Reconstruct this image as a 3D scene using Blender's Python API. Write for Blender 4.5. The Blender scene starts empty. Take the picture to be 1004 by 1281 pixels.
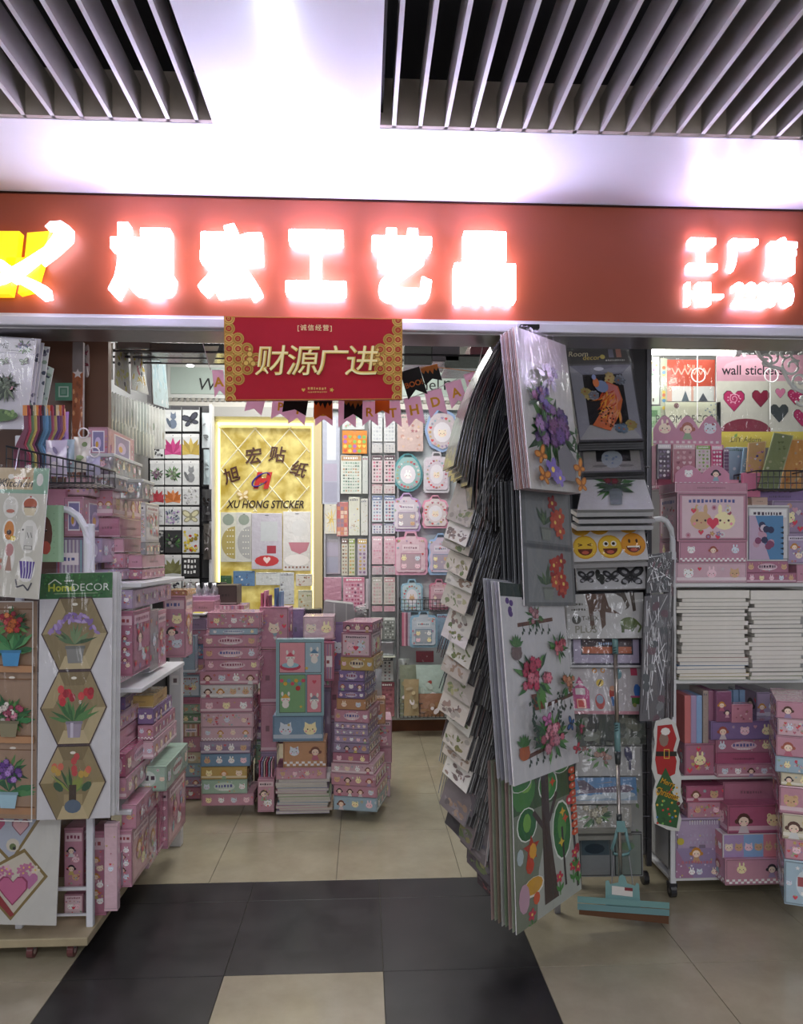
import bpy, bmesh, math, random
from mathutils import Vector, Matrix
sc = bpy.context.scene
col = sc.collection
# ---------------------------------------------------------------- camera
A = math.radians(2.87); F = 940.0; CX = 502.0; HY = 688.0; H = 1.52
SA, CA = math.sin(A), math.cos(A)
cam = bpy.data.cameras.new('camera'); cam_o = bpy.data.objects.new('camera', cam); col.objects.link(cam_o)
cam.sensor_fit = 'VERTICAL'; cam.sensor_height = 24.0; cam.lens = F / 1281.0 * 24.0
cam.shift_y = (HY - 640.5) / 1281.0; cam.clip_start = .05
cam_o.location = (0, 0, H); cam_o.rotation_euler = (math.pi / 2, 0, -A)
sc.camera = cam_o
# ---------------------------------------------------------------- world, exposure, lights
w = bpy.data.worlds.new('world'); sc.world = w; w.use_nodes = True
w.node_tree.nodes['Background'].inputs[0].default_value = (.74, .82, 1, 1)
w.node_tree.nodes['Background'].inputs[1].default_value = .24
vs = sc.view_settings; vs.view_transform = 'Standard'; vs.look = 'None'; vs.gamma = 1; vs.use_curve_mapping = False
vs.exposure = 0.0
E_LETTER, E_TUBE, E_SHOP, E_CORR = 6.5, 15.0, 10.0, 9.0
try:
    sc.cycles.use_denoising = True
    sc.cycles.max_bounces = 6; sc.cycles.transparent_max_bounces = 12
    sc.cycles.caustics_reflective = False; sc.cycles.caustics_refractive = False
    sc.cycles.sample_clamp_indirect = 6
except Exception:
    pass
def area_light(name, x, y, z, sx, sy, power, color=(1, .98, .95), rx=0.0, ry=0.0):
    L = bpy.data.lights.new(name, 'AREA'); L.shape = 'RECTANGLE'; L.size = sx; L.size_y = sy
    L.energy = power; L.color = color
    o = bpy.data.objects.new(name, L); col.objects.link(o); o.location = (x, y, z); o.rotation_euler = (rx, ry, 0)
    return o

area_light('shop_ceiling_light', -.5, 4.4, 3.2, 1.6, .5, 34, (1, .99, .95)); area_light('shop_ceiling_light', -.4, 5.25, 3.2, 2.0, .4, 38, (1, .99, .95)); area_light('shop_ceiling_light', 1.6, 3.55, 2.62, 1.1, .12, 8, (1, 1, .96))
area_light('front_fill_light', .2, -2.2, 2.1, 3.4, 1.0, 44, (.98, .98, 1), rx=math.pi / 2)  # unseen fill panel behind the camera, added to brighten upright surfaces
area_light('corridor_light', 0.0, -.9, 2.80, 1.6, .5, 36, (.97, .98, 1)); area_light('corridor_light', -2.6, .6, 2.8, .5, 1.6, 20, (.97, .98, 1)); area_light('corridor_light', 2.8, .2, 2.8, .5, 1.6, 20, (.97, .98, 1))
# ---------------------------------------------------------------- pixel helpers (places from the photograph, real depths)
def zc_of(px, Y):                      # distance along the camera axis of the point seen at px in plane y = Y
    t = (px - CX) / F
    return Y / (CA - t * SA)
def PX(px, Y):
    t = (px - CX) / F
    return zc_of(px, Y) * (t * CA + SA)
def PT(px, py, Y):
    zc = zc_of(px, Y); t = (px - CX) / F
    return Vector((zc * (t * CA + SA), Y, H - (py - HY) * zc / F))
def PZ(px, py, Y): return PT(px, py, Y).z
def Y_at(px, X):                       # depth at which the vertical plane x = X is seen at px
    t = (px - CX) / F; a = math.atan(t) + A
    return X / math.tan(a)

# ---------------------------------------------------------------- materials
def dusty(c, k=.80, v=.95):
    r = [int(c[i:i + 2], 16) for i in (0, 2, 4)]; g = sum(r) / 3
    return ''.join('%02x' % max(0, min(255, int((g + (x - g) * k) * v))) for x in r)
def lin(c):
    if isinstance(c, str): c = tuple(int(c[i:i + 2], 16) / 255 for i in (0, 2, 4))
    return tuple((x / 12.92 if x <= .04045 else ((x + .055) / 1.055) ** 2.4) for x in c[:3])
MATS = {}
def base_mat(name):
    m = bpy.data.materials.new(name); m.use_nodes = True
    MATS[name] = m
    n = m.node_tree.nodes; return m, n, m.node_tree.links, n['Principled BSDF']
def attr_mat(name, rough, coat=0.0, metal=0.0, noise=.06, scale=30.0, bump=0.0, bscale=40.0):
    m, n, l, p = base_mat(name)
    a = n.new('ShaderNodeAttribute'); a.attribute_name = 'Col'
    tc = n.new('ShaderNodeTexCoord'); nz = n.new('ShaderNodeTexNoise'); nz.inputs['Scale'].default_value = scale
    l.new(tc.outputs['Object'], nz.inputs['Vector'])
    mr = n.new('ShaderNodeMapRange'); mr.inputs[3].default_value = 1 - noise; mr.inputs[4].default_value = 1 + noise
    l.new(nz.outputs[0], mr.inputs[0])
    mx = n.new('ShaderNodeVectorMath'); mx.operation = 'SCALE'
    l.new(a.outputs['Color'], mx.inputs[0]); l.new(mr.outputs[0], mx.inputs['Scale'])
    l.new(mx.outputs[0], p.inputs['Base Color'])
    p.inputs['Roughness'].default_value = rough; p.inputs['Coat Weight'].default_value = coat
    p.inputs['Coat Roughness'].default_value = .12
    p.inputs['Metallic'].default_value = metal
    if bump:
        nb = n.new('ShaderNodeTexNoise'); nb.inputs['Scale'].default_value = bscale; l.new(tc.outputs['Object'], nb.inputs['Vector'])
        b = n.new('ShaderNodeBump'); b.inputs['Strength'].default_value = bump; b.inputs['Distance'].default_value = .01
        l.new(nb.outputs[0], b.inputs['Height']); l.new(b.outputs[0], p.inputs['Normal'])
    return m
attr_mat('card', .5, .1); attr_mat('gloss', .35, .45, bump=.12, bscale=14); attr_mat('matte', .8)
attr_mat('wrap', .25, .9, noise=.08, bump=.5, bscale=22)
attr_mat('metal', .32, 0, .85, noise=.1); attr_mat('plastic', .35, .2, noise=.03)
attr_mat('paint', .45, .1, noise=.03, scale=6); attr_mat('laminate', .3, .7, noise=.15, scale=18, bump=.35, bscale=16)
attr_mat('wood', .6, 0, noise=.25, scale=12, bump=.1)
def paper_mat():
    m, n, l, p = base_mat('thin_paper'); a = n.new('ShaderNodeAttribute'); a.attribute_name = 'Col'
    tr = n.new('ShaderNodeBsdfTranslucent'); l.new(a.outputs['Color'], tr.inputs[0]); l.new(a.outputs['Color'], p.inputs['Base Color']); p.inputs['Roughness'].default_value = .6
    mx = n.new('ShaderNodeMixShader'); mx.inputs[0].default_value = .5; l.new(p.outputs[0], mx.inputs[1]); l.new(tr.outputs[0], mx.inputs[2]); l.new(mx.outputs[0], n['Material Output'].inputs[0])
paper_mat()
def emit_mat(name, c, s):
    m, n, l, p = base_mat(name)
    p.inputs['Base Color'].default_value = (*lin(c), 1); p.inputs['Emission Color'].default_value = (*lin(c), 1)
    p.inputs['Emission Strength'].default_value = s; return m
emit_mat('letter_light', 'f4f2ff', E_LETTER); emit_mat('logo_yellow', 'ffd21c', 1.05); emit_mat('letter_side', 'f4ecff', E_LETTER * 1.0)
emit_mat('tube_light', 'e8ecff', E_TUBE); emit_mat('shop_tube', 'fffff2', E_SHOP); emit_mat('corridor_tube', 'f6f6ff', E_CORR)
emit_mat('led_strip', 'fff2a8', 2.2); emit_mat('panel_glow', 'f4fbff', 1.6); emit_mat('spot_bulb', 'ffffff', 12.0)
def film_mat(name, op, rough, tint):
    m, n, l, p = base_mat(name); n.remove(p)
    tr = n.new('ShaderNodeBsdfTransparent'); tr.inputs[0].default_value = (*lin(tint), 1)
    gl = n.new('ShaderNodeBsdfGlossy'); gl.inputs['Roughness'].default_value = rough; gl.inputs[0].default_value = (.95, .95, 1, 1)
    tc = n.new('ShaderNodeTexCoord'); mp = n.new('ShaderNodeMapping'); mp.inputs['Scale'].default_value = (1, 1, .35)
    nz = n.new('ShaderNodeTexNoise'); nz.inputs['Scale'].default_value = 13; nz.inputs['Detail'].default_value = 2; nz.inputs['Distortion'].default_value = 1.2
    l.new(tc.outputs['Object'], mp.inputs[0]); l.new(mp.outputs[0], nz.inputs['Vector'])
    b = n.new('ShaderNodeBump'); b.inputs['Strength'].default_value = .8; b.inputs['Distance'].default_value = .018
    l.new(nz.outputs[0], b.inputs['Height']); l.new(b.outputs[0], gl.inputs['Normal'])
    lw = n.new('ShaderNodeLayerWeight'); lw.inputs[0].default_value = .3; l.new(b.outputs[0], lw.inputs['Normal'])
    mr = n.new('ShaderNodeMapRange'); mr.inputs[3].default_value = op; mr.inputs[4].default_value = min(1, op + .38); l.new(lw.outputs['Fresnel'], mr.inputs[0])
    mx = n.new('ShaderNodeMixShader'); l.new(mr.outputs[0], mx.inputs[0]); l.new(tr.outputs[0], mx.inputs[1]); l.new(gl.outputs[0], mx.inputs[2])
    l.new(mx.outputs[0], n['Material Output'].inputs[0]); return m
film_mat('film', .03, .10, 'ffffff'); film_mat('tub', .3, .3, 'e8ecec')
def floor_mat(name, c1, c2, rough, coat):
    m, n, l, p = base_mat(name)
    tc = n.new('ShaderNodeTexCoord'); nz = n.new('ShaderNodeTexNoise'); nz.inputs['Scale'].default_value = 5; nz.inputs['Detail'].default_value = 8
    nz.inputs['Roughness'].default_value = .65; l.new(tc.outputs['Object'], nz.inputs['Vector'])
    cr = n.new('ShaderNodeValToRGB'); cr.color_ramp.elements[0].position = .35; cr.color_ramp.elements[1].position = .7
    cr.color_ramp.elements[0].color = (*lin(c1), 1); cr.color_ramp.elements[1].color = (*lin(c2), 1)
    l.new(nz.outputs[0], cr.inputs[0]); l.new(cr.outputs[0], p.inputs['Base Color'])
    mr = n.new('ShaderNodeMapRange'); mr.inputs[3].default_value = rough; mr.inputs[4].default_value = rough + .2; l.new(nz.outputs[0], mr.inputs[0])
    l.new(mr.outputs[0], p.inputs['Roughness']); p.inputs['Coat Weight'].default_value = coat; p.inputs['Coat Roughness'].default_value = .08
    return m
floor_mat('tile_cream', '9a917b', 'aaa18a', .12, .3); floor_mat('tile_dark', '1e1d1f', '302e30', .25, .1)
def marble():
    m, n, l, p = base_mat('gold_marble')
    tc = n.new('ShaderNodeTexCoord'); nz = n.new('ShaderNodeTexNoise'); nz.inputs['Scale'].default_value = 9; nz.inputs['Detail'].default_value = 9
    nz.inputs['Distortion'].default_value = .4; l.new(tc.outputs['Object'], nz.inputs['Vector'])
    cr = n.new('ShaderNodeValToRGB'); cr.color_ramp.elements[0].position = .35; cr.color_ramp.elements[1].position = .68
    cr.color_ramp.elements[0].color = (*lin('a8903c'), 1); cr.color_ramp.elements[1].color = (*lin('ddcf86'), 1)
    l.new(nz.outputs[0], cr.inputs[0]); l.new(cr.outputs[0], p.inputs['Base Color']); p.inputs['Roughness'].default_value = .3
    l.new(cr.outputs[0], p.inputs['Emission Color']); p.inputs['Emission Strength'].default_value = .35
marble()

# ---------------------------------------------------------------- mesh building
class MB:
    def __init__(s): s.v = []; s.f = []; s.c = []
    def poly(s, pts, c):
        b = len(s.v); s.v += [tuple(p) for p in pts]; s.f.append(tuple(range(b, b + len(pts)))); s.c.append(lin(c)); return s
    def mesh(s, vs, fs, c):
        b = len(s.v); s.v += [tuple(p) for p in vs]; cl = lin(c)
        for f in fs: s.f.append(tuple(i + b for i in f)); s.c.append(cl)
        return s
    def box(s, x0, x1, y0, y1, z0, z1, c, bev=0.0):
        x0, x1 = min(x0, x1), max(x0, x1); y0, y1 = min(y0, y1), max(y0, y1); z0, z1 = min(z0, z1), max(z0, z1)
        if not bev:
            vs = [(x, y, z) for x in (x0, x1) for y in (y0, y1) for z in (z0, z1)]
            return s.mesh(vs, [(0, 1, 3, 2), (4, 6, 7, 5), (0, 4, 5, 1), (2, 3, 7, 6), (0, 2, 6, 4), (1, 5, 7, 3)], c)
        b = min(bev, (x1 - x0) / 2.1, (y1 - y0) / 2.1, (z1 - z0) / 2.1)
        bm = bmesh.new(); bmesh.ops.create_cube(bm, size=1)
        for v in bm.verts: v.co = Vector(((x0 + x1) / 2 + v.co.x * (x1 - x0), (y0 + y1) / 2 + v.co.y * (y1 - y0), (z0 + z1) / 2 + v.co.z * (z1 - z0)))
        bmesh.ops.bevel(bm, geom=bm.edges[:], offset=b, segments=2, affect='EDGES', profile=.5)
        bm.verts.index_update(); s.mesh([v.co[:] for v in bm.verts], [[v.index for v in f.verts] for f in bm.faces], c); bm.free(); return s
    def hexa(s, A_, B_, c):            # prism between two equally long rings
        n = len(A_); vs = list(A_) + list(B_)
        fs = [tuple(range(n)), tuple(range(2 * n - 1, n - 1, -1))] + [(i, i + n, (i + 1) % n + n, (i + 1) % n) for i in range(n)]
        return s.mesh(vs, fs, c)
    def tube(s, pts, r, c, n=8, closed=False):
        P = [Vector(p) for p in pts]; rings = []
        up = Vector((0, 0, 1))
        N = len(P)
        for i, p in enumerate(P):
            a = P[(i - 1) % N] if (closed or i > 0) else p; b = P[(i + 1) % N] if (closed or i < N - 1) else p
            d = (b - a).normalized(); u = d.cross(up)
            if u.length < .05: u = d.cross(Vector((0, 1, 0)))
            u.normalize(); v = d.cross(u)
            rr = r[i] if isinstance(r, (list, tuple)) else r
            rings.append([p + (u * math.cos(t) + v * math.sin(t)) * rr for t in [2 * math.pi * k / n for k in range(n)]])
        vs = [q for R in rings for q in R]; fs = []
        for i in range(N if closed else N - 1):
            j = (i + 1) % N
            for k in range(n): fs.append((i * n + k, i * n + (k + 1) % n, j * n + (k + 1) % n, j * n + k))
        if not closed: fs += [tuple(range(n))[::-1], tuple(range((N - 1) * n, N * n))]
        return s.mesh(vs, fs, c)
    def build(s, name, mat='card', parent=None, smooth=False, loc=None, rz=0):
        me = bpy.data.meshes.new(name); me.from_pydata(s.v, [], s.f)
        ca = me.color_attributes.new('Col', 'FLOAT_COLOR', 'CORNER')
        buf = []
        for f, c in zip(s.f, s.c): buf += [c[0], c[1], c[2], 1.0] * len(f)
        ca.data.foreach_set('color', buf)
        me.materials.append(MATS[mat])
        if smooth: me.polygons.foreach_set('use_smooth', [True] * len(me.polygons))
        o = bpy.data.objects.new(name, me); col.objects.link(o)
        if parent: o.parent = parent
        if loc is not None: o.location = loc
        if rz: o.rotation_euler = (0, 0, rz)
        return o
def empty(name, loc=(0, 0, 0), rz=0):
    o = bpy.data.objects.new(name, None); col.objects.link(o); o.location = loc; o.rotation_euler = (0, 0, rz); o.empty_display_size = .05; return o
SEEN = {}
def tag(o, label, cat, group=None):
    SEEN.setdefault(label, []).append(o.name)
    o['label'] = label; o['category'] = cat
    if group: o['group'] = group
    return o
def struct(o): o['kind'] = 'structure'; return o
def plab(o, l): o['label'] = l; return o

# ---------------------------------------------------------------- flat print
GL = {}
def glyph(s, bold=0.0, space=1.0):
    k = (s, bold, space)
    if k not in GL:
        cu = bpy.data.curves.new('t', 'FONT'); cu.body = s; cu.offset = bold; cu.resolution_u = 3; cu.space_character = space
        o = bpy.data.objects.new('t', cu); col.objects.link(o)
        me = bpy.data.meshes.new_from_object(o.evaluated_get(bpy.context.evaluated_depsgraph_get()))
        vs = [(v.co.x, v.co.y) for v in me.vertices]; fs = [tuple(p.vertices) for p in me.polygons]
        bpy.data.objects.remove(o); bpy.data.curves.remove(cu); bpy.data.meshes.remove(me)
        x0 = min(v[0] for v in vs); x1 = max(v[0] for v in vs); y0 = min(v[1] for v in vs); y1 = max(v[1] for v in vs)
        GL[k] = ([((x - x0) / (y1 - y0), (y - y0) / (y1 - y0)) for x, y in vs], fs, (x1 - x0) / (y1 - y0))
    return GL[k]
cos, sin, PI = math.cos, math.sin, math.pi
HEART = [(0, -.95), (.55, -.35), (.95, .15), (.95, .6), (.65, .9), (.3, .88), (0, .55), (-.3, .88), (-.65, .9), (-.95, .6), (-.95, .15), (-.55, -.35)]
class Pr:
    """flat print on a w x h rectangle (metres, origin lower left), painted in order"""
    def __init__(s, w, h): s.w = w; s.h = h; s.p = []
    def poly(s, pts, c): s.p.append((pts, None, c)); return s
    def rect(s, x0, y0, x1, y1, c): return s.poly([(x0, y0), (x1, y0), (x1, y1), (x0, y1)], c)
    def bg(s, c): return s.rect(0, 0, s.w, s.h, c)
    def ell(s, x, y, a, b, c, n=12, rot=0): 
        return s.poly([(x + a * cos(t) * cos(rot) - b * sin(t) * sin(rot), y + a * cos(t) * sin(rot) + b * sin(t) * cos(rot)) for t in [2 * PI * k / n for k in range(n)]], c)
    def disc(s, x, y, r, c, n=10): return s.ell(x, y, r, r, c, n)
    def heart(s, x, y, r, c, rot=0): return s.poly([(x + r * (a * cos(rot) - b * sin(rot)), y + r * (a * sin(rot) + b * cos(rot))) for a, b in HEART], c)
    def star(s, x, y, r, c, n=5, q=.45, rot=PI / 2): return s.poly([(x + r * (1 if k % 2 == 0 else q) * cos(rot + PI * k / n), y + r * (1 if k % 2 == 0 else q) * sin(rot + PI * k / n)) for k in range(2 * n)], c)
    def flower(s, x, y, r, c, c2='f3d36b', n=5, rot=0):
        for k in range(n):
            t = rot + 2 * PI * k / n; s.ell(x + .55 * r * cos(t), y + .55 * r * sin(t), .5 * r, .34 * r, c, 7, t)
        return s.disc(x, y, .25 * r, c2, 6)
    def leaf(s, x, y, L, wd, t, c):
        ax, ay = cos(t), sin(t)
        return s.poly([(x, y), (x + ax * L * .5 - ay * wd, y + ay * L * .5 + ax * wd), (x + ax * L, y + ay * L), (x + ax * L * .5 + ay * wd, y + ay * L * .5 - ax * wd)], c)
    def line(s, x0, y0, x1, y1, t, c):
        d = math.hypot(x1 - x0, y1 - y0) or 1; a, b = -(y1 - y0) / d * t / 2, (x1 - x0) / d * t / 2
        return s.poly([(x0 + a, y0 + b), (x0 - a, y0 - b), (x1 - a, y1 - b), (x1 + a, y1 + b)], c)
    def path(s, pts, t, c):
        for a, b in zip(pts, pts[1:]): s.line(a[0], a[1], b[0], b[1], t, c)
        return s
    def frame(s, x0, y0, x1, y1, t, c):
        s.rect(x0, y0, x1, y0 + t, c); s.rect(x0, y1 - t, x1, y1, c); s.rect(x0, y0 + t, x0 + t, y1 - t, c); return s.rect(x1 - t, y0 + t, x1, y1 - t, c)
    def text(s, t, x, y, h, c, bold=0.0, anchor='c', shear=0.0, wide=1.0, rot=0.0, space=1.0):
        vs, fs, r = glyph(t, bold, space); ox = -r / 2 if anchor == 'c' else (0 if anchor == 'l' else -r)
        q = []
        for a, b in vs:
            u = (a + ox) * wide * h + shear * b * h; v = b * h
            q.append((x + u * cos(rot) - v * sin(rot), y + u * sin(rot) + v * cos(rot)))
        s.p.append((q, fs, c)); return s
    def marks(s, x0, x1, y, h, c, rng, gap=.35):
        """unreadable small print: short strokes"""
        x = x0
        while x < x1 - h * .3:
            wv = h * rng.uniform(.35, .8)
            s.rect(x, y + h * rng.uniform(0, .2), min(x + wv, x1), y + h * rng.uniform(.75, 1), c); x += wv + h * gap
        return s
    def onto(s, mb, fn):
        """fn(u, v, lift) -> point; u, v in 0..1"""
        k = 0
        for pts, fs, c in s.p:
            k += 1; lift = .0004 + .00003 * k
            if fs is None:
                q = [(min(max(x, 0), s.w) / s.w, min(max(y, 0), s.h) / s.h) for x, y in pts]
                mb.poly([fn(u, v, lift) for u, v in q], c)
            else:
                mb.mesh([fn(x / s.w, y / s.h, lift) for x, y in pts], fs, c)
        return mb
def bilin(a, b, c, d, nrm):
    """corners: lower left, lower right, upper right, upper left"""
    a, b, c, d = Vector(a), Vector(b), Vector(c), Vector(d); nrm = Vector(nrm)
    return lambda u, v, lift: (a * (1 - u) + b * u) * (1 - v) + (d * (1 - u) + c * u) * v + nrm * lift
# ---------------------------------------------------------------- motifs and box prints
PAL = ['f4a8c0', 'ffffff', 'e86a8c', 'f6d36a', '9fd0e6', 'b99ad6', 'f3b27a', 'a9d6a4', 'f7e2ea', 'd9546f']
PAL = [dusty(c, .75, .88) for c in PAL]
SKIN = 'fbe3cf'
def pet(P, x, y, r, rng):
    h = rng.choice(['ffffff', 'f8e6d0', 'fbd7e2', 'd9b48c', 'fff3c0', 'dfe9f5']); e = rng.choice(PAL); k = rng.random()
    if k < .45:
        for s in (-1, 1): P.disc(x + s * .62 * r, y + .62 * r, .36 * r, h, 7); P.disc(x + s * .62 * r, y + .62 * r, .18 * r, e, 5)
    elif k < .75:
        for s in (-1, 1): P.ell(x + s * .4 * r, y + 1.0 * r, .2 * r, .5 * r, h, 7)
    else:
        for s in (-1, 1): P.poly([(x + s * .85 * r, y + .3 * r), (x + s * .2 * r, y + .8 * r), (x + s * .8 * r, y + 1.15 * r)], h)
    P.ell(x, y, r, .82 * r, h, 12)
    for s in (-1, 1): P.disc(x + s * .38 * r, y + .02 * r, .12 * r, '4a3038', 5); P.disc(x + s * .62 * r, y - .28 * r, .15 * r, 'f59ab0', 5)
    P.disc(x, y - .18 * r, .09 * r, 'c2606a', 4)
    if rng.random() < .5: P.disc(x + .45 * r, y + .7 * r, .22 * r, e, 5)
def doll(P, x, y, r, rng):
    h = rng.choice(['5a3b34', '7a4a3a', '3a3038', 'c78a3c', 'a85a4a']); d = rng.choice(PAL)
    P.disc(x, y + .1 * r, r * .95, h, 12)
    for s in (-1, 1): P.disc(x + s * .95 * r, y - .1 * r, .35 * r, h, 7)
    P.poly([(x - .8 * r, y - 1.7 * r), (x + .8 * r, y - 1.7 * r), (x + .35 * r, y - .6 * r), (x - .35 * r, y - .6 * r)], d)
    P.ell(x, y - .12 * r, .72 * r, .66 * r, SKIN, 10)
    for s in (-1, 1): P.disc(x + s * .3 * r, y - .12 * r, .1 * r, '3a2a2a', 5); P.disc(x + s * .45 * r, y - .36 * r, .12 * r, 'f59ab0', 5)
def trinket(P, x, y, r, rng):
    k = rng.randrange(5); c = rng.choice(PAL)
    if k == 0: P.heart(x, y, r, c)
    elif k == 1: P.star(x, y, r, c)
    elif k == 2: P.flower(x, y, r, c)
    elif k == 3: P.disc(x, y, r, c, 8); P.disc(x, y, r * .5, rng.choice(PAL), 6)
    else: P.heart(x, y, r, 'e0475f'); P.star(x, y + .7 * r, .45 * r, '7fbf6a')
def shade(c, k):
    r = [int(c[i:i + 2], 16) for i in (0, 2, 4)]
    return ''.join('%02x' % max(0, min(255, int(v * k if k < 1 else v + (255 - v) * (k - 1)))) for v in r)
def style(P, st, c, rng):
    W, Hh = P.w, P.h; m = min(W, Hh)
    dk = shade(c, .72); lt = shade(c, 1.5); ink = rng.choice(['8c3f5c', '5c5f9c', 'a04a50', '4a3a4a'])
    P.frame(0, 0, W, Hh, m * .03, dk)
    if st == 'row':
        n = max(2, min(8, int(W / (Hh * .95)))); r = min(Hh * .27, W / n * .34)
        if rng.random() < .5: P.rect(0, Hh * .1, W, Hh * .26, lt)
        for k in range(n):
            x = W * (k + .5) / n; (pet if rng.random() < .7 else doll)(P, x, Hh * .46, r, rng)
            if rng.random() < .6: trinket(P, x + W / n * .48, Hh * .7, r * .4, rng)
    elif st == 'title':
        P.ell(W / 2, Hh / 2, W * .24, Hh * .33, lt, 14)
        P.marks(W * .3, W * .7, Hh * .42, Hh * .26, ink, rng)
        P.marks(W * .38, W * .62, Hh * .22, Hh * .1, 'ffffff', rng)
        for x in (.1, .9): pet(P, W * x, Hh * .48, min(Hh * .28, W * .07), rng)
        for k in range(6): trinket(P, rng.uniform(.2, .8) * W, rng.choice((.16, .86)) * Hh, m * .06, rng)
    elif st == 'gingham':
        s = Hh * .12; k = 0
        while k * s < W:
            P.rect(k * s, Hh * (.03 if k % 2 else .12), k * s + s, Hh * (.12 if k % 2 else .21), 'f7f2f4'); k += 1
        n = max(2, min(7, int(W / (Hh * .9))))
        for k in range(n): (doll if k % 2 else pet)(P, W * (k + .5) / n, Hh * .6, min(Hh * .2, W / n * .3), rng)
    elif st == 'scatter':
        for k in range(int(min(40, 6 + 9 * W / Hh))): trinket(P, rng.uniform(.05, .95) * W, rng.uniform(.12, .88) * Hh, m * rng.uniform(.05, .1), rng)
        n = max(1, min(5, int(W / Hh)))
        for k in range(n): pet(P, W * (k + .5) / n, Hh * .48, m * .2, rng)
    elif st == 'plain':
        P.marks(W * .3, W * .7, Hh * .4, Hh * .16, dk, rng); P.rect(0, 0, W, Hh * .06, lt)
    elif st == 'stripes':
        for k in range(7): P.rect(W * (.04 + k * .135), Hh * .03, W * (.04 + k * .135 + .07), Hh * .97, lt if k % 2 else rng.choice(PAL))
        P.rect(W * .2, Hh * .35, W * .8, Hh * .65, 'fbeef3'); P.marks(W * .25, W * .75, Hh * .44, Hh * .12, ink, rng)
    elif st == 'window':
        P.rect(W * .2, Hh * .12, W * .84, Hh * .9, 'f6eef6'); P.rect(W * .25, Hh * .16, W * .79, Hh * .86, '8d86b4')
        P.ell(W * .5, Hh * .45, W * .16, Hh * .22, 'd8c6ea'); P.ell(W * .45, Hh * .4, W * .08, Hh * .12, 'e6b34c', 8)
        for k in range(8): trinket(P, W * (.1 if k % 2 else .92), Hh * (.1 + .1 * k), m * .05, rng)
    elif st == 'tall':
        P.rect(W * .06, Hh * .8, W * .94, Hh * .95, lt); P.marks(W * .14, W * .86, Hh * .84, Hh * .07, ink, rng)
        n = max(2, int(Hh / W * 1.4))
        for k in range(n): (doll if k % 2 else pet)(P, W * (.5 + .12 * (-1) ** k), Hh * (.1 + .62 * (k + .5) / n), min(W * .26, Hh * .26 / n), rng)
        for k in range(14): trinket(P, rng.uniform(.08, .92) * W, rng.uniform(.05, .78) * Hh, W * .06, rng)
    elif st == 'cover':
        P.rect(W * .05, Hh * .05, W * .95, Hh * .95, lt); P.marks(W * .15, W * .85, Hh * .8, Hh * .09, ink, rng)
        for x, y in ((.33, .42), (.67, .42)): pet(P, W * x, Hh * y, W * .16, rng)
        P.heart(W * .5, Hh * .36, W * .09, 'e0475f')
        for k in range(12): trinket(P, rng.uniform(.08, .92) * W, rng.choice((rng.uniform(.06, .2), rng.uniform(.62, .75))) * Hh, W * .04, rng)
    elif st == 'lilac_mix':
        for k in range(3): P.rect(W * k / 3, 0, W * (k + 1) / 3, Hh, ['b59cc8', '8fb3dc', 'd98a94'][k])
        n = 6
        for k in range(n): pet(P, W * (k + .5) / n, Hh * .45, min(Hh * .28, W * .07), rng)
BOXES = []
def gift_box(w, d, h, c, st, label, loc, rz=0, group='stationery gift boxes', lid=False, faces='FR', seed=None, mat='wrap', name='gift_box', cat='box', side_st=None):
    """front face at local y = 0, box goes back to y = d"""
    rng = random.Random(seed if seed is not None else hash(label) % 9973 if False else sum(map(ord, label)))
    mb = MB(); hb = h * (.62 if lid else 1)
    mb.box(-w / 2, w / 2, .002 if lid else 0, d, 0, hb, c, .0025)
    o = mb.build(name, mat, loc=loc, rz=rz)
    if lid:
        lb = MB().box(-w / 2 - .003, w / 2 + .003, -.002, d + .003, h * .55, h, shade(c, 1.12), .003); lb.build('lid', mat, o)
    pm = MB(); e = .003 if lid else 0
    for f in faces:
        if f == 'F': P = Pr(w * .97, h * .94); fn = bilin((-w * .485, -e, h * .03), (w * .485, -e, h * .03), (w * .485, -e, h * .97), (-w * .485, -e, h * .97), (0, -1, 0))
        elif f == 'R': P = Pr(d * .95, h * .94); fn = bilin((w / 2 + e, d * .025, h * .03), (w / 2 + e, d * .975, h * .03), (w / 2 + e, d * .975, h * .97), (w / 2 + e, d * .025, h * .97), (1, 0, 0))
        elif f == 'L': P = Pr(d * .95, h * .94); fn = bilin((-w / 2 - e, d * .975, h * .03), (-w / 2 - e, d * .025, h * .03), (-w / 2 - e, d * .025, h * .97), (-w / 2 - e, d * .975, h * .97), (-1, 0, 0))
        else: P = Pr(w * .95, d * .95); fn = bilin((-w * .475, d * .025, h), (w * .475, d * .025, h), (w * .475, d * .975, h), (-w * .475, d * .975, h), (0, 0, 1))
        s_ = side_st if (side_st and f != 'F') else st
        style(P, s_ if f != 'T' else 'cover', c, rng); P.onto(pm, fn)
    pm.build('print', 'gloss', o)
    tag(o, label, cat, group); BOXES.append(o); return o
NAMEC = {'pink': 'd98aa6', 'rose': 'c96f90', 'hot pink': 'c9527e', 'pale pink': 'e8b4c6', 'lilac': 'b79ac8', 'mauve': 'a98bb6', 'pale blue': '9cc3dc', 'blue': '6f9fca',
         'mint': 'a5cfb4', 'green': '7fae84', 'yellow': 'dcae4c', 'cream': 'e2d3ae', 'white': 'ded9da', 'orange': 'dd9258', 'peach': 'e2b49a', 'purple': '8b6bb0', 'grey': '9c9ca2', 'brown': '4a3832'}
NAMEC = {k: dusty(v, .68, .99) for k, v in NAMEC.items()}
STW = {'row': 'with cartoon heads', 'title': 'with lettered oval', 'gingham': 'with checked edge', 'scatter': 'with scattered hearts', 'plain': 'with plain sides',
       'stripes': 'with stripes', 'window': 'with a display window', 'tall': 'with tall figures', 'cover': 'with pictured front', 'lilac_mix': 'with three coloured bands'}
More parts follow.
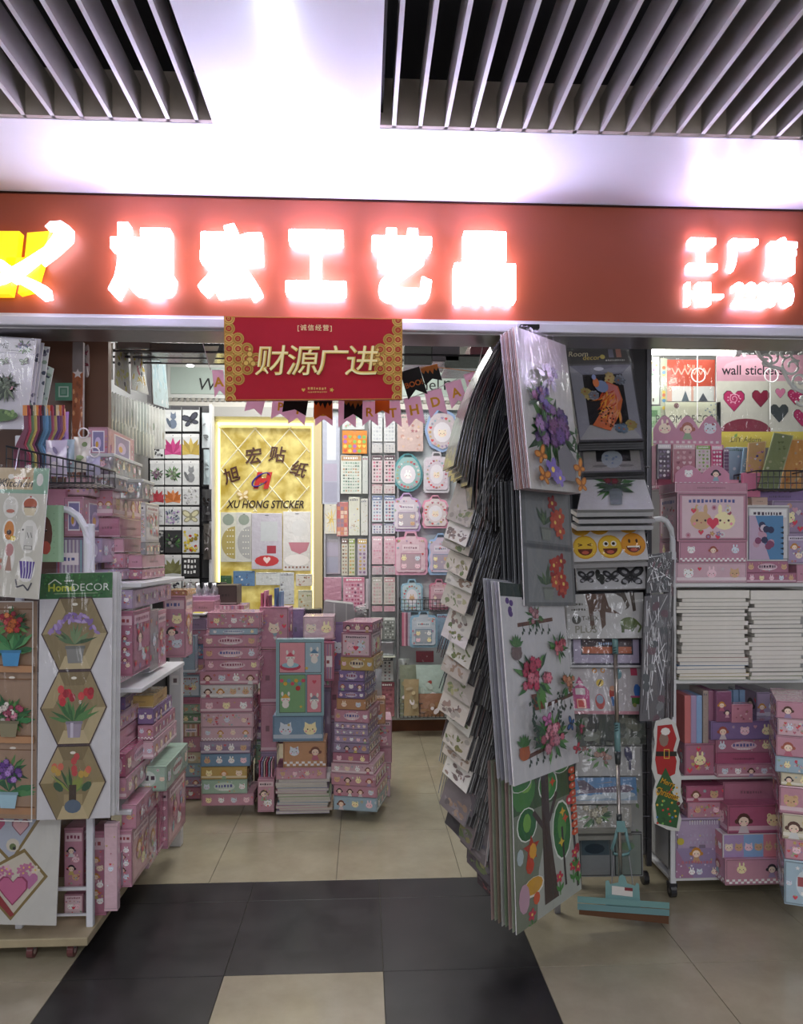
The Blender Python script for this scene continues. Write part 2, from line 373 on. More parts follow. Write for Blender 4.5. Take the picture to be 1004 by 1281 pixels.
ORD = 'lowest,second,third,fourth,fifth,sixth,seventh,eighth,ninth,tenth,eleventh,twelfth,thirteenth,fourteenth,fifteenth,sixteenth,seventeenth,eighteenth,nineteenth,twentieth,twenty-first,twenty-second,twenty-third,twenty-fourth'.split(',')
def order(k): return 'lowest' if k == 0 else ORD[k] + ' up'
def stack(where, Y, d, py0, rows, group, rz=0, faces='FRL', lids=0.25, jig=.5):
    """rows from the bottom: (px0, px1, py_top, colour name, style). where = phrase naming the stack"""
    rng = random.Random(len(where) * 7 + int(py0)); z = None; pb = py0; x0, x1 = rows[0][0], rows[0][1]
    z = max(0.001, PZ((x0 + x1) / 2, py0, Y)) if py0 < 1200 else 0
    zprev = z
    for k, r in enumerate(rows):
        a, b, pt, cn, st = r[:5]
        xa, xb = PX(a, Y), PX(b, Y); zt = PZ((a + b) / 2, pt, Y)
        h = zt - zprev - .0012
        lab = (f'{cn} box {STW[st]}, {order(k)} in {where}')
        gift_box(xb - xa, d, h, NAMEC[cn], st, lab, ((xa + xb) / 2, Y, zprev), rz + rng.uniform(-.02, .02) * jig, group, lid=rng.random() < lids and h > .06, faces=faces)
        zprev = zt
def sb(pl, pn, pf, pyb, pyt, Yn, cn, st, label, group='boxes on the aisle side of the rolling cart', rot=0, mat='wrap', name='gift_box', lid=False, cat='box'):
    """box seen at its near right edge: front face pl..pn, right face pn..pf"""
    Xs = PX(pn, Yn); Yf = Y_at(pf, Xs); d = max(.03, Yf - Yn); w_ = max(.02, Xs - PX(pl, Yn))
    zb, zt = PZ(pn, pyb, Yn), PZ(pn, pyt, Yn)
    return gift_box(w_, d, zt - zb - .001, NAMEC[cn], st, label, ((Xs - w_ / 2), Yn, zb), rot, group, faces='FR', mat=mat, name=name, lid=lid, cat=cat)

# ---------------------------------------------------------------- sheets
def planar(corners):
    """keep the corners on one plane by sliding the third along the line of sight"""
    a, b, c, d = [Vector(p) for p in corners]; n = (b - a).cross(d - a); O = Vector((0, 0, H)); den = n.dot(c - O)
    if abs(den) > 1e-9: c = O + (c - O) * (n.dot(a - O) / den)
    return [a, b, c, d]
def sheet(name, corners, thick, P, label, cat, group=None, edge='d8d4d4', film=True, mat='card', n_under=0, body='f2eff0', fan=(.01, 0), pname='print', filmname='plastic_sleeve', pmat='gloss'):
    """corners: world points lower left, lower right, upper right, upper left of the front; further sheets under it go back"""
    a, b, c, d = planar(corners)
    nrm = (b - a).cross(d - a).normalized()
    if nrm.y > 0: nrm = -nrm
    ctr = (a + b + c + d) / 4
    o = MB().hexa([p - nrm * thick - ctr for p in (a, b, c, d)], [p - ctr for p in (a, b, c, d)], body).build(name, mat, loc=ctr)
    pm = MB(); P.onto(pm, bilin(a - ctr, b - ctr, c - ctr, d - ctr, nrm)); pm.build(pname, pmat, o)
    if film:
        rng = random.Random(len(label)); g = MB(); NU, NV = 6, 12; fn = bilin(a - ctr, b - ctr, c - ctr, d - ctr, nrm); vs = []
        for j in range(NV + 1):
            for i in range(NU + 1): vs.append(fn(-.02 + 1.04 * i / NU, -.02 + 1.04 * j / NV, .006 + rng.uniform(0, .006)))
        fs = [(j * (NU + 1) + i, j * (NU + 1) + i + 1, (j + 1) * (NU + 1) + i + 1, (j + 1) * (NU + 1) + i) for j in range(NV) for i in range(NU)]
        g.mesh(vs, fs, 'ffffff').build(filmname, 'film', o, smooth=True)
    return tag(o, label, cat, group) and o
def under(name, corners, thick, step, k, label, cat, group, col_='cfcaca', rng=None):
    """plain copies of a sheet lying right behind it, each an object of its own"""
    rng = rng or random.Random(3); a, b, c, d = [Vector(p) for p in corners]
    nrm = (b - a).cross(d - a).normalized()
    if nrm.y > 0: nrm = -nrm
    first = None
    for i in range(k):
        off = Vector(step) * (i + 1)
        if first is None:
            ctr = (a + b + c + d) / 4
            first = MB().hexa([p - nrm * thick - ctr for p in (a, b, c, d)], [p - ctr for p in (a, b, c, d)], col_).build(name, 'laminate', loc=ctr + off); o = first
            base = ctr
        else:
            o = first.copy(); col.objects.link(o); o.location = base + off + Vector((rng.uniform(-.004, .004), 0, rng.uniform(-.006, .006)))
        tag(o, label, cat, group)
def quad(x0, y0, x1, y1, Y): return [PT(x0, y1, Y), PT(x1, y1, Y), PT(x1, y0, Y), PT(x0, y0, Y)]
def qsize(q): return (q[1] - q[0]).length, (q[3] - q[0]).length
def pot(P, x, y, w_, h, c): P.poly([(x - w_ * .38, y), (x + w_ * .38, y), (x + w_ / 2, y + h), (x - w_ / 2, y + h)], c); P.rect(x - w_ * .54, y + h * .86, x + w_ * .54, y + h * 1.05, shade(c, .85))
def bouquet(P, x, y, r, cols, rng, n=14, greens=('3d6b3a', '5c8a4c', '2f5232')):
    for k in range(n + 8):
        t = rng.uniform(0, 2 * PI); P.leaf(x + r * .3 * cos(t), y + r * .25 * sin(t), r * rng.uniform(.5, .95), r * .1, t, rng.choice(greens))
    for k in range(int(n * 1.7)):
        t = rng.uniform(0, 2 * PI); q = r * rng.uniform(0, .72); c_ = shade(rng.choice(cols), rng.uniform(.78, 1.18)); R_ = r * rng.uniform(.15, .26); X_, Y_ = x + q * cos(t), y + q * sin(t) * .8 + r * .12
        P.flower(X_, Y_, R_, shade(c_, .72), shade(c_, .6), 6, t); P.flower(X_, Y_, R_ * .8, c_, shade(c_, 1.2), 6, t + .4); P.disc(X_, Y_, R_ * .14, shade(c_, .55), 5)
def plant(P, x, y, w_, h, pc, fc, rng):
    pot(P, x, y, w_ * .5, h * .32, pc)
    for k in range(12):
        t = rng.uniform(.25, PI - .25); P.leaf(x, y + h * .32, h * rng.uniform(.35, .62), w_ * .07, t, rng.choice(('3f6d3c', '5d8d50', '2f5a38')))
    for k in range(8): P.flower(x + rng.uniform(-.4, .4) * w_, y + h * rng.uniform(.62, .95), w_ * rng.uniform(.12, .18), rng.choice(fc), n=5, rot=rng.random())
def butterfly(P, x, y, r, c, rot=0, ink='2a2020'):
    for s in (-1, 1):
        for (a, b, L, q) in ((.5, .38, .62, .6), (.42, -.32, .45, -.5)):
            u, v = s * a * r, b * r; P.ell(x + u * cos(rot) - v * sin(rot), y + u * sin(rot) + v * cos(rot), L * r, L * r * .62, ink, 9, s * q + rot); P.ell(x + u * cos(rot) - v * sin(rot), y + u * sin(rot) + v * cos(rot), L * r * .72, L * r * .4, c, 8, s * q + rot)
    P.ell(x, y, r * .07, r * .55, ink, 6, rot)
# ================================================================ the setting
CZ = 2.871; YF = 2.90; GY = 2.41; IZ = 3.3
LX, RX = -2.6, 3.0
def S(name, x0, x1, y0, y1, z0, z1, c, mat='paint', bev=0): return struct(MB().box(x0, x1, y0, y1, z0, z1, c, bev).build(name, mat))
floor = struct(MB().box(LX, RX, -2.5, 6.6, -.1, -.006, '6a655a').build('floor', 'matte'))
def tile(x0, x1, y0, y1, m):
    o = MB().box(x0 + .0012, x1 - .0012, y0 + .0012, y1 - .0012, -.0055, 0, 'cccccc', .0006).build('floor_tile', m, floor); return o
gx = [-1.067 + .5685 * k for k in range(-3, 8)]; gx[0] = LX; gx[-1] = RX
gy = [-2.5, -1.84, -1.27, -.7, -.13, .43, 1.0, 1.57, 2.14, 2.71, 3.28, 3.47]
for i in range(len(gx) - 1):
    for j in range(1, len(gy) - 1):
        if gx[i + 1] < -2.3 and j < 6: continue
        dark = 3 <= i <= 5 and j >= 6 and not (i == 4 and j == 8)
        if j < 6 and not 2 <= i <= 7: continue
        tile(gx[i], gx[i + 1], gy[j], gy[j + 1], 'tile_dark' if dark else 'tile_cream')
ix = [LX] + [-.707 + .58 * k for k in range(-2, 6)] + [RX]; iy = [3.47 + .605 * k for k in range(0, 5)] + [6.5]
for i in range(len(ix) - 1):
    for j in range(len(iy) - 1):
        if ix[i] > .95 and j > 0: continue
        tile(ix[i], ix[i + 1], iy[j], iy[j + 1], 'tile_cream')
W_ = 'e4e6f2'
cl = MB(); cl.box(LX, RX, GY, YF + .3, CZ, CZ + .04, W_); cl.box(-.477, .051, -2.5, GY, CZ, CZ + .04, W_); cl.box(LX, RX, -2.5, -1.6, CZ, CZ + .04, W_)
ceil = struct(cl.build('ceiling', 'paint'))
cav = MB()
for x0, x1 in ((LX, -.477), (.051, RX)):
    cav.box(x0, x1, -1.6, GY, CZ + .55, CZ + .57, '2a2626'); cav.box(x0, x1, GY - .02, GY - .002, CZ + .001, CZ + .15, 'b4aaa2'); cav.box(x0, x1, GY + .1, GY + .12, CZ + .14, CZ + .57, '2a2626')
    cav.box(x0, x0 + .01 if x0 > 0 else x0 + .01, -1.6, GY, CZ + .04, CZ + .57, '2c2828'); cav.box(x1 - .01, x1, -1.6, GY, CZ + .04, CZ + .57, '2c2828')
    cav.box(x0, x1, 1.75, 1.80, CZ + .2, CZ + .26, '3a3532'); cav.box(x0, x1, .7, .76, CZ + .12, CZ + .2, '3a3532')
cav.build('grille_cavity', 'matte', ceil)
for x0, step, n in ((.096, .0837, 24), (-.525, -.0885, 17)):
    sl = None
    for k in range(n):
        if sl is None:
            sl = MB().box(-.006, .006, 0, GY + 1.3, 0, .1, '9c9894').build('slat', 'paint', ceil); o = sl
            MB().box(-.0063, .0063, 0, GY + 1.3, -.001, 0, 'cfcfd4').build('slat_edge', 'paint', o)
        else:
            o = sl.copy(); col.objects.link(o); e = sl.children[0].copy(); col.objects.link(e); e.parent = o
        o.location = (x0 + step * k, -1.3, CZ + .002)
S('wall_corridor', LX, RX, -2.6, -2.5, 0, CZ + .6, 'cfc8c0'); S('wall_corridor_left', LX - .1, LX, 3.36, 6.6, 0, IZ, 'c9c2ba'); S('wall_corridor_right', RX, RX + .1, 3.0, 6.6, 0, IZ, 'c9c2ba')
S('ceiling_shop', LX, RX, YF + .2, 6.6, IZ, IZ + .05, '77767a'); S('wall_back', LX, RX, 6.5, 6.6, 0, IZ, 'c9c8c4')
S('wall_left', -1.72, -1.66, 3.35, 6.5, 0, IZ, '8f8f92'); S('wall_right', .98, 1.04, 4.0, 6.5, 0, IZ, '77777a')
S('wall_panel_left', -2.6, -1.12, 3.36, 3.40, 0, IZ, '6b4a3a'); S('wall_rack_back', .75, RX, 4.0, 4.04, 0, IZ, 'b9bab8')
# facade: board, lintel
ZB, ZT = 2.405, CZ
S('wall_sign_board', LX, RX, YF, YF + .06, ZB, ZT - .006, '9c4a30', 'paint')
S('gap_shade_strip', LX, RX, YF - .004, YF + .05, ZT - .008, ZT - .002, '3a2420', 'metal'); S('trim_2', LX, RX, YF - .012, YF + .02, ZB - .006, ZB + .004, 'd8d6e0')  # upper strip's dark colour stands in for the shaded gap under the ceiling
lt = MB(); lt.box(LX, RX, YF - .02, YF + .20, ZB - .042, ZB - .006, 'dcdbe6', .004); struct(lt.build('trim_3', 'paint'))
S('trim_4', LX, RX, YF, YF + .17, ZB - .05, ZB - .042, '9a9698', 'metal'); S('wall_lintel', LX, RX, YF + .06, YF + .2, ZB, IZ, '8a8688')
S('baseboard_back', -1.66, .98, 6.3, 6.5, 0, .12, '6a3d22', 'wood')
# ---- sign letters
def solid_text(name, s, x0, x1, y0, y1, Y, depth, mat, sidemat, bold, label, group, c='ffffff', fat=0):
    """raised letter fitted to pixel box, front at depth Y"""
    vs, fs, r = glyph(s, bold); A0, B0 = PT(x0, y1, Y), PT(x1, y0, Y); Wd, Ht = B0.x - A0.x, B0.z - A0.z
    if fat:
        nv = len(vs); vs0, fs0 = vs, fs; vs, fs = [], []
        for q_, (dx, dz) in enumerate(((0, 0), (fat, fat), (-fat, fat), (fat, -fat), (-fat, -fat), (fat * 1.3, 0), (-fat * 1.3, 0))):
            vs += [(v[0] + dx, v[1] + dz) for v in vs0]; fs += [tuple(i + nv * q_ for i in f) for f in fs0]
    x_ = [v[0] for v in vs]; m0, m1 = min(x_), max(x_); z_ = [v[1] for v in vs]; n0, n1 = min(z_), max(z_)
    ctr = Vector(((A0.x + B0.x) / 2, Y, A0.z))
    f = MB(); pts = [Vector(((v[0] - m0) / (m1 - m0) * Wd - Wd / 2, 0, (v[1] - n0) / (n1 - n0) * Ht)) for v in vs]
    f.mesh(pts, fs, c); o = f.build(name, mat, loc=ctr)
    cnt = {}
    for q in fs:
        for a, b in zip(q, q[1:] + q[:1]): cnt[(a, b)] = cnt.get((a, b), 0) + 1
    sd = MB()
    for (a, b) in cnt:
        if (b, a) not in cnt: sd.poly([pts[a], pts[b], pts[b] + Vector((0, depth, 0)), pts[a] + Vector((0, depth, 0))], c)
    sd.build('letter_side', sidemat, o)
    tag(o, label, 'sign letter', group); return o
G1 = 'lit characters of the shop name'
for ch, x0, x1, y0, y1, lb in (('旭', 135, 218, 279, 371, 'first large glowing white character, beside the yellow and white emblem'), ('宏', 247, 328, 280, 372, 'second large glowing white character, with a roof stroke on top'),
        ('工', 357, 433, 288, 366, 'large glowing white character shaped like a capital I, above the red banner'), ('艺', 465, 540, 286, 374, 'glowing white character with two ticks over a curled stroke'),
        ('品', 568, 645, 290, 376, 'last large glowing white character, three stacked boxes')):
    solid_text('sign_letter', ch, x0, x1, y0, y1, YF - .055, .05, 'letter_light', 'letter_side', .03, lb, G1, fat=.014)
G2 = 'small lit characters at the end of the sign'
for ch, x0, x1, y0, y1, lb in (('工', 861, 897, 298, 337, 'small glowing white character shaped like an I, start of the upper small line'), ('厂', 911, 948, 299, 339, 'small glowing white character with one roof and one long leg'),
        ('店', 960, 997, 297, 343, 'small glowing white character ending the upper small line'), ('H', 859, 877, 353, 381, 'small glowing letter H starting the shop number'), ('1', 879, 889, 353, 381, 'small glowing digit 1 after the letter H'),
        ('-', 891, 905, 368, 372, 'small glowing dash in the shop number'), ('2', 918, 933, 353, 381, 'small glowing digit 2, first of the shop number digits'), ('2', 933.5, 948, 353, 381, 'small glowing digit 2, second of the shop number digits'),
        ('2', 948.5, 963, 353, 382, 'small glowing digit 2, just before the 7'), ('7', 963.5, 977, 354, 382, 'small glowing digit 7 in the shop number'), ('0', 978, 993, 354, 383, 'small glowing digit 0 ending the shop number')):
    solid_text('sign_letter', ch, x0, x1, y0, y1, YF - .035, .03, 'letter_light', 'letter_side', .03 if ch != '-' else .0, lb, G2, fat=.018 if ch not in '-H1' else 0)
# emblem: yellow H with a white swoosh, partly outside the frame
Yl = YF - .05
em = empty('sign_emblem', (PX(20, Yl), Yl, PZ(330, 368, Yl)))
def flat_piece(pts, Y, depth, name, mat, parent):
    org = parent.matrix_basis.translation; q = [PT(x, y, Y) - org for x, y in pts]; mb = MB(); mb.hexa([p + Vector((0, depth, 0)) for p in q], q, 'ffffff'); return mb.build(name, mat, parent)
flat_piece([(-22, 289), (24, 289), (19, 330), (12, 368), (-30, 368), (-18, 330)], Yl, .04, 'emblem_stroke', 'logo_yellow', em)
flat_piece([(34, 291), (62, 289), (52, 328), (42, 362), (22, 367), (30, 330)], Yl, .04, 'emblem_stroke', 'logo_yellow', em)
flat_piece([(8, 322), (34, 322), (32, 333), (6, 333)], Yl, .04, 'emblem_stroke', 'logo_yellow', em)
sw = [(-30, 352), (0, 342), (30, 325), (55, 309), (66, 294), (68, 286), (56, 283), (62, 277), (76, 276), (87, 283), (86, 297), (70, 312), (52, 326), (32, 342), (5, 354), (-28, 362)]
flat_piece(sw, Yl - .012, .05, 'emblem_swoosh', 'letter_side', em)
flat_piece([(-5, 322), (4, 326), (30, 345), (46, 352), (58, 358), (60, 370), (50, 372), (38, 362), (16, 350), (-6, 334)], Yl - .010, .05, 'emblem_swoosh', 'letter_side', em)
tag(em, 'yellow slanted H emblem crossed by a glowing white swoosh, at the sign end', 'sign emblem')
# ---- tube lamps
def tube_lamp(name, p0, p1, r, mat, label, group=None, housing=True):
    p0, p1 = Vector(p0), Vector(p1); ctr = (p0 + p1) / 2; e = empty(name, ctr)
    MB().tube([p0 - ctr, p1 - ctr], r, 'ffffff', 10).build('lamp_tube', mat, e, smooth=True)
    d = (p1 - p0).normalized()
    for q, s in ((p0 - ctr, -1), (p1 - ctr, 1)): MB().tube([q, q + d * s * .025], r * 1.35, 'f4f4f8', 10).build('end_cap', 'plastic', e)
    if housing:
        n = Vector((0, 0, r + .012)); MB().hexa([p0 - ctr + n - d.cross(Vector((0, 0, 1))) * r * 1.2, p1 - ctr + n - d.cross(Vector((0, 0, 1))) * r * 1.2, p1 - ctr + n + d.cross(Vector((0, 0, 1))) * r * 1.2, p0 - ctr + n + d.cross(Vector((0, 0, 1))) * r * 1.2],
            [p0 - ctr + n * 2.2 - d.cross(Vector((0, 0, 1))) * r, p1 - ctr + n * 2.2 - d.cross(Vector((0, 0, 1))) * r, p1 - ctr + n * 2.2 + d.cross(Vector((0, 0, 1))) * r, p0 - ctr + n * 2.2 + d.cross(Vector((0, 0, 1))) * r], 'f0f0f4').build('lamp_housing', 'plastic', e)
    tag(e, label, 'lamp', group); return e
tube_lamp('ceiling_tube_lamp', (-.222, 1.05, CZ - .014), (-.222, 2.27, CZ - .014), .010, 'tube_light', 'slim fluorescent tube on the white corridor ceiling ending before the shop sign', housing=False)
for k in range(2):
    y0 = -.35 - 1.4 * k
    tube_lamp('ceiling_tube_lamp', (-.222, y0, CZ - .014), (-.222, y0 + 1.2, CZ - .014), .010, 'corridor_tube', 'slim fluorescent tube further along the corridor ceiling', 'corridor tubes', housing=False)
tube_lamp('shop_tube_lamp', PT(786, 439, 3.42), PT(918, 440, 3.42), .017, 'shop_tube', 'bright fluorescent tube above the wall sticker rack')
for x0, x1, y in ((-1.3, -.1, 5.7), (-.2, .9, 5.95), (-1.3, -.1, 4.4)):
    tube_lamp('shop_tube_lamp', (x0, y, IZ - .05), (x1, y, IZ - .05), .016, 'shop_tube', 'fluorescent tube on the shop ceiling behind the lintel', 'shop ceiling tubes')
# ================================================================ red banner and bunting
rng = random.Random(5)
q = [PT(282, 501.5, 2.83), PT(502.5, 500, 2.83), PT(503, 399.5, 2.83), PT(280.5, 396.5, 2.83)]
wq, hq = qsize(q); P = Pr(wq, hq); P.bg('b00d24')
def ring(P, x, y, r, c='c9a24a'):
    P.disc(x, y, r, c, 16); P.disc(x, y, r * .78, '8e5a1e', 16); P.disc(x, y, r * .7, c, 16); P.disc(x, y, r * .45, 'b00d24', 12); P.rect(x - r * .2, y - r * .2, x + r * .2, y + r * .2, c); P.rect(x - r * .1, y - r * .1, x + r * .1, y + r * .1, 'b00d24')
for s in (0, 1):
    for i in range(9):
        for j in range(4):
            y = hq * (.02 + .12 * i); x = .016 + j * .033; lim = [1, 1, 2, 2.6, 3.2, 2.6, 2, 1, 1][i]
            if j < lim: ring(P, wq - x if s else x, y, .023, 'b8913f' if (i + j) % 2 else 'd0aa55')
    xx = wq * (.14 if s == 0 else .86)
    for a, b, r in ((0, 0, .017), (.0, .024, .013), (.012, -.012, .012), (-.014, -.01, .012), (.0, .042, .008)): P.disc(xx + a, hq * .48 + b, r, '9c6b26', 10); P.disc(xx + a, hq * .48 + b, r * .7, 'dcb860', 10)
for ch, u in zip('财源广进', (.255, .43, .597, .765)):
    for off, cc in ((.002, '5c3a08'), (0, 'ecc25a')): P.text(ch, wq * u + off, hq * .3 - off, hq * .36, cc, .012, shear=.12)
    P.text(ch, wq * u - .0012, hq * .302, hq * .36, 'fbeeb0', -.006, shear=.12)
P.text('[诚信经营]', wq * .505, hq * .83, hq * .085, 'ecd9a0', .01, space=1.25)
P.heart(wq * .44, hq * .12, .007, 'd9b24e'); P.marks(wq * .465, wq * .575, hq * .12, hq * .035, 'd8a860', rng); P.marks(wq * .465, wq * .575, hq * .085, hq * .02, 'd8a860', rng); P.flower(wq * .6, hq * .12, .008, 'd9b24e')
P.frame(0, 0, wq, hq, .003, 'c48a3a')
sheet('banner_sign', q, .012, P, 'red banner sign with four large gold characters hanging under the lit sign', 'banner', film=False, body='a80c22', pname='banner_print', pmat='matte')

TOPS = {}
def flag(cx, top, w_, h, Y, c, txt, label, group, rot=0, ink='e8c23a', drip=None, cut=True):
    TOPS.setdefault(group, []).append((cx, top, Y))
    x0, x1 = PX(cx - w_ / 2, Y), PX(cx + w_ / 2, Y); zt = PZ(cx, top, Y); zb = PZ(cx, top + h, Y); W, Hh = x1 - x0, zt - zb
    pts = [(-W / 2, 0), (W / 2, 0), (W / 2, -Hh), (0, -Hh * .74), (-W / 2, -Hh)]
    mb = MB(); mb.hexa([(x, .0012, z) for x, z in pts], [(x, 0, z) for x, z in pts], c)
    o = mb.build('bunting_flag', 'thin_paper', loc=((x0 + x1) / 2, Y, zt)); o.rotation_euler = (0, rot, 0)
    P = Pr(W, Hh)
    if drip:
        P.poly([(0, Hh), (W, Hh), (W, Hh * .8), (W * .85, Hh * .62), (W * .75, Hh * .8), (W * .6, Hh * .5), (W * .48, Hh * .78), (W * .35, Hh * .6), (W * .25, Hh * .82), (W * .12, Hh * .66), (0, Hh * .8)], drip)
    if txt: P.text(txt, W / 2, Hh * .38, Hh * (.36 if len(txt) < 2 else .2), ink, .03)
    pm = MB(); P.onto(pm, bilin((-W / 2, 0, -Hh), (W / 2, 0, -Hh), (W / 2, 0, 0), (-W / 2, 0, 0), (0, -1, 0)))
    if P.p: pm.build('flag_print', 'thin_paper', o)
    tag(o, label, 'bunting flag', group); return o
GB = 'pink birthday bunting flags'; GH = 'halloween bunting flags'; YB = 3.25
for cx, top, w_, h, t, rot, lb in ((272, 463, 14, 34, 'A', -.1, 'pink bunting flag with a gold letter A beside the welcome panel'), (322, 494, 22, 24, '', .25, 'pink blank bunting flag under the banner, first of the low row'), (352, 496, 22, 29, 'P', .08, 'pink bunting flag under the banner with a gold P'),
        (374, 496, 21, 36, 'Y', .1, 'pink bunting flag with a gold Y beside the black pennant'), (405, 500, 22, 33, 'B', 0, 'pink bunting flag with a gold B behind an orange flag'), (434, 501, 22, 34, 'I', 0, 'pink bunting flag behind a black dripping flag'), (462, 502, 20, 31, 'R', -.03, 'pink bunting flag with a gold R'),
        (490, 502, 20, 33, 'T', -.08, 'pink bunting flag with a gold T'), (515, 497, 21, 36, 'H', -.18, 'pink bunting flag with a gold H below the black boo pennant'), (541, 488, 22, 34, 'D', -.24, 'pink bunting flag with a gold D'), (566, 477, 21, 33, 'A', -.28, 'pink bunting flag with a gold A near the rising string end'), (588, 466, 18, 34, 'Y', -.3, 'pink bunting flag with a gold Y at the string end')):
    flag(cx, top, w_, h, YB, 'f2cfe4', t, lb, GB, rot)
for cx, top, w_, h, c, t, rot, dr, lb in ((371, 496, 30, 22, '1d1a1c', '', .15, None, 'black notched pennant under the banner'), (404, 498, 23, 27, 'dc8238', '', 0, '1d1a1c', 'orange pennant with black drips at its top, under the banner'), (442, 498, 23, 27, '1d1a1c', '', .02, 'dc8238', 'black pennant with orange drips'),
        (478, 500, 18, 18, 'dc8238', '', 0, None, 'small orange pennant at the banner corner'), (512, 462, 25, 36, '1d1a1c', 'BOO!', -.3, None, 'black pennant with orange boo lettering'), (536, 458, 22, 22, '1d1a1c', '', -.3, 'dc8238', 'black pennant with orange drips above the letter row'), (603, 466, 15, 34, '1d1a1c', '', .1, None, 'black pennant half hidden by the hanging sheets')):
    flag(cx, top, w_, h, YB - .03, c, t, lb, GH, rot, 'e8823a', dr)
for g_, c_, nm in ((GB, 'e8dfe6', 'thin pale string carrying the pink birthday flags'), (GH, 'c98a5a', 'thin orange string carrying the black and orange pennants')):
    pts = [PT(x, y, Y) + Vector((0, .002, 0)) for x, y, Y in sorted(TOPS[g_])]
    a_, b_ = pts[0].copy(), pts[-1].copy(); a_.x -= .03; b_.x += .03; a2, b2 = Vector((a_.x, 3.09, ZB - .04)), Vector((b_.x, 3.09, ZB - .04))
    st = MB().tube([a2, a_] + pts + [b_, b2], .0018, c_, 5).build('bunting_string', 'plastic'); tag(st, nm, 'string')

# ================================================================ left: sheets hanging in front of the rolling cart
Y1 = 2.80
def peacock_sheet(P, rng):
    P.bg('ebe6f2'); W, Hh = P.w, P.h
    P.rect(0, Hh * .84, W, Hh * .845, '9a8fae'); P.text('HOME', W * .40, Hh * .89, Hh * .055, '3c3a4a', .0, shear=.2); P.marks(W * .55, W * .8, Hh * .865, Hh * .012, '5c5870', rng)
    bouquet(P, W * .82, Hh * .92, W * .13, ['8f7ab0', '3e5f8c', 'c48aa8'], rng, 8)
    for x, y in ((.55, .74), (.86, .75)): butterfly(P, W * x, Hh * y, W * .07, '9fae9a', .3, '55604e')
    bouquet(P, W * .62, Hh * .48, W * .2, ['5b6650', '7a8a72', 'e2a3b0', '4c5a48'], rng, 16, ('43523c', '2f3d30', '68785a')); P.ell(W * .4, Hh * .6, W * .08, Hh * .05, '3f62b4', 10, .4)
    for k in range(22):
        t = -PI / 2 + rng.uniform(-.9, .7); P.leaf(W * .66, Hh * .45, W * rng.uniform(.16, .3), W * .02, t, rng.choice(('4a5642', '2d3a2e', '7d8b70')))
    P.ell(W * .55, Hh * .14, W * .35, Hh * .07, '5c7a48', 14)
    for k in range(30): P.disc(W * rng.uniform(.25, .85), Hh * rng.uniform(.09, .2), W * .03, rng.choice(('6f8f52', '3e5c34', '8aa868')), 6)
Y0 = 2.93
q = [PT(-42, 536, Y0), PT(32, 537, Y0 - .02), PT(46, 426, Y0), PT(-34, 420, Y0)]; wq, hq = qsize(q); P = Pr(wq, hq); peacock_sheet(P, random.Random(2))
sheet('sticker_sheet', q, .004, P, 'white wall sticker sheet with a peacock in pine leaves, cut by the photo edge', 'sticker sheet', 'sticker sheets hanging before the rolling cart')
for k, (dx, cc, lb) in enumerate(((5, 'e4dfee', 'white sheet edge next behind the peacock sheet'), (9, 'd6d3e4', 'pale sheet second behind the peacock sheet'), (16, 'dfe2e8', 'pale sheet third behind the peacock sheet'), (21, 'c3d2cc', 'greenish sheet rearmost behind the peacock sheet'))):
    q2 = [PT(-30 + dx, 534, Y0 + .03 + .03 * k), PT(32 + dx, 534, Y0 + .03 + .03 * k), PT(46 + dx * 1.0, 424 + 5 * k + (22 if k == 3 else 0), Y0 + .05 + .03 * k), PT(-20 + dx, 420 + 3 * k, Y0 + .05 + .03 * k)]
    wq, hq = qsize(q2); P = Pr(wq, hq); P.bg(cc); r_ = random.Random(k)
    for j in range(9): P.disc(wq * r_.uniform(.85, 1), hq * r_.random(), wq * .05, r_.choice(('7e7a92', '4c5468', '9ab0a0')), 6)
    sheet('sticker_sheet', q2, .004, P, lb, 'sticker sheet', 'sticker sheets hanging before the rolling cart', film=False)
# hand fans in the wire basket
YBk = 2.70
cols_ = ['7c3f58', 'b8546a', '6c8f6a', 'c9b36a', '8c4a6a', '3f3348', '5f86a8', '6f9cc0', '54748f', 'a8566a', 'b9a86a', '6e4a86', '8a5a78', 'c98a5a']
GF = 'hand fans in the wire basket'
for k, cc in enumerate(cols_):
    bx = 20 + k * 3.4; tx = 30 + k * 3.6; Yk = YBk + .02 + .01 * k
    o_ = PT(bx, 598, Yk)
    pts = [PT(bx - 4, 598, Yk), PT(bx - 5, 570, Yk), PT(bx, 556, Yk), PT(tx, 536, Yk), PT(tx - 1, 508 + (k % 3) * 3, Yk), PT(tx + 4, 508 + (k % 3) * 3, Yk), PT(tx + 5, 538, Yk), PT(bx + 9, 556, Yk), PT(bx + 15, 570, Yk), PT(bx + 16, 598, Yk)]
    th = Vector((0, .006, 0)); mb = MB().hexa([p + th - o_ for p in pts], [p - o_ for p in pts], cc); f = mb.build('hand_fan', 'plastic', loc=o_)
    hd = MB().hexa([PT(tx - 1, 520, Yk) - o_, PT(tx + 4, 520, Yk) - o_, PT(tx + 4, 507, Yk) - o_, PT(tx - 1, 507, Yk) - o_], [p - Vector((0, .004, 0)) for p in (PT(tx - 1, 520, Yk) - o_, PT(tx + 4, 520, Yk) - o_, PT(tx + 4, 507, Yk) - o_, PT(tx - 1, 507, Yk) - o_)], ['d98a4a', '9c2f3a', '46363c', 'd9c9a8'][k % 4]).build('fan_handle', 'plastic', f)
    tag(f, f'{["plum", "rose", "sage green", "straw yellow", "wine", "near-black", "steel blue", "sky blue", "slate blue", "dusty red", "olive yellow", "violet", "dusty plum", "tan"][k]} hand fan, {"first" if k == 0 else ORD[k]} from the outer end of the wire basket row', 'hand fan', GF)
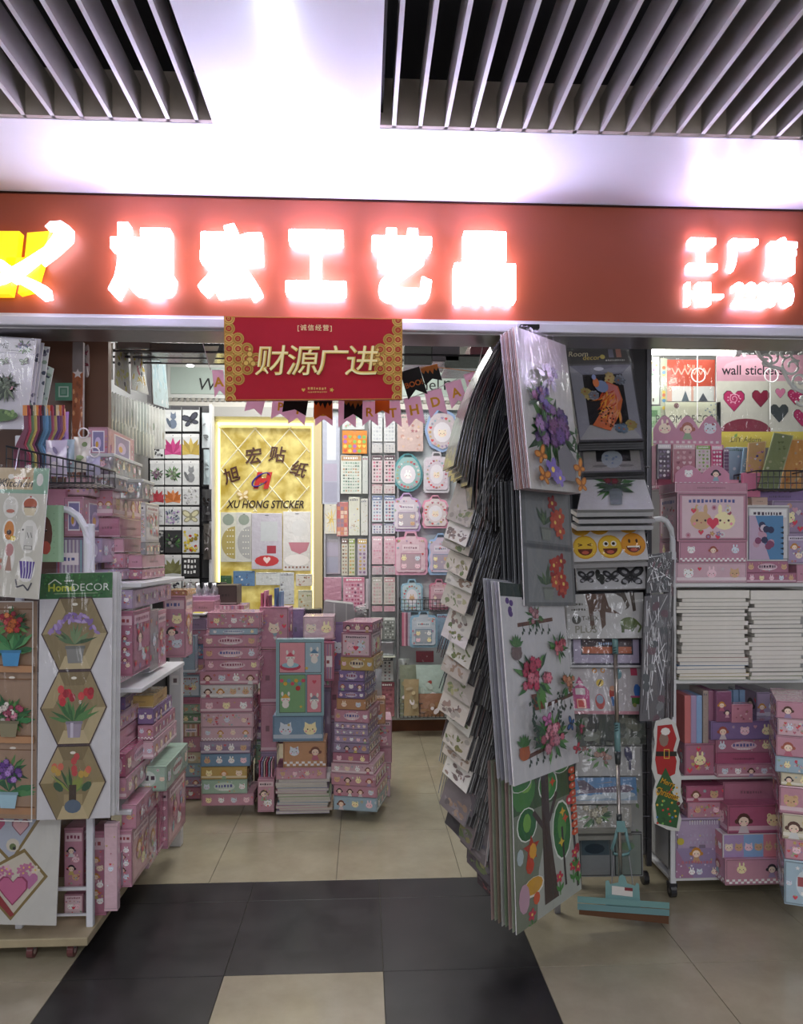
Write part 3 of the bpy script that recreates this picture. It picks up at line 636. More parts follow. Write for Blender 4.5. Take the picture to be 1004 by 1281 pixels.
def pouch(x0, y0, x1, y1, Y, c, c2, label, cat='pouch', group=None, name='plastic_pouch', th=.03, ear=False, seed=1):
    """soft bulged bag with a printed front"""
    a, b, c_, d_ = quad(x0, y0, x1, y1, Y); ctr = (a + b) / 2; w_, h_ = (b - a).length, (d_ - a).length; r_ = random.Random(seed)
    N = 5; M = 6; vs = []; fs = []
    for s in (-1, 1):
        for j in range(M + 1):
            for i in range(N + 1):
                u, v = i / N, j / M; bulge = math.sin(PI * u) * math.sin(PI * min(1, v * 1.05)) * th / 2
                vs.append((w_ * (u - .5) * (1 - .06 * math.sin(PI * v)) + r_.uniform(-.001, .001), s * (bulge + .001) + th / 2, h_ * v + r_.uniform(-.001, .001)))
    n1 = (N + 1) * (M + 1)
    for j in range(M):
        for i in range(N):
            k = j * (N + 1) + i; fs.append((k, k + 1, k + N + 2, k + N + 1)); fs.append((n1 + k + N + 1, n1 + k + N + 2, n1 + k + 1, n1 + k))
    o = MB().mesh(vs, fs, c).build(name, 'wrap', loc=ctr, smooth=True)
    P = Pr(w_ * .8, h_ * .8)
    for k in range(5): P.ell(P.w * r_.uniform(.15, .85), P.h * r_.uniform(.15, .85), P.w * r_.uniform(.08, .22), P.h * r_.uniform(.06, .14), r_.choice([c2, shade(c2, .8), shade(c, 1.2), 'f2e8ee']), 8, r_.uniform(0, 3))
    pm = MB(); P.onto(pm, bilin((-w_ * .4, -.004, h_ * .1), (w_ * .4, -.004, h_ * .1), (w_ * .4, -.004, h_ * .9), (-w_ * .4, -.004, h_ * .9), (0, -1, 0))); pm.build('print', 'wrap', o)
    if ear: MB().tube([(w_ * .1 + .018 * cos(t), .01, h_ + .014 + .018 * sin(t)) for t in [2 * PI * k / 12 for k in range(12)]], .003, 'efe6ea', 6, True).build('ring_handle', 'plastic', o)
    tag(o, label, cat, group); return o
pouch(66, 514, 84, 560, 2.87, 'b48ad0', '8a6ab8', 'purple plastic pack standing behind the round white pack in the basket', seed=4)
pouch(55, 550, 82, 596, 2.76, 'cfc3dc', 'b0a0cc', 'round whitish lilac pack in the wire basket', seed=5)
pouch(80, 549, 92, 590, 2.80, 'a8bcc8', 'c88aa8', 'small bluish pack beside the lilac pack in the basket', seed=6)
pouch(90, 546, 112, 590, 2.80, 'd8cfc8', '9ab07a', 'clear pouch with a ring handle and greenish contents', seed=7, ear=True)
pouch(106, 570, 124, 594, 2.78, 'b9b4d0', 'd8d4ec', 'small lilac pouch with a ring handle in front of pink ribbons', seed=8, ear=True)
pouch(110, 556, 138, 600, 3.1, 'c48ab4', 'a86a9c', 'bundle of pink ribbons in a bag above the cart', seed=9)
def wire_basket(x0, x1, yt, yb, Y, d, nx, label, group=None, slope=0):
    a, b = PT(x0, yt, Y), PT(x1, yt + slope, Y); zb = PZ((x0 + x1) / 2, yb, Y); o = empty('wire_basket', ((a.x + b.x) / 2, Y, zb)); org = Vector(o.location)
    rim = MB(); c = '2b2b30'
    for p in ([a, b, b + Vector((0, d, 0)), a + Vector((0, d, 0))],): rim.tube([x - org for x in p], .0035, c, 5, True)
    zb2 = [Vector((p.x, p.y, zb)) for p in (a, b, b + Vector((0, d, 0)), a + Vector((0, d, 0)))]; rim.tube([x - org for x in zb2], .003, c, 5, True); rim.build('basket_rim', 'plastic', o)
    for k in range(nx + 1):
        p = a.lerp(b, k / nx) - org; MB().tube([p, Vector((p.x, p.y, 0)), Vector((p.x, p.y + d, 0)), Vector((p.x, p.y + d, p.z))], .0022, c, 4).build('wire', 'plastic', o)
    for k in range(3):
        p0, p1 = (a - org).lerp(Vector((a.x, a.y, zb)) - org, k / 3), (b - org).lerp(Vector((b.x, b.y, zb)) - org, k / 3); MB().tube([p0, p1], .002, c, 4).build('wire', 'plastic', o)
    tag(o, label, 'wire basket', group); return o
wb = wire_basket(8, 118, 558, 604, 2.69, .22, 14, 'black wire basket on the rolling cart holding hand fans', slope=24)
b_ = Vector(wb.location); MB().tube([PT(24, 561, 2.69) - b_, PT(21, 575, 2.63) - b_, PT(19, 588, 2.603) - b_], .002, 'c8c8cc', 5).build('hook', 'metal', wb)
# brown pane items
q = quad(69, 479, 90, 501, 3.3); wq, hq = qsize(q); P = Pr(wq, hq); P.bg('5f9c80'); P.frame(wq * .2, hq * .2, wq * .8, hq * .8, wq * .08, 'c5dccf'); P.rect(wq * .36, hq * .36, wq * .64, hq * .64, '8ab5a0')
sheet('wall_notice', q, .004, P, 'small green square notice on the brown panel', 'notice', film=False)
q = [PT(90, 600, 3.28), PT(103, 600, 3.28), PT(104, 428, 3.28), PT(91, 428, 3.28)]; wq, hq = qsize(q); P = Pr(wq, hq); P.bg('a8582a'); r_ = random.Random(3)
for k in range(26): P.line(wq * r_.random(), hq * r_.random(), wq * r_.random(), hq * r_.uniform(0, 1), .0015, r_.choice(('d98a50', '7c3a1c', 'e8b890'))) if False else P.ell(wq * r_.random(), hq * r_.uniform(.05, .95), .006, .012, r_.choice(('c9743c', '8a4420', 'e0a070')), 6)
P.rect(0, hq * .78, wq, hq, '8a8080'); P.star(wq / 2, hq * .77, wq * .5, 'e9dfe0')
sheet('hanging_strip', q, .02, P, 'long orange bundle in clear wrap hanging beside the brown panel', 'wrapped bundle')
# kitchen card
Yk = 2.60
q = [PT(-52, 742, Yk), PT(48, 750, Yk), PT(62, 586, Yk + .05), PT(-46, 584, Yk + .05)]; wq, hq = qsize(q); P = Pr(wq, hq); P.bg('d2cec2')
P.rect(0, hq * .8, wq, hq, '8fb39c'); P.rect(0, hq * .83, wq * .82, hq, 'c9b18c'); P.text('Kitchen', wq * .62, hq * .85, hq * .055, '3a2c24', .01, shear=.25); P.text('our', wq * .44, hq * .875, hq * .04, '4a3c34', 0, shear=.2); P.marks(wq * .6, wq * .8, hq * .91, hq * .02, 'c0603c', rng)
P.ell(wq * .9, hq * .91, wq * .04, hq * .05, 'e8e4e0'); P.disc(wq * .56, hq * .93, wq * .035, 'eee8e0', 8)
def rim_(x, y, a, b): P.ell(wq * x, hq * y, wq * a, hq * b, 'efece6', 14)
rim_(.58, .69, .09, .085); P.disc(wq * .55, hq * .73, wq * .035, 'e0dcd4'); P.disc(wq * .6, hq * .735, wq * .035, 'e0dcd4'); P.rect(wq * .52, hq * .64, wq * .64, hq * .71, 'dedad2'); P.ell(wq * .58, hq * .66, wq * .05, hq * .015, 'c2705a')
rim_(.81, .7, .1, .08); P.ell(wq * .81, hq * .72, wq * .08, hq * .045, 'b5532c', 14); P.rect(wq * .74, hq * .66, wq * .88, hq * .7, '6a3a26'); P.poly([(wq * .73, hq * .69), (wq * .89, hq * .69), (wq * .86, hq * .63), (wq * .76, hq * .63)], 'e2d4b4'); P.disc(wq * .81, hq * .775, wq * .012, 'b03030')
rim_(.58, .5, .08, .1); P.ell(wq * .58, hq * .51, wq * .06, hq * .075, 'd98a3c'); P.ell(wq * .58, hq * .495, wq * .03, hq * .02, '3a201c'); P.ell(wq * .63, hq * .45, wq * .035, hq * .02, 'e2c63c')
rim_(.82, .47, .11, .13); P.poly([(wq * .76, hq * .36), (wq * .88, hq * .36), (wq * .86, hq * .55), (wq * .78, hq * .55)], 'd9d6cf'); P.frame(wq * .77, hq * .37, wq * .87, hq * .4, .002, '8a8680'); P.line(wq * .8, hq * .5, wq * .82, hq * .46, .002, '5a5650'); P.line(wq * .84, hq * .5, wq * .86, hq * .46, .002, '5a5650'); P.disc(wq * .745, hq * .52, wq * .012, '4a4640')
rim_(.6, .3, .07, .12); P.poly([(wq * .56, hq * .2), (wq * .64, hq * .2), (wq * .61, hq * .33), (wq * .59, hq * .33)], 'b08878'); P.ell(wq * .6, hq * .36, wq * .05, hq * .05, 'c58a8a')
rim_(.82, .22, .11, .1); P.poly([(wq * .73, hq * .28), (wq * .92, hq * .28), (wq * .89, hq * .15), (wq * .76, hq * .15)], '5a3f96')
for k in range(4): P.path([(wq * (.77 + .04 * k), hq * .28), (wq * (.785 + .035 * k), hq * .2), (wq * (.78 + .03 * k), hq * .13)], .003, 'eae6f2')
P.path([(wq * .7, hq * .14), (wq * .72, hq * .08), (wq * .8, hq * .1), (wq * .86, hq * .06), (wq * .9, hq * .12)], .005, '4a4650')
for k in range(10): P.ell(wq * (.45 if k % 2 else .5) + rng.uniform(-.02, .02), hq * rng.uniform(.05, .6), wq * .012, hq * .02, rng.choice(('c07a5a', 'd8a0a0', 'e8e4e0')), 6)
sheet('sticker_card', q, .004, P, 'beige kitchen sticker card with a chef hat, cupcake and purple apron', 'sticker card')
# plants on wooden shelves card
q = [PT(-55, 1022, 2.8), PT(45.5, 1025, 2.8), PT(47, 752, 2.86), PT(-52, 752, 2.86)]; wq, hq = qsize(q); P = Pr(wq, hq); P.bg('a88a72'); r_ = random.Random(8)
for k in range(3):
    y = hq * (.02 + .325 * k); P.rect(wq * .02, y, wq * .98, y + hq * .03, 'b88a64'); P.rect(wq * .02, y + hq * .03, wq * .98, y + hq * .036, '7c5638'); P.ell(wq * .7, y + hq * .3, wq * .04, hq * .006, 'e8e0d4'); P.rect(wq * .02, y + hq * .29, wq * .98, y + hq * .295, '7c5638')
    fc = (['8a5cb0', 'a678c8', '6c3f96'], ['d78aa0', 'f0e4dc', 'b8506c'], ['c23a3a', 'd9702f', 'b02a3e'])[k]; pc = ('9fc0cf', '8b8368', '4c8fc0')[k]; x = wq * (.66, .68, .72)[k]
    for j in range(16): P.leaf(x, y + hq * .1, wq * r_.uniform(.22, .42), wq * .04, r_.uniform(-.2, PI + .2), r_.choice(('3c7a48', '2f5f3a', '58905a')))
    bouquet(P, x, y + hq * (.19, .13, .22)[k], wq * .22, fc, r_, 14); pot(P, x, y + hq * .03, wq * .24, hq * .07, pc)
P.frame(0, 0, wq, hq, .004, 'd8d4d0')
sheet('sticker_card', q, .004, P, 'tall sticker card showing three potted plants on wooden shelves', 'sticker card')
# hexagon card
q = [PT(46, 1026, 2.78), PT(137.5, 1023, 2.78), PT(141, 716, 2.84), PT(50, 718, 2.84)]; wq, hq = qsize(q); P = Pr(wq, hq); P.bg('dddbe0')
P.rect(0, hq * .895, wq, hq, '2f6b34'); r_ = random.Random(4)
for k in range(60): P.leaf(wq * r_.uniform(0, .95), hq * r_.uniform(.9, .985), .012, .003, r_.uniform(0, 3), r_.choice(('3f8a44', '1f4f26', '4c9a50')))
P.text('Home', wq * .3, hq * .925, hq * .032, 'c9d24a', .03); P.text('DECOR', wq * .7, hq * .926, hq * .03, 'e9efe9', -.005, wide=1.05); P.path([(wq * .12, hq * .955), (wq * .21, hq * .975), (wq * .3, hq * .955)], .004, 'e9efe9'); P.rect(wq * .2, hq * .915, wq * .8, hq * .917, 'b8cfa8'); P.marks(wq * .34, wq * .48, hq * .965, hq * .008, 'e9efe9', rng)
for k in range(3):
    cy = hq * (.75 - .302 * k); cx_ = wq * .49; hh = hq * .151; hw = wq * .46
    hx = lambda s: [(cx_ - hw * s, cy), (cx_ - hw * .47 * s, cy + hh * s), (cx_ + hw * .5 * s, cy + hh * s), (cx_ + hw * s, cy), (cx_ + hw * .5 * s, cy - hh * s), (cx_ - hw * .47 * s, cy - hh * s)]
    P.poly(hx(1), '4a3636'); O_, I_ = hx(.96), hx(.6)
    for j in range(6): P.poly([O_[j], O_[(j + 1) % 6], I_[(j + 1) % 6], I_[j]], ['b3a078', '857450', '9c8b64', 'bfae86', 'cab890', '8f7e58'][j])
    P.poly(I_, '93815c'); P.rect(cx_ - hw * .25, cy - hh * .58, cx_ + hw * .3, cy - hh * .3, 'ab9870'); P.ell(cx_, cy + hh * .8, wq * .04, hh * .04, 'f4efe0', 8)
    if k == 0:
        for j in range(20): P.leaf(cx_, cy - hh * .3, hh * r_.uniform(.4, .75), .006, r_.uniform(.3, PI - .3), r_.choice(('5e7a52', '3f5c3c', '7a9468')))
        for j in range(44): t = r_.uniform(.2, PI - .2); P.ell(cx_ + hh * r_.uniform(.4, .66) * cos(t) * 1.05, cy - hh * .08 + hh * r_.uniform(.42, .62) * sin(t), .013, .006, r_.choice(('a98cc8', 'c3aade', '8d6fb4')), 7, r_.uniform(0, 3))
        pot(P, cx_ + .003, cy - hh * .8, .066, hh * .45, '8d8c88')
    elif k == 1:
        for j in range(22): P.leaf(cx_, cy - hh * .4, hh * r_.uniform(.45, .8), .007, r_.uniform(.2, PI - .2), r_.choice(('5a8a4c', '3c6b38')))
        for j in range(13): P.ell(cx_ + wq * r_.uniform(-.26, .26), cy + hh * r_.uniform(.15, .5), .012, .016, r_.choice(('c8303a', 'a81f30', 'd84a4a')), 8)
        pot(P, cx_ + .003, cy - hh * .8, .056, hh * .42, 'a89cb0'); P.rect(cx_ - .01, cy - hh * .8, cx_, cy - hh * .4, 'd4ccdc')
    else:
        for j in range(14): P.leaf(cx_, cy - hh * .3, hh * r_.uniform(.5, .9), .006, r_.uniform(.6, PI - .6), r_.choice(('6d8a4c', '3c5b38', '8f9c4a')))
        for s in (-1, 1): P.ell(cx_ + s * .05, cy - hh * .1, .022, .013, '3a5c42', 8, s * .8)
        P.rect(cx_ - .012, cy - hh * .5, cx_ + .014, cy - hh * .05, '4a3a2e')
        for j in range(12): P.ell(cx_ + wq * r_.uniform(-.28, .28), cy + hh * r_.uniform(.2, .7), .011, .014, r_.choice(('c84a4a', 'd9705a', 'c9a24a')), 7)
        P.ell(cx_ + .002, cy - hh * .62, .03, hh * .18, '5f6f84', 12)
sheet('sticker_card', q, .004, P, 'long card with three hexagon flower niches under a green header', 'sticker card')
under('sticker_card', [p + Vector((.006, .012, 0)) for p in q], .003, (.002, .01, 0), 4, 'white card edge right behind the hexagon flower card', 'sticker card', 'copies behind the hexagon card', 'd4d4d6')
# hearts card
q = [PT(-62, 1155, 2.82), PT(70, 1158, 2.82), PT(76, 1020, 2.86), PT(-60, 1020, 2.86)]; wq, hq = qsize(q); P = Pr(wq, hq); P.bg('d6d4cf')
def dia(cx_, cy, r, c1, c2): P.poly([(cx_ - r, cy), (cx_, cy - r), (cx_ + r, cy), (cx_, cy + r)], c1); r *= .9; P.poly([(cx_ - r, cy), (cx_, cy - r), (cx_ + r, cy), (cx_, cy + r)], c2)
X_ = lambda px: (px + 60) / 136 * wq; Z_ = lambda py: (1158 - py) / 138 * hq
P.poly([(X_(-60), Z_(1020)), (X_(54), Z_(1020)), (X_(15), Z_(1082)), (X_(-20), Z_(1045))], '8a7444'); P.poly([(X_(-60), Z_(1020)), (X_(49), Z_(1020)), (X_(15), Z_(1076)), (X_(-20), Z_(1040))], 'b6bccc')
P.heart(X_(26), Z_(1035), .032, '8a5868'); P.heart(X_(26), Z_(1035), .027, 'd8a8ac'); P.heart(X_(-4), Z_(1033), .03, 'b05070'); P.disc(X_(17), Z_(1058), .024, 'd8cfc0'); P.disc(X_(17), Z_(1060), .012, '6a7a4a'); P.disc(X_(19), Z_(1062), .006, '2a2a2a')
P.poly([(X_(-30), Z_(1098)), (X_(32), Z_(1062)), (X_(63), Z_(1097)), (X_(17), Z_(1153)), (X_(-32), Z_(1100))], '8a7444'); P.poly([(X_(-24), Z_(1098)), (X_(32), Z_(1067)), (X_(58), Z_(1097)), (X_(17), Z_(1148)), (X_(-26), Z_(1100))], 'd8cfc0')
for k in range(12): P.flower(X_(rng.uniform(-5, 48)), Z_(rng.uniform(1080, 1100)), .016, rng.choice(('d98ab0', 'e8b8c8', 'c87aa0', 'e9dccb')))
P.heart(X_(40), Z_(1103), .03, 'c478a8'); P.poly([(X_(2), Z_(1120)), (X_(22), Z_(1145)), (X_(17), Z_(1148)), (X_(-5), Z_(1125))], '983038'); P.heart(X_(19), Z_(1115), .055, '9a3a62'); P.heart(X_(19), Z_(1115), .049, 'cf6c98')
sheet('sticker_card', q, .004, P, 'white card with pink hearts in gold diamond frames near the floor', 'sticker card', mat='card')
# ---- the rolling cart: white tube frame on a wooden board with casters
Xc = PX(111, 2.9); Xl = -2.05; YC0, YC1 = 2.9, 3.66; ZPL = .10
cart = empty('rolling_cart', ((Xc + Xl) / 2, YC0, 0)); org = Vector(cart.location)
def C(mb, name, mat='paint', par=None): 
    mb.v = [tuple(Vector(v) - org) for v in mb.v]; return mb.build(name, mat, par or cart)
zpl = .088
C(MB().box(Xl, Xc + .02, 2.83, YC1, zpl - .032, zpl, 'b0a284', .004), 'base_board', 'wood')
zb_ = zpl
for x in (Xc, PX(22, 2.9), -1.75):
    C(MB().box(x - .013, x + .013, 2.905, 2.931, zb_, PZ(110, 655 if x > -1.1 else 545, 2.9), 'e4e6ee', .004), 'post')
for yy in (YC1 - .06,): C(MB().box(Xc + .0, Xc + .035, yy, yy + .03, zb_, PZ(213, 745, 3.6), 'd9dade', .004), 'post')
C(MB().tube([PT(109, 740, 2.9), PT(109, 680, 2.9), PT(106, 660, 2.9), PT(98, 646, 2.9), PT(86, 638, 2.9), PT(70, 636, 2.9)], .014, 'e9eaf2', 10), 'top_arch')
C(MB().box(PX(22, 2.9), Xc, 2.91, 2.925, PZ(100, 1148, 2.9), PZ(100, 1157, 2.9) + .035, 'dcdde2', .003), 'cross_bar')
C(MB().box(PX(22, 2.9), Xc, 2.91, 2.925, PZ(100, 1116, 2.9), PZ(100, 1112, 2.9), 'dcdde2', .003), 'cross_bar')
shelf_z = []
for py, Yr in ((729, 2.98), (860, 2.98), (1012, 2.98)):
    z = PZ(150, py, Yr); shelf_z.append(z); C(MB().box(Xl, -.86 if py < 900 else -.9, 2.96, YC1, z - .018, z, 'd9dade', .003), 'shelf')
for x, y in ((Xc - .05, 2.87), (PX(40, 2.87), 2.87), (Xc - .02, 3.6), (-1.8, 3.6)):
    r = (zpl - .035) / 2 * .95
    wl = C(MB().tube([(x - .011, y, r), (x + .011, y, r)], r, '6a3a3a', 14), 'caster', 'plastic'); C(MB().tube([(x - .0115, y, r), (x + .0115, y, r)], r * .5, 'c8b0a8', 10), 'wheel_hub', 'plastic', wl); C(MB().box(x - .016, x + .016, y - .012, y + .012, r * 1.4, zpl - .035, '8a8a8a'), 'caster_fork', 'metal', wl)
tag(cart, 'white tube frame rolling cart on a worn wooden board with small casters', 'rolling cart')
# ---- boxes on the cart
T = sb
T(80, 104, 133, 671, 621, 2.95, 'pink', 'window', 'pink toy box with a dark display window beside the cart arch')
T(82, 112, 125, 620, 597, 2.98, 'pale pink', 'scatter', 'pale pink box with a small framed figure, above the display window box')
T(112, 142, 158, 620, 592, 3.12, 'pink', 'gingham', 'pink box with an oval girl portrait behind the pale crowned box')
T(120, 141, 180, 646, 612, 3.10, 'pink', 'row', 'wide pink display box of small figures facing the aisle')
T(118, 150, 178, 672, 647, 3.12, 'rose', 'plain', 'shiny rose box under the display box of small figures')
T(70, 106, 127, 726, 672, 2.96, 'mauve', 'stripes', 'mauve box right behind the cart arch on the top shelf')
T(107, 128, 162, 704, 673, 3.0, 'lilac', 'title', 'lilac box with colourful lettering on the top shelf')
T(118, 148, 180, 726, 712, 3.06, 'lilac', 'scatter', 'flat lilac box lying on the shelf edge')
T(128, 155, 182, 691, 673, 3.14, 'pink', 'plain', 'small pink box behind the colourful lettering box')
T(130, 155, 180, 711, 692, 3.14, 'pink', 'scatter', 'pink wrapped box above the flat lilac box')
T(160, 178, 206, 711, 694, 3.2, 'pink', 'plain', 'pink box near the back end of the top shelf')
T(160, 178, 206, 725, 712, 3.2, 'rose', 'scatter', 'rose box lowest at the back end of the top shelf')
T(74, 106, 112, 726, 706, 3.05, 'pink', 'plain', 'pink box mostly hidden behind the green header card') if False else None
T(110, 135, 168, 571, 534, 3.08, 'pink', 'window', 'pink framed toy box with a figure behind its window, topmost on the cart')
for (a, b, c, y1, y0, Yn, lb) in ((112, 142, 177, 592, 568, 3.08, 'clear plastic tub of red sweets, upper of two by the white packs'), (116, 144, 178, 612, 594, 3.05, 'clear plastic tub, lower one above the figure display box'), (150, 178, 192, 624, 600, 3.2, 'small clear plastic tub beside the hanging bags')):
    o = T(a, b, c, y1, y0, Yn, 'grey', 'scatter', lb, 'clear plastic tubs', mat='tub', name='plastic_tub', cat='tub'); 
    dm = o.dimensions; Xs = PX(b, Yn)
    w_ = Xs - PX(a, Yn); d_ = max(.03, Y_at(c, Xs) - Yn); zt = PZ(b, y0, Yn) - PZ(b, y1, Yn)
    MB().box(-w_ / 2 - .004, w_ / 2 + .004, -.004, d_ + .004, zt - .012, zt + .003, 'd2d4d4', .003).build('lid', 'plastic', o)
T(176, 182, 199, 678, 628, 3.2, 'white', 'tall', 'tall off-white carton with small windows at the back of the top shelf')
T(176, 182, 200, 694, 678, 3.2, 'grey', 'row', 'small grey box under the tall off-white carton')
# green notebook
q = quad(52, 632, 77, 703, 2.84); wq, hq = qsize(q); P = Pr(wq, hq); P.bg('a8cfa8'); P.rect(wq * .84, 0, wq, hq, 'b9dcbc'); r_ = random.Random(7)
P.ell(wq * .2, hq * .5, wq * .34, hq * .3, '6a4438', 14); P.ell(wq * .2, hq * .25, wq * .26, hq * .12, 'c05a4a', 10); P.disc(wq * .22, hq * .55, wq * .06, '2a2020'); P.disc(wq * .24, hq * .57, wq * .02, 'ffffff')
for k in range(8): P.disc(wq * .62, hq * (.15 + .1 * k), wq * .03, '8ab88c', 6)
sheet('notebook', q, .02, P, 'pale green notebook with a brown cartoon face beside the kitchen card', 'notebook', film=False, body='a8cfa8')
q = quad(60, 612, 82, 640, 2.95); wq, hq = qsize(q); P = Pr(wq, hq); P.bg('c88aa0'); sheet('notebook', q, .02, P, 'plain pink notebook behind the green one', 'notebook', film=False, body='c88aa0')
# second shelf
pr = T(150, 166, 214, 762, 738, 2.96, 'lilac', 'scatter', 'puffy lilac wrapped roll lying on top of the upright pink boxes', mat='wrap', name='wrapped_roll', cat='wrapped roll')
T(144, 147, 166, 857, 764, 2.94, 'pink', 'stripes', 'upright pink box next to the hexagon card edge')
T(150, 166, 188, 846, 764, 2.97, 'rose', 'tall', 'upright rose box with a tall patterned window')
T(170, 187, 198, 842, 764, 3.22, 'grey', 'scatter', 'upright glittery grey box on the second cart shelf')
T(184, 197, 208, 836, 764, 3.36, 'pink', 'tall', 'upright pink box last on the second cart shelf')
# third level
T(143, 146, 183, 943, 918, 2.93, 'pink', 'plain', 'wedge of pink gift box tilting below the second shelf')
T(146, 155, 180, 866, 852, 3.02, 'pale blue', 'plain', 'pale blue box peeking out under the second shelf') if False else None
T(150, 157, 182, 905, 872, 3.1, 'purple', 'scatter', 'purple box with toast-like pictures under the second shelf')
T(158, 192, 209, 885, 870, 3.2, 'yellow', 'plain', 'small yellow box wedged on a purple box')
T(172, 192, 215, 906, 886, 3.18, 'purple', 'row', 'purple box with a row of dots under the yellow one')
T(172, 192, 219, 926, 907, 3.17, 'pink', 'gingham', 'pink box below the purple dotted box on the aisle side')
T(172, 192, 221, 950, 927, 3.16, 'pale pink', 'row', 'pale pink box, lowest of the aisle pile above the mint tray')
T(142, 146, 182, 917, 898, 2.92, 'pale pink', 'scatter', 'pale pink box in cellophane beside the hexagon card')
T(142, 157, 191, 972, 943, 2.93, 'hot pink', 'title', 'hot pink box tilting outwards halfway down the cart')
T(142, 158, 193, 1000, 973, 2.93, 'pink', 'row', 'pink box below the hot pink one halfway down the cart')
T(160, 208, 235, 990, 958, 3.2, 'mint', 'title', 'mint green open tray of small packs sticking into the aisle')
T(152, 171, 200, 1037, 1006, 2.98, 'pink', 'scatter', 'long pink box lying on the upright boxes of the cart')
# bottom level upright
T(146, 165, 187, 1110, 1038, 2.96, 'pink', 'tall', 'tall upright pink box at the foot of the cart')
T(174, 186, 198, 1087, 1022, 3.24, 'pale pink', 'tall', 'upright pale pink box second along the foot of the cart')
T(186, 197, 211, 1070, 993, 3.36, 'hot pink', 'plain', 'upright magenta box with plain sides at the foot of the cart')
T(196, 210, 232, 1062, 985, 3.46, 'pink', 'tall', 'upright pink box at the aisle end of the cart foot')
T(130, 147, 150, 1140, 1030, 2.90, 'pale pink', 'scatter', 'tall pink toy box with a raised dotted rim right of the cart post')
T(148, 151, 166, 1112, 1066, 2.93, 'pink', 'stripes', 'small upright pink box standing before the tall one')
for (x0, x1, y0, y1, Y, cn, s_, lb) in ((80, 104, 1036, 1113, 2.99, 'pink', 'tall', 'pink figure box between the hearts card and the cart post'), (80, 104, 1119, 1146, 2.99, 'pink', 'cover', 'pink box with a white pot picture on the cart board'), (112, 133, 1040, 1146, 3.0, 'rose', 'tall', 'rose box with white dots behind the cart post'),
        (118, 136, 864, 1016, 3.05, 'pink', 'tall', 'pink box seen behind the hexagon card edge')):
    a, b = PX(x0, Y), PX(x1, Y); gift_box(b - a, .12, PZ(x0, y0, Y) - PZ(x0, y1, Y), NAMEC[cn], s_, lb, ((a + b) / 2, Y, PZ(x0, y1, Y)), group='boxes at the foot of the rolling cart', faces='FR')
# ================================================================ centre: stacks of boxes on the shop floor
rng = random.Random(21)
stack('the tall front stack', 4.35, .24, 1008, [(252, 317, 993, 'pink', 'row'), (252, 309, 975, 'mint', 'title'), (251, 309, 959, 'yellow', 'row'), (250.5, 313, 943, 'blue', 'row'), (250.5, 313, 927, 'mauve', 'row'),
    (251, 316, 909.5, 'pale pink', 'gingham'), (251, 317, 891.5, 'pale pink', 'scatter'), (250, 316, 873, 'pink', 'row'), (251, 316, 856.5, 'white', 'row'), (249.5, 323, 839, 'pink', 'row'),
    (256, 325, 825, 'pink', 'title'), (254, 322, 809.5, 'pink', 'title'), (254, 322, 794, 'pink', 'title'), (262, 322, 786, 'pale blue', 'title'), (259, 326, 766, 'pink', 'scatter')], 'front stack of flat boxes', lids=.1)
stack('the back stack by the white stand', 4.62, .2, 1000, [(226, 251, 985, 'rose', 'scatter'), (226, 251, 972, 'mauve', 'row'), (228, 252, 955, 'pale blue', 'scatter'), (228, 252, 941, 'cream', 'title'), (227, 251, 922, 'pink', 'scatter'),
    (227, 251, 905, 'peach', 'stripes'), (226, 251, 893, 'green', 'row'), (227, 251, 881, 'mint', 'scatter'), (227, 251, 872, 'rose', 'plain'), (226, 250, 844, 'pale blue', 'cover'), (234, 256, 824, 'pink', 'row'), (234, 256, 806, 'blue', 'scatter'), (234, 258, 788, 'pink', 'scatter'), (230, 258, 774, 'mauve', 'plain')], 'stack behind the front stack', lids=0)
stack('the narrow stack behind the comic box', 4.66, .2, 1004, [(318, 343, 955, 'brown', 'plain'), (319, 343, 925, 'green', 'tall'), (318, 344, 912, 'lilac', 'row'), (318, 342, 900, 'purple', 'row'), (318, 342, 888, 'pink', 'plain'), (318, 342, 868, 'rose', 'plain'), (330, 345, 852, 'pink', 'scatter'), (328, 346, 838, 'pale pink', 'row'), (332, 348, 812, 'pink', 'plain')], 'narrow stack behind the comic box', lids=0)
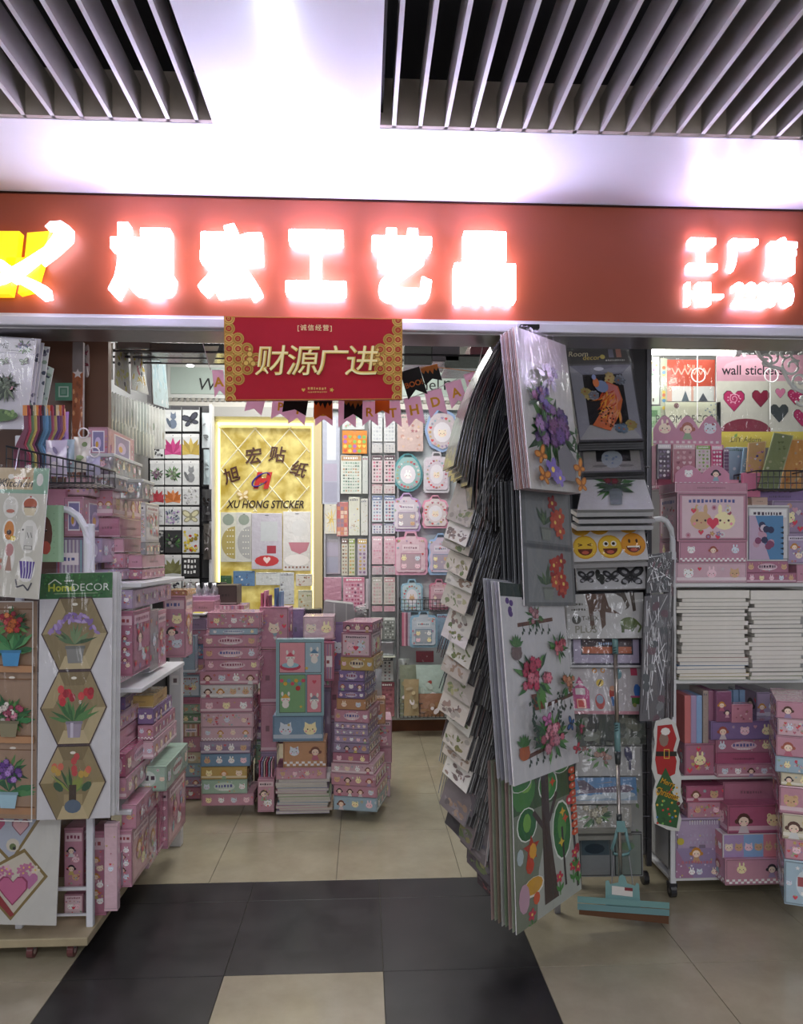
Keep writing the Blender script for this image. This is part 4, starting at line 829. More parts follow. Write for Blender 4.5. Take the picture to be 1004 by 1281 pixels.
# comic box pile
Yp = 4.3
zt = 0
def fbox(x0, x1, y0, y1, Y, d, cn, s_, lb, g='boxes on the shop floor', rz=0, faces='FRL', lid=False, name='gift_box', cat='box', zb=None, side_st=None, mat='wrap'):
    a, b = PX(x0, Y), PX(x1, Y); z = max(PZ((x0 + x1) / 2, y1, Y), 0) if zb is None else zb
    return gift_box(b - a, d, PZ((x0 + x1) / 2, y0, Y) - z, NAMEC[cn], s_, lb, ((a + b) / 2, Y, z), rz, g, lid, faces, mat=mat, name=name, cat=cat, side_st=side_st)
nb = 12; GBk = 'exercise books piled on the shop floor'
for k in range(nb):
    zb, ze = PZ(380, 1018, Yp), PZ(380, 975, Yp); h = (ze - max(zb, 0)) / nb; z = max(zb, 0) + k * h; off = rng.uniform(-.012, .012)
    x0, x1 = PX(347, Yp) + off, PX(411, Yp) + off + (.012 if k < 2 else 0)
    o = MB().box(x0 - (x0 + x1) / 2, x1 - (x0 + x1) / 2, .002, .235, .0015, h - .0025, 'cfcbc4').build('page_block', 'matte'); e = empty('exercise_book', ((x0 + x1) / 2, Yp + rng.uniform(-.008, .008), z), rng.uniform(-.04, .04)); o.parent = e
    cc = rng.choice(['d9a0b8', '9cb8cc', 'b8c8a8', 'c8c0d8', 'e0c8b0', 'd8d4d4']); cv = MB(); wd = (x1 - x0) / 2; cv.box(-wd, wd, 0, .24, 0, .0015, cc); cv.box(-wd, wd, 0, .24, h - .0025, h - .001, cc); cv.build('cover', 'card', e)
    tag(e, f'thin white-edged exercise book, {"lowest" if k == 0 else ORD[k] + " up"} in the floor pile under the comic box', 'book', GBk)
fbox(345, 408, 960, 975, Yp, .2, 'pink', 'scatter', 'crinkled pink box on the floor pile of exercise books', zb=PZ(380, 975, Yp))
fbox(354, 408, 927, 960, Yp, .18, 'orange', 'gingham', 'orange box with children on a lilac and green front', zb=PZ(380, 960, Yp))
fbox(341, 404, 895, 927, Yp - .01, .18, 'blue', 'row', 'blue box with a dark title bar under the comic box', zb=PZ(380, 927, Yp))
# comic panel box, tilted slightly
a, b = PX(345, Yp - .02), PX(405, Yp - .02); zb = PZ(375, 894.5, Yp); zt = PZ(375, 799, Yp); wB, hB = b - a, zt - zb
o = MB().box(-wB / 2, wB / 2, 0, .07, 0, hB, '9cc0c8', .003).build('gift_box', 'wrap', loc=((a + b) / 2, Yp - .02, zb)); r_ = random.Random(12)
P = Pr(wB, hB); P.bg('8fb6c0'); dk = '3a3a44'
for x0, y0, x1, y1, c in ((.07, .56, .95, .96, 'e9a0ac'), (.60, .56, .95, .96, 'a9c4d4'), (.07, .04, .62, .54, '7fae7c'), (.64, .04, .95, .54, 'e0909e')):
    P.rect(wB * x0, hB * y0, wB * x1, hB * y1, dk); P.rect(wB * x0 + .003, hB * y0 + .003, wB * x1 - .003, hB * y1 - .003, c)
P.ell(wB * .3, hB * .64, wB * .22, hB * .05, 'c8405c', 14); P.ell(wB * .3, hB * .66, wB * .18, hB * .035, '9ccfe0', 14)
for x, y, hc in ((.3, .76, 'd9506a'), (.8, .8, '5f8ab0'), (.2, .22, 'e8b23c'), (.8, .2, '8a8fa0')):
    for s in (-1, 1): P.ell(wB * x + s * .018, hB * y + .03, .007, .013, 'f4f0ec', 8); 
    P.ell(wB * x, hB * y - .03, .02, .022, 'f4f0ec', 10); P.ell(wB * x, hB * y, .026, .021, 'f6f2ee', 12); P.poly([(wB * x - .026, hB * y + .006), (wB * x + .026, hB * y + .006), (wB * x, hB * y + .03)], hc)
    for s in (-1, 1): P.disc(wB * x + s * .009, hB * y - .002, .0028, '2a2020', 6); P.disc(wB * x + s * .016, hB * y - .008, .004, 'f0a0b0', 6)
for k in range(7): P.disc(wB * (.12 + .075 * k), hB * (.44 + .02 * (-1) ** k), .011, ['d9506a', 'e8b23c', '6fa0c8'][k % 3], 8)
P.disc(wB * .46, hB * .36, .014, 'c8303a'); P.heart(wB * .8, hB * .44, .012, 'd9506a'); P.star(wB * .64, hB * .62, .012, 'e8c24a'); P.star(wB * .52, hB * .12, .01, 'e8c24a')
pm = MB(); P.onto(pm, bilin((-wB / 2, 0, 0), (wB / 2, 0, 0), (wB / 2, 0, hB), (-wB / 2, 0, hB), (0, -1, 0))); pm.build('print', 'gloss', o); tag(o, 'tall pale blue box with a four-panel comic of white cartoon pups', 'box', 'boxes on the shop floor')
# magazine holder
e = fbox(322, 343, 975, 1016, 4.33, .2, 'pink', 'tall', 'pink magazine holder of booklets beside the exercise books on the floor')
stp = MB(); 
for k in range(6):
    x = PX(325 + k * 3, 4.4); o = MB().box(-.0035, .0035, 0, .12, 0, PZ(330, 950, 4.4) - PZ(330, 975, 4.4), ['c86a8c', '9c9ac0', 'd8c8c0', 'b8506c', 'a0b8c8', 'e0b0c0'][k], .001).build('booklet', 'card', loc=(x, 4.38, PZ(330, 975, 4.4) - .01)); tag(o, f'thin booklet, {"first" if k == 0 else ORD[k]} across the pink magazine holder from the front stack side', 'booklet', 'booklets in the magazine holder')
# tilted stack near the aisle
stack('the turned stack by the open aisle', 4.22, .28, 1014.5, [(416, 472, 997, 'pale blue', 'row'), (416, 472, 983, 'pink', 'row'), (413, 470, 968, 'pink', 'row'), (413, 468, 955, 'pale pink', 'row'), (415, 462, 942, 'rose', 'row'), (416, 462, 929.5, 'mauve', 'row'),
    (417, 462, 920, 'lilac', 'row'), (417, 460, 912, 'lilac', 'scatter'), (417, 460, 904, 'lilac', 'row'), (417, 462, 888, 'pink', 'title'), (420, 458, 874, 'orange', 'row'), (422, 456, 864.5, 'purple', 'title'), (422, 456, 852.5, 'purple', 'row'), (423, 456, 839, 'purple', 'title'),
    (425, 467, 822, 'yellow', 'title'), (426, 464, 791.5, 'pink', 'cover'), (428, 466, 778, 'rose', 'row')], 'turned stack by the aisle', rz=-.24, lids=.15)
# behind it
stack('the low pile behind the turned stack', 4.62, .22, 1000, [(462, 488, 975, 'pale pink', 'row'), (464, 489, 955, 'pink', 'scatter'), (464, 490, 935, 'rose', 'plain'), (464, 490, 900, 'pink', 'tall')], 'low pile behind the turned stack', lids=0)
fbox(462, 482, 874, 908, 4.5, .1, 'orange', 'tall', 'orange upright box leaning behind the turned stack', zb=PZ(470, 900, 4.62))
pouch(452, 838, 478, 872, 4.52, 'b8bcc4', '8a90a0', 'crumpled clear bag lying behind the turned stack', 'bag', name='plastic_bag', th=.08, seed=11)
# counter-height pile behind: upper row
stack('the pile under the tall pink holder', 4.78, .22, 930, [(346, 415, 890, 'rose', 'plain'), (348, 412, 850, 'mauve', 'scatter'), (320, 372, 812, 'rose', 'plain')], 'pile under the pink holder', lids=0)
o = fbox(324, 361, 759, 812, 4.5, .13, 'pink', 'scatter', 'tall pink holder box with a gold castle print standing among the stacks', zb=PZ(340, 812, 4.5), rz=-.12)
stack('the column below the tall pink holder', 4.52, .13, 1000, [(326, 346, 940, 'mauve', 'plain'), (326, 346, 880, 'pink', 'plain'), (325, 347, 812.5, 'rose', 'plain')], 'column below the pink holder', lids=0)
for k, (x, y, cc, nm) in enumerate(((327, 742, 'b8607c', 'rose'), (331, 739, 'd890a8', 'pale rose'), (335, 745, '8a4a5c', 'wine'), (344, 736, '4f6f9c', 'blue'), (350, 740, '6f8fb0', 'grey blue'))):
    o = MB().box(-.006, .006, 0, .09, 0, .16, cc, .002).build('booklet', 'card', loc=(PX(x, 4.53), 4.53, PZ(x, y, 4.53) - .16), rz=-.1); tag(o, f'{nm} booklet sticking out of the tall pink holder box', 'booklet', 'booklets in the tall pink holder')
fbox(363, 380, 762, 812, 4.62, .12, 'purple', 'plain', 'dark purple upright box next to the tall pink holder')
fbox(379, 418, 771, 800, 4.45, .2, 'pale pink', 'row', 'pale pink box with cartoon heads above the comic box', lid=False)
fbox(380, 414, 800, 860, 4.5, .2, 'rose', 'stripes', 'rose striped box behind the comic box shoulder')
fbox(384, 414, 860, 990, 4.6, .2, 'mauve', 'plain', 'dull mauve carton deep between the comic box and the turned stack')
fbox(405, 418, 803, 852, 4.4, .05, 'hot pink', 'stripes', 'narrow striped pink pack between the comic box and the turned stack')
# things on the far pile / counter
fbox(240, 268, 752, 768, 4.7, .2, 'pink', 'plain', 'pink box edge at the far pile under the bottles')
stack('the far pile by the dark cartons', 4.9, .25, 840, [(262, 326, 800, 'rose', 'plain'), (262, 326, 772, 'mauve', 'scatter'), (268, 305, 757, 'pink', 'stripes')], 'far pile by the dark cartons', lids=0)
o = fbox(269, 296, 732, 756, 4.95, .2, 'brown', 'plain', 'black open carton on the far pile', mat='card', faces='F'); 
for m in (o,): 
    for lp, c in zip(range(1), range(1)): pass
for k in range(3): o = MB().box(-.03, .03, 0, .05, 0, .11, '1e1e24', .003).build('black_case', 'plastic', loc=(PX(258 + k * 10, 5.15), 5.15, PZ(258, 749, 5.15)), rz=.2); tag(o, f'small black upright case, {ORD[k] if k else "first"} beside the lilac bottle tray', 'case', 'small black cases')
o = empty('lilac_tray', (PX(250, 4.75), 4.75, PZ(250, 760, 4.75))); MB().box(-.095, .095, 0, .15, 0, .07, 'b088a4', .004).build('tray_body', 'card', o)
for k in range(8): b_ = MB().tube([(-.08 + .052 * (k % 4), .03 + .06 * (k // 4), .06), (-.08 + .052 * (k % 4), .03 + .06 * (k // 4), .11), (-.08 + .052 * (k % 4), .03 + .06 * (k // 4), .125), (-.08 + .052 * (k % 4), .03 + .06 * (k // 4), .15)], [.02, .02, .009, .009], 'b4b4cc', 8).build('bottle', 'tub', o, smooth=True)
tag(o, 'lilac tray packed with small clear bottles behind the front stack', 'tray')
o = MB().box(-.045, .045, 0, .12, 0, .012, 'd8d8dc', .004).build('card_case', 'plastic', loc=(PX(246, 4.55), 4.55, PZ(246, 770, 4.55))); MB().box(-.03, .03, .02, .1, .012, .014, 'c8b84a').build('label', 'card', o); tag(o, 'small flat white case with a yellow label near the front stack', 'case')
# black purse, grey case
o = MB().box(-.06, .06, 0, .1, 0, .05, '18181c', .01).build('black_bag', 'plastic', loc=(PX(390, 4.75), 4.75, PZ(390, 772, 4.75))); tag(o, 'small black bag lying beside the grey case', 'bag')
fbox(378, 420, 772, 800, 4.7, .2, 'rose', 'plain', 'rose box under the small black bag', faces='F')
gc = empty('grey_case', (PX(426, 4.7), 4.7, PZ(426, 778, 4.7))); mb = MB(); mb.hexa([(-.12, .16, 0), (.1, .16, 0), (.075, .16, .11), (-.1, .16, .13)], [(-.12, 0, 0), (.1, 0, 0), (.075, 0, .11), (-.1, 0, .13)], '8d8f92').build('case_body', 'plastic', gc)
for x in (-.04, .035): MB().box(x - .003, x + .003, -.003, 0, .004, .115, 'b9babc').build('seam', 'plastic', gc)
g = MB(); r_ = random.Random(3)
for k in range(60): p = Vector((.09, .05, .05)); t = r_.uniform(-1, 1); g.tube([p + Vector((0, 0, r_.uniform(-.04, .04))), p + Vector((.07, r_.uniform(-.03, .03), .04 * t + r_.uniform(-.03, .03)))], .002, 'b8b8ba', 3)
f = g.build('fringe', 'matte', gc); tag(gc, 'grey zipped case with fluffy fringe on the centre pile', 'case')
stack('the column under the grey case', 4.7, .2, 1000, [(402, 446, 900, 'mauve', 'plain'), (402, 446, 840, 'rose', 'plain'), (402, 446, 778, 'purple', 'scatter')], 'column under the grey case', lids=0)
# white post beside the cart, girl box
wp = empty('white_stand', (PX(219, 3.9), 3.9, 0)); z1 = PZ(219, 822, 3.9); MB().box(-.03, .03, 0, .05, 0, z1, 'cfcfd2', .004).build('post', 'paint', wp)
for k, py in enumerate((833, 850)): MB().box(-.018, .018, -.002, 0, PZ(219, py, 3.9) - .028, PZ(219, py, 3.9) + .02, 'e2e0e0').build('notice', 'card', wp); MB().box(-.009, .009, -.003, -.002, PZ(219, py, 3.9) - .016, PZ(219, py, 3.9) + .006, '6a5a5c').build('notice', 'card', wp)
tag(wp, 'slim white stand with two small paper notices behind the cart', 'stand')
fbox(204, 232, 745, 810, 3.88, .16, 'pink', 'tall', 'upright pink box with a pig-tailed girl above the white stand', zb=z1, faces='FR')
fbox(208, 234, 738, 746, 3.9, .2, 'orange', 'scatter', 'orange-topped flat box on the upright girl box', zb=PZ(218, 745.5, 3.88), faces='FR')
fbox(228, 244, 795, 842, 4.53, .085, 'pale blue', 'plain', 'pale blue paper stack edge next to the white stand')
stack('the column under the pale blue papers', 4.1, .1, 1040, [(228, 243, 960, 'rose', 'plain'), (228, 243, 842, 'mauve', 'tall')], 'column under the pale blue papers', lids=0) if False else None

# ================================================================ left inner wall: packs on hooks
GW = 'white blister packs on the inner wall'
rr = random.Random(44)
n = 24
for k in range(n):
    t = k / (n - 1); px = 106 + 92 * t ** 1.0; Y = 3.5 + 1.6 * t; top = 482 + 30 * t; bot = 522 + 36 * t + 6 * math.sin(t * 3)
    o_ = PT(px, top, Y); w_ = .045; h_ = (bot - top) * Y / F; c_ = rr.choice(['e6e6e2', 'd8dad6', 'eceeea', 'cfd4d0'])
    o = MB().hexa([(-w_, .10, -h_), (w_, 0, -h_ - .01), (w_, 0, 0), (-w_, .10, 0)], [(-w_, .105, -h_), (w_, .006, -h_ - .01), (w_, .006, 0), (-w_, .105, 0)], c_).build('blister_pack', 'wrap', loc=o_)
    P = Pr(.1, .2); 
    for j in range(4): P.ell(rr.uniform(.02, .08), rr.uniform(.03, .15), .012, .02, rr.choice(['a8aca8', '8c9c84', 'c8c0b0', 'f6f6f6']), 6)
    pm = MB(); P.onto(pm, bilin((-w_, .10, -h_), (w_, 0, -h_ - .01), (w_, 0, 0), (-w_, .10, 0), (.4, -.9, 0))); pm.build('print', 'gloss', o)
    tag(o, 'white blister pack in the long slanting row on the inner wall', 'pack', GW)
for k in range(14):
    t = k / 13; px = 128 + 58 * t; Y = 3.7 + .9 * t; o = MB().hexa([(-.03, .08, -.13), (.03, 0, -.14), (.03, 0, 0), (-.03, .08, 0)], [(-.03, .085, -.13), (.03, .006, -.14), (.03, .006, 0), (-.03, .085, 0)], rr.choice(['d8d8d0', 'c8ccc4', 'e4e4de'])).build('blister_pack', 'wrap', loc=PT(px, 522 + 22 * t, Y)); tag(o, 'pale blister pack in the lower short row above the pink framed toy', 'pack', 'lower blister packs on the inner wall')
for k in range(6): o = MB().box(-.012, .012, 0, .08, 0, .26, '3a3a3c', .004).build('black_pack', 'wrap', loc=PT(108 + k * 3.4, 556 + 0 * k, 3.5 + .06 * k)); o.rotation_euler = (0, .12, .4); tag(o, 'narrow black shiny pack hanging below the blister row', 'pack', 'narrow black packs')
for (x0, y0, x1, y1, Y, c, l_) in ((104, 424, 112, 476, 3.35, 'b8a8a8', 'reddish clear pack hanging highest beside the orange bundle'), (112, 424, 120, 480, 3.45, 'c8c4bc', 'greyish clear pack hanging beside the reddish pack'), (118, 424, 131, 480, 3.55, 'd6d2c8', 'long pale clear pack hanging from the lintel shadow'), (130, 428, 140, 474, 3.7, 'c9ccc4', 'pale hanging pack next to the yellow and black sheets')):
    pouch(x0, y0, x1, y1, Y, c, 'b05a6a', l_, 'pack', 'clear hanging packs by the orange bundle', name='clear_pack', seed=x0)
def yb(corners, lb, cols, bgc, seed, thick=.004):
    q = [PT(*p) for p in corners]; wq, hq = qsize(q); P = Pr(wq, hq); P.bg(bgc); r_ = random.Random(seed)
    for k in range(26): P.ell(wq * r_.uniform(.1, .9), hq * r_.uniform(.06, .94), wq * r_.uniform(.05, .14), hq * r_.uniform(.02, .06), r_.choice(cols), 8, r_.uniform(0, 3))
    return sheet('sticker_sheet', q, thick, P, lb, 'sticker sheet', 'sheets hanging near the shop ceiling', edge='303030')
yb([(144, 481, 3.9), (163, 493, 4.1), (160, 440, 4.1), (145, 428, 3.9)], 'yellow and black figure sheet hanging beside the clear packs', ['e0dc5a', 'd9cf3c', '2a2a28', 'f0eecc'], 'e8e6d8', 1)
yb([(165, 487, 4.0), (186, 494, 4.2), (177, 443, 4.2), (164, 440, 4.0)], 'yellow and white sheet with black swirls next to the yellow figure sheet', ['e8cf2c', 'f4f2e6', '2a2a2c', 'c83c5c', 'e0b82c'], 'efeee6', 2)
yb([(192, 505, 4.2), (211, 511, 4.5), (206, 444, 4.5), (189, 438, 4.2)], 'pale blue patterned pack hanging before the welcome panel', ['c4d8dc', '9cc4d0', 'e6ecec', 'a8b8b8'], 'b8ccd0', 3)
for k in range(5):
    o = MB().hexa([PT(184 + k * 1.6, 503, 4.3) , PT(190 + k * 1.2, 506, 4.25), PT(188 + k * .9, 440, 4.25), PT(183 + k * 1.4, 436, 4.3)], [p + Vector((0, .004, 0)) for p in [PT(184 + k * 1.6, 503, 4.3), PT(190 + k * 1.2, 506, 4.25), PT(188 + k * .9, 440, 4.25), PT(183 + k * 1.4, 436, 4.3)]], ['5c5258', '7a4a52', '4a4a50', '8a8088', '3c4448'][k]); ctr = PT(188, 470, 4.28 + .01 * k); o.v = [tuple(Vector(v) - ctr) for v in o.v]
    o = o.build('sticker_sheet', 'laminate', loc=ctr + Vector((0, .008 * k, 0))); tag(o, 'dark edge of a sheet bundled behind the pale blue patterned pack', 'sticker sheet', 'sheets behind the pale blue pack')

# ---- back-left display panel with bags on hooks
Yq = 5.5
pn = empty('bag_display', (PX(226, Yq), Yq + .04, 0)); org = Vector(pn.location); xa, xb = PX(184, Yq), PX(262, Yq)
MB().box(xa - org.x, xb - org.x, 0, .03, 0, PZ(226, 506, Yq), '4a4a4c').build('backboard', 'matte', pn)
MB().box(xb - org.x, xb - org.x + .02, -.06, .03, 0, PZ(226, 506, Yq), 'd2d2d4', .003).build('edge_post', 'paint', pn)
for k in range(4): MB().box(xa - org.x + (xb - xa) * (k / 3.6), xa - org.x + (xb - xa) * (k / 3.6) + .012, -.012, 0, 0, PZ(226, 508, Yq), '2a2a2c').build('upright', 'metal', pn)
ys = [(509, 540), (543, 574), (576, 607), (609, 632), (634, 657), (659, 692), (694, 722), (724, 750)]
for j, (y0, y1) in enumerate(ys): MB().box(xa - org.x, xb - org.x, -.02, 0, PZ(226, y1 + 1, Yq) - .006, PZ(226, y1 + 1, Yq), '2c2c30').build('hook_rail', 'metal', pn)
tag(pn, 'dark display panel with hook rails at the back corner of the shop', 'display panel')
cx_s = [(188, 205.5), (206.5, 227), (228.5, 249.5)]
looks = [['grey squirrel', 'blue-grey cat', 'dark butterfly'], ['black tree', 'magenta leaf', 'gold maple leaf'], ['purple flower', 'green plant', 'grey bear'], ['red leaf', 'orange leaf', 'white dotted'], ['white lace', 'blue and lilac', 'cream butterfly'],
         ['black and white', 'black floral', 'yellow and red'], ['green grass', 'olive leaf', 'black and white lettered'], ['brown mix', 'dark teal', 'brown and cream']]
fcol = {'grey': '8a8c90', 'blue': '6f7c90', 'dark': '4a4c58', 'black': '3a3a3c', 'magenta': 'c2347c', 'gold': 'c0a23c', 'purple': '7c5470', 'green': '6a8a58', 'red': 'b03844', 'orange': 'd07840', 'white': 'c8c8cc', 'cream': 'd8d4b0', 'yellow': 'd0b83c', 'olive': '7a7a4c', 'brown': '6a4a3c'}
for j, (y0, y1) in enumerate(ys):
    for i, (x0, x1) in enumerate(cx_s):
        nm = looks[j][i]; key = nm.split()[0].split('-')[0]; c1 = fcol[key]; dk_ = nm.startswith('black') and j >= 5
        a, b = PX(x0, Yq), PX(x1, Yq); w_ = (b - a); zb, zt = PZ(x0, y1, Yq), PZ(x0, y0, Yq); h_ = zt - zb
        r_ = random.Random(j * 7 + i); o = MB().box(-w_ / 2, w_ / 2, 0, .02, 0, h_, '3a3a3c' if dk_ else 'd6d8d8', .004).build('sticker_bag', 'wrap', loc=((a + b) / 2, Yq - .012, zb))
        P = Pr(w_, h_); P.rect(0, h_ * .87, w_, h_, 'e4e4e4' if j else '4c4c50'); P.disc(w_ / 2, h_ * .93, .004, '55555a', 6)
        if 'leaf' in nm:
            for t in range(7): P.leaf(w_ / 2, h_ * .18, h_ * .68, w_ * .17, PI * (t + .5) / 7, shade(c1, r_.uniform(.85, 1.15)))
        elif 'butterfly' in nm: butterfly(P, w_ / 2, h_ * .45, w_ * .5, c1, r_.uniform(-.3, .3), shade(c1, .7))
        elif 'flower' in nm or 'floral' in nm or 'plant' in nm: bouquet(P, w_ / 2, h_ * .42, w_ * .52, [c1, shade(c1, 1.3), 'a8a8a0'], r_, 9)
        elif any(q_ in nm for q_ in ('squirrel', 'cat', 'bear')):
            P.ell(w_ * .5, h_ * .3, w_ * .24, h_ * .2, c1, 10); P.disc(w_ * .52, h_ * .6, w_ * .18, c1, 10)
            for s in (-1, 1): P.poly([(w_ * .52 + s * w_ * .16, h_ * .62), (w_ * .52 + s * w_ * .04, h_ * .7), (w_ * .52 + s * w_ * .14, h_ * .8)], c1)
            P.ell(w_ * .25, h_ * .35, w_ * .1, h_ * .22, shade(c1, .8), 8, .4)
        elif 'lettered' in nm: 
            for t in range(3): P.marks(w_ * .1, w_ * .9, h_ * (.15 + .24 * t), h_ * .17, 'efefef', r_)
        else:
            for t in range(34): P.ell(w_ * r_.uniform(.12, .88), h_ * r_.uniform(.08, .8), w_ * .1, h_ * .05, r_.choice([c1, shade(c1, 1.4), shade(c1, .7), {'blue': 'b89cc8', 'yellow': 'b03a3a'}.get(key, 'b0b0ac')]), 7, r_.uniform(0, 3))
        pm = MB(); P.onto(pm, bilin((-w_ / 2, 0, 0), (w_ / 2, 0, 0), (w_ / 2, 0, h_), (-w_ / 2, 0, h_), (0, -1, 0))); pm.build('print', 'wrap', o)
        tag(o, f'clear bag with {nm} print, {"top" if j == 0 else ORD[j]} row of the corner display panel', 'sticker bag', 'sticker bags on the corner display panel')
# items between panel and gold sign
for k, (x0, y0, x1, y1, c, lb) in enumerate(((252, 516, 262, 560, 'c8d0d4', 'pale packs hanging at the panel end'), (254, 562, 262, 606, 'a8b8bc', 'bluish pack hanging at the panel end'), (252, 612, 264, 652, '2e2e30', 'black pack hanging at the panel end beside the gold sign'), (254, 655, 264, 700, '4c4844', 'dark brownish pack hanging lowest at the panel end'))):
    pouch(x0, y0, x1, y1, 5.45, c, shade(c, .7), lb, 'pack', 'packs at the panel end', name='clear_pack', seed=k + 60)
# ================================================================ header cabinet with WELCOME style glass, gold sign
Yw = 6.25
hd = MB(); x0, x1 = PX(205, Yw), PX(640, Yw); hd.box(x0, x1, Yw, 6.5, PZ(300, 512, Yw), PZ(300, 448, Yw), 'bcbcba', .01); cab = hd.build('header_cabinet', 'paint')
def cpart(name, a, b, y0, y1, c, dy=.01, mat='paint'): MB().box(PX(a, Yw), PX(b, Yw), Yw - dy, Yw - .001, PZ(400, y1, Yw), PZ(400, y0, Yw), c).build(name, mat, cab)
cpart('frame', 210, 640, 456, 500, 'd8dad6', .015); cpart('glass_panel', 214, 640, 462, 495, 'b9c8c0', .02, 'plastic'); cpart('moulding', 207, 640, 448, 453, '8a8884', .03); cpart('moulding', 207, 640, 505, 512, 'd8d4cc', .03)
for k in range(60): cpart('dentil', 212 + k * 7.2, 216 + k * 7.2, 500, 504, 'a8a49c', .025)
def wtext(name, s, x, y0, y1, c, Y, par, shear=.2, bold=.0, mat='card', rot=0, wide=1.0, anchor='l'):
    P = Pr(1, 1); hh = PZ(x, y0, Y) - PZ(x, y1, Y); P.text(s, 0, 0, hh, c, bold, anchor, shear, wide, rot); b = PT(x, y1, Y); pm = MB()
    pts, fs, cc = P.p[0]; pm.mesh([(b.x + u, Y, b.z + v) for u, v in pts], fs, cc); return pm.build(name, mat, par)
wtext('lettering', 'W', 246, 473, 488, '1e1e20', Yw - .022, cab); wtext('lettering', 'nel', 527, 474, 488, '1e1e20', Yw - .022, cab, 0); wtext('lettering', 'ne', 555, 476, 488, '1e1e20', Yw - .022, cab, 0)
tag(cab, 'cream header cabinet with a pale glass welcome panel above the back wall', 'cabinet')
gp = empty('gold_sign', (PX(330, 6.3), 6.3, PZ(330, 640, 6.3))); org = Vector(gp.location)
def gpart(mb, name, mat): mb.v = [tuple(Vector(v) - org) for v in mb.v]; return mb.build(name, mat, gp)
Yg = 6.3
def gbox(a, b, y0, y1, ya, yb_, c, name, mat): return gpart(MB().box(PX(a, Yg), PX(b, Yg), ya, yb_, PZ(330, y1, Yg), PZ(330, y0, Yg), c), name, mat)
gbox(258, 269, 512, 770, 6.2, 6.5, 'c4c2be', 'door_jamb', 'paint'); gbox(393, 404, 512, 770, 6.2, 6.5, 'c9b88c', 'door_jamb', 'paint'); gbox(258, 404, 512, 524, 6.2, 6.5, 'b4b2ae', 'door_jamb', 'paint')
gbox(269, 393, 524, 770, 6.40, 6.45, 'f2f2ea', 'backing', 'paint'); gbox(274, 388, 534, 770, 6.36, 6.38, 'ccaa44', 'marble_slab', 'gold_marble')
gbox(270.5, 272.5, 528, 770, 6.37, 6.39, 'ffffff', 'led_strip', 'led_strip'); gbox(389.5, 391.5, 528, 770, 6.37, 6.39, 'ffffff', 'led_strip', 'led_strip'); gbox(270, 392, 527, 530, 6.36, 6.39, 'ffffff', 'led_strip', 'led_strip')
for k in range(-1, 4):
    for s in (0, 1):
        for (xA, yA, xB, yB) in (((274 + 43 * k, 534, 274 + 43 * k + 90, 640) if s == 0 else (274 + 43 * k + 90, 534, 274 + 43 * k, 640)),):
            def cl_(x, y, X2, Y2):
                for lim in (274, 388):
                    if (x < lim < X2) or (X2 < lim < x): pass
                return x, y
            pts = [(xA + (xB - xA) * t / 20, yA + (yB - yA) * t / 20) for t in range(21)]; pts = [p for p in pts if 274 <= p[0] <= 388]
            if len(pts) > 1: gpart(MB().tube([PT(*pts[0], 6.358), PT(*pts[-1], 6.358)], .006, 'fff8d8', 4), 'diamond_line', 'paint')
for ch, x, y, h, r in (('旭', 292, 594, 20, .35), ('宏', 317, 570, 21, .12), ('贴', 345, 568, 20, -.08), ('纸', 370, 586, 20, -.3)):
    P = Pr(1, 1); hh = h * 6.33 / F; P.text(ch, 0, -hh / 2, hh, '4a2418', .02, 'c', .1, 1, r); b = PT(x, y, 6.345); pts, fs, cc = P.p[0]; gpart(MB().mesh([(b.x + u, 6.345, b.z + v) for u, v in pts], fs, cc), 'character', 'card')
P = Pr(1, 1); hh = 10 * 6.33 / F; P.text('XU HONG STICKER', 0, 0, hh, '2e1a14', .022, 'c', .25, 1.0); b = PT(331.5, 636, 6.345); pts, fs, cc = P.p[0]; m0 = min(p[0] for p in pts); m1 = max(p[0] for p in pts); k_ = (PX(380, 6.345) - PX(283, 6.345)) / (m1 - m0)
gpart(MB().mesh([(b.x + u * k_, 6.345, b.z + v) for u, v in pts], fs, cc), 'lettering', 'card')
P = Pr(1, 1); hh = 21 * 6.33 / F; P.text('H', 0, -hh / 2, hh, 'c4221e', .07, 'c', .25); b = PT(326, 601, 6.345); pts, fs, cc = P.p[0]; gpart(MB().mesh([(b.x + u, 6.345, b.z + v) for u, v in pts], fs, cc), 'emblem_letter', 'card')
ctr = PT(326.5, 600, 6.335); gpart(MB().tube([ctr + Vector((.085 * cos(t) * cos(.6) - .038 * sin(t) * sin(.6), 0, .085 * cos(t) * sin(.6) + .038 * sin(t) * cos(.6))) for t in [2 * PI * k / 24 - .3 for k in range(22)]], [.002 + .006 * abs(math.sin(PI * k / 21)) for k in range(22)], '3a2c90', 6), 'emblem_ring', 'card')
butterfly_p = Pr(.2, .2); butterfly(butterfly_p, .1, .1, .05, 'f4e4c0', .2, 'd8b878'); pm = MB(); b = PT(304, 620, 6.34); butterfly_p.onto(pm, lambda u, v, l: (b.x - .1 + .2 * u, 6.34 - l, b.z - .1 + .2 * v)); gpart(pm, 'butterfly_ornament', 'card')
tag(gp, 'lit gold marble shop sign with dark lettering in a white frame on the back wall', 'shop sign')
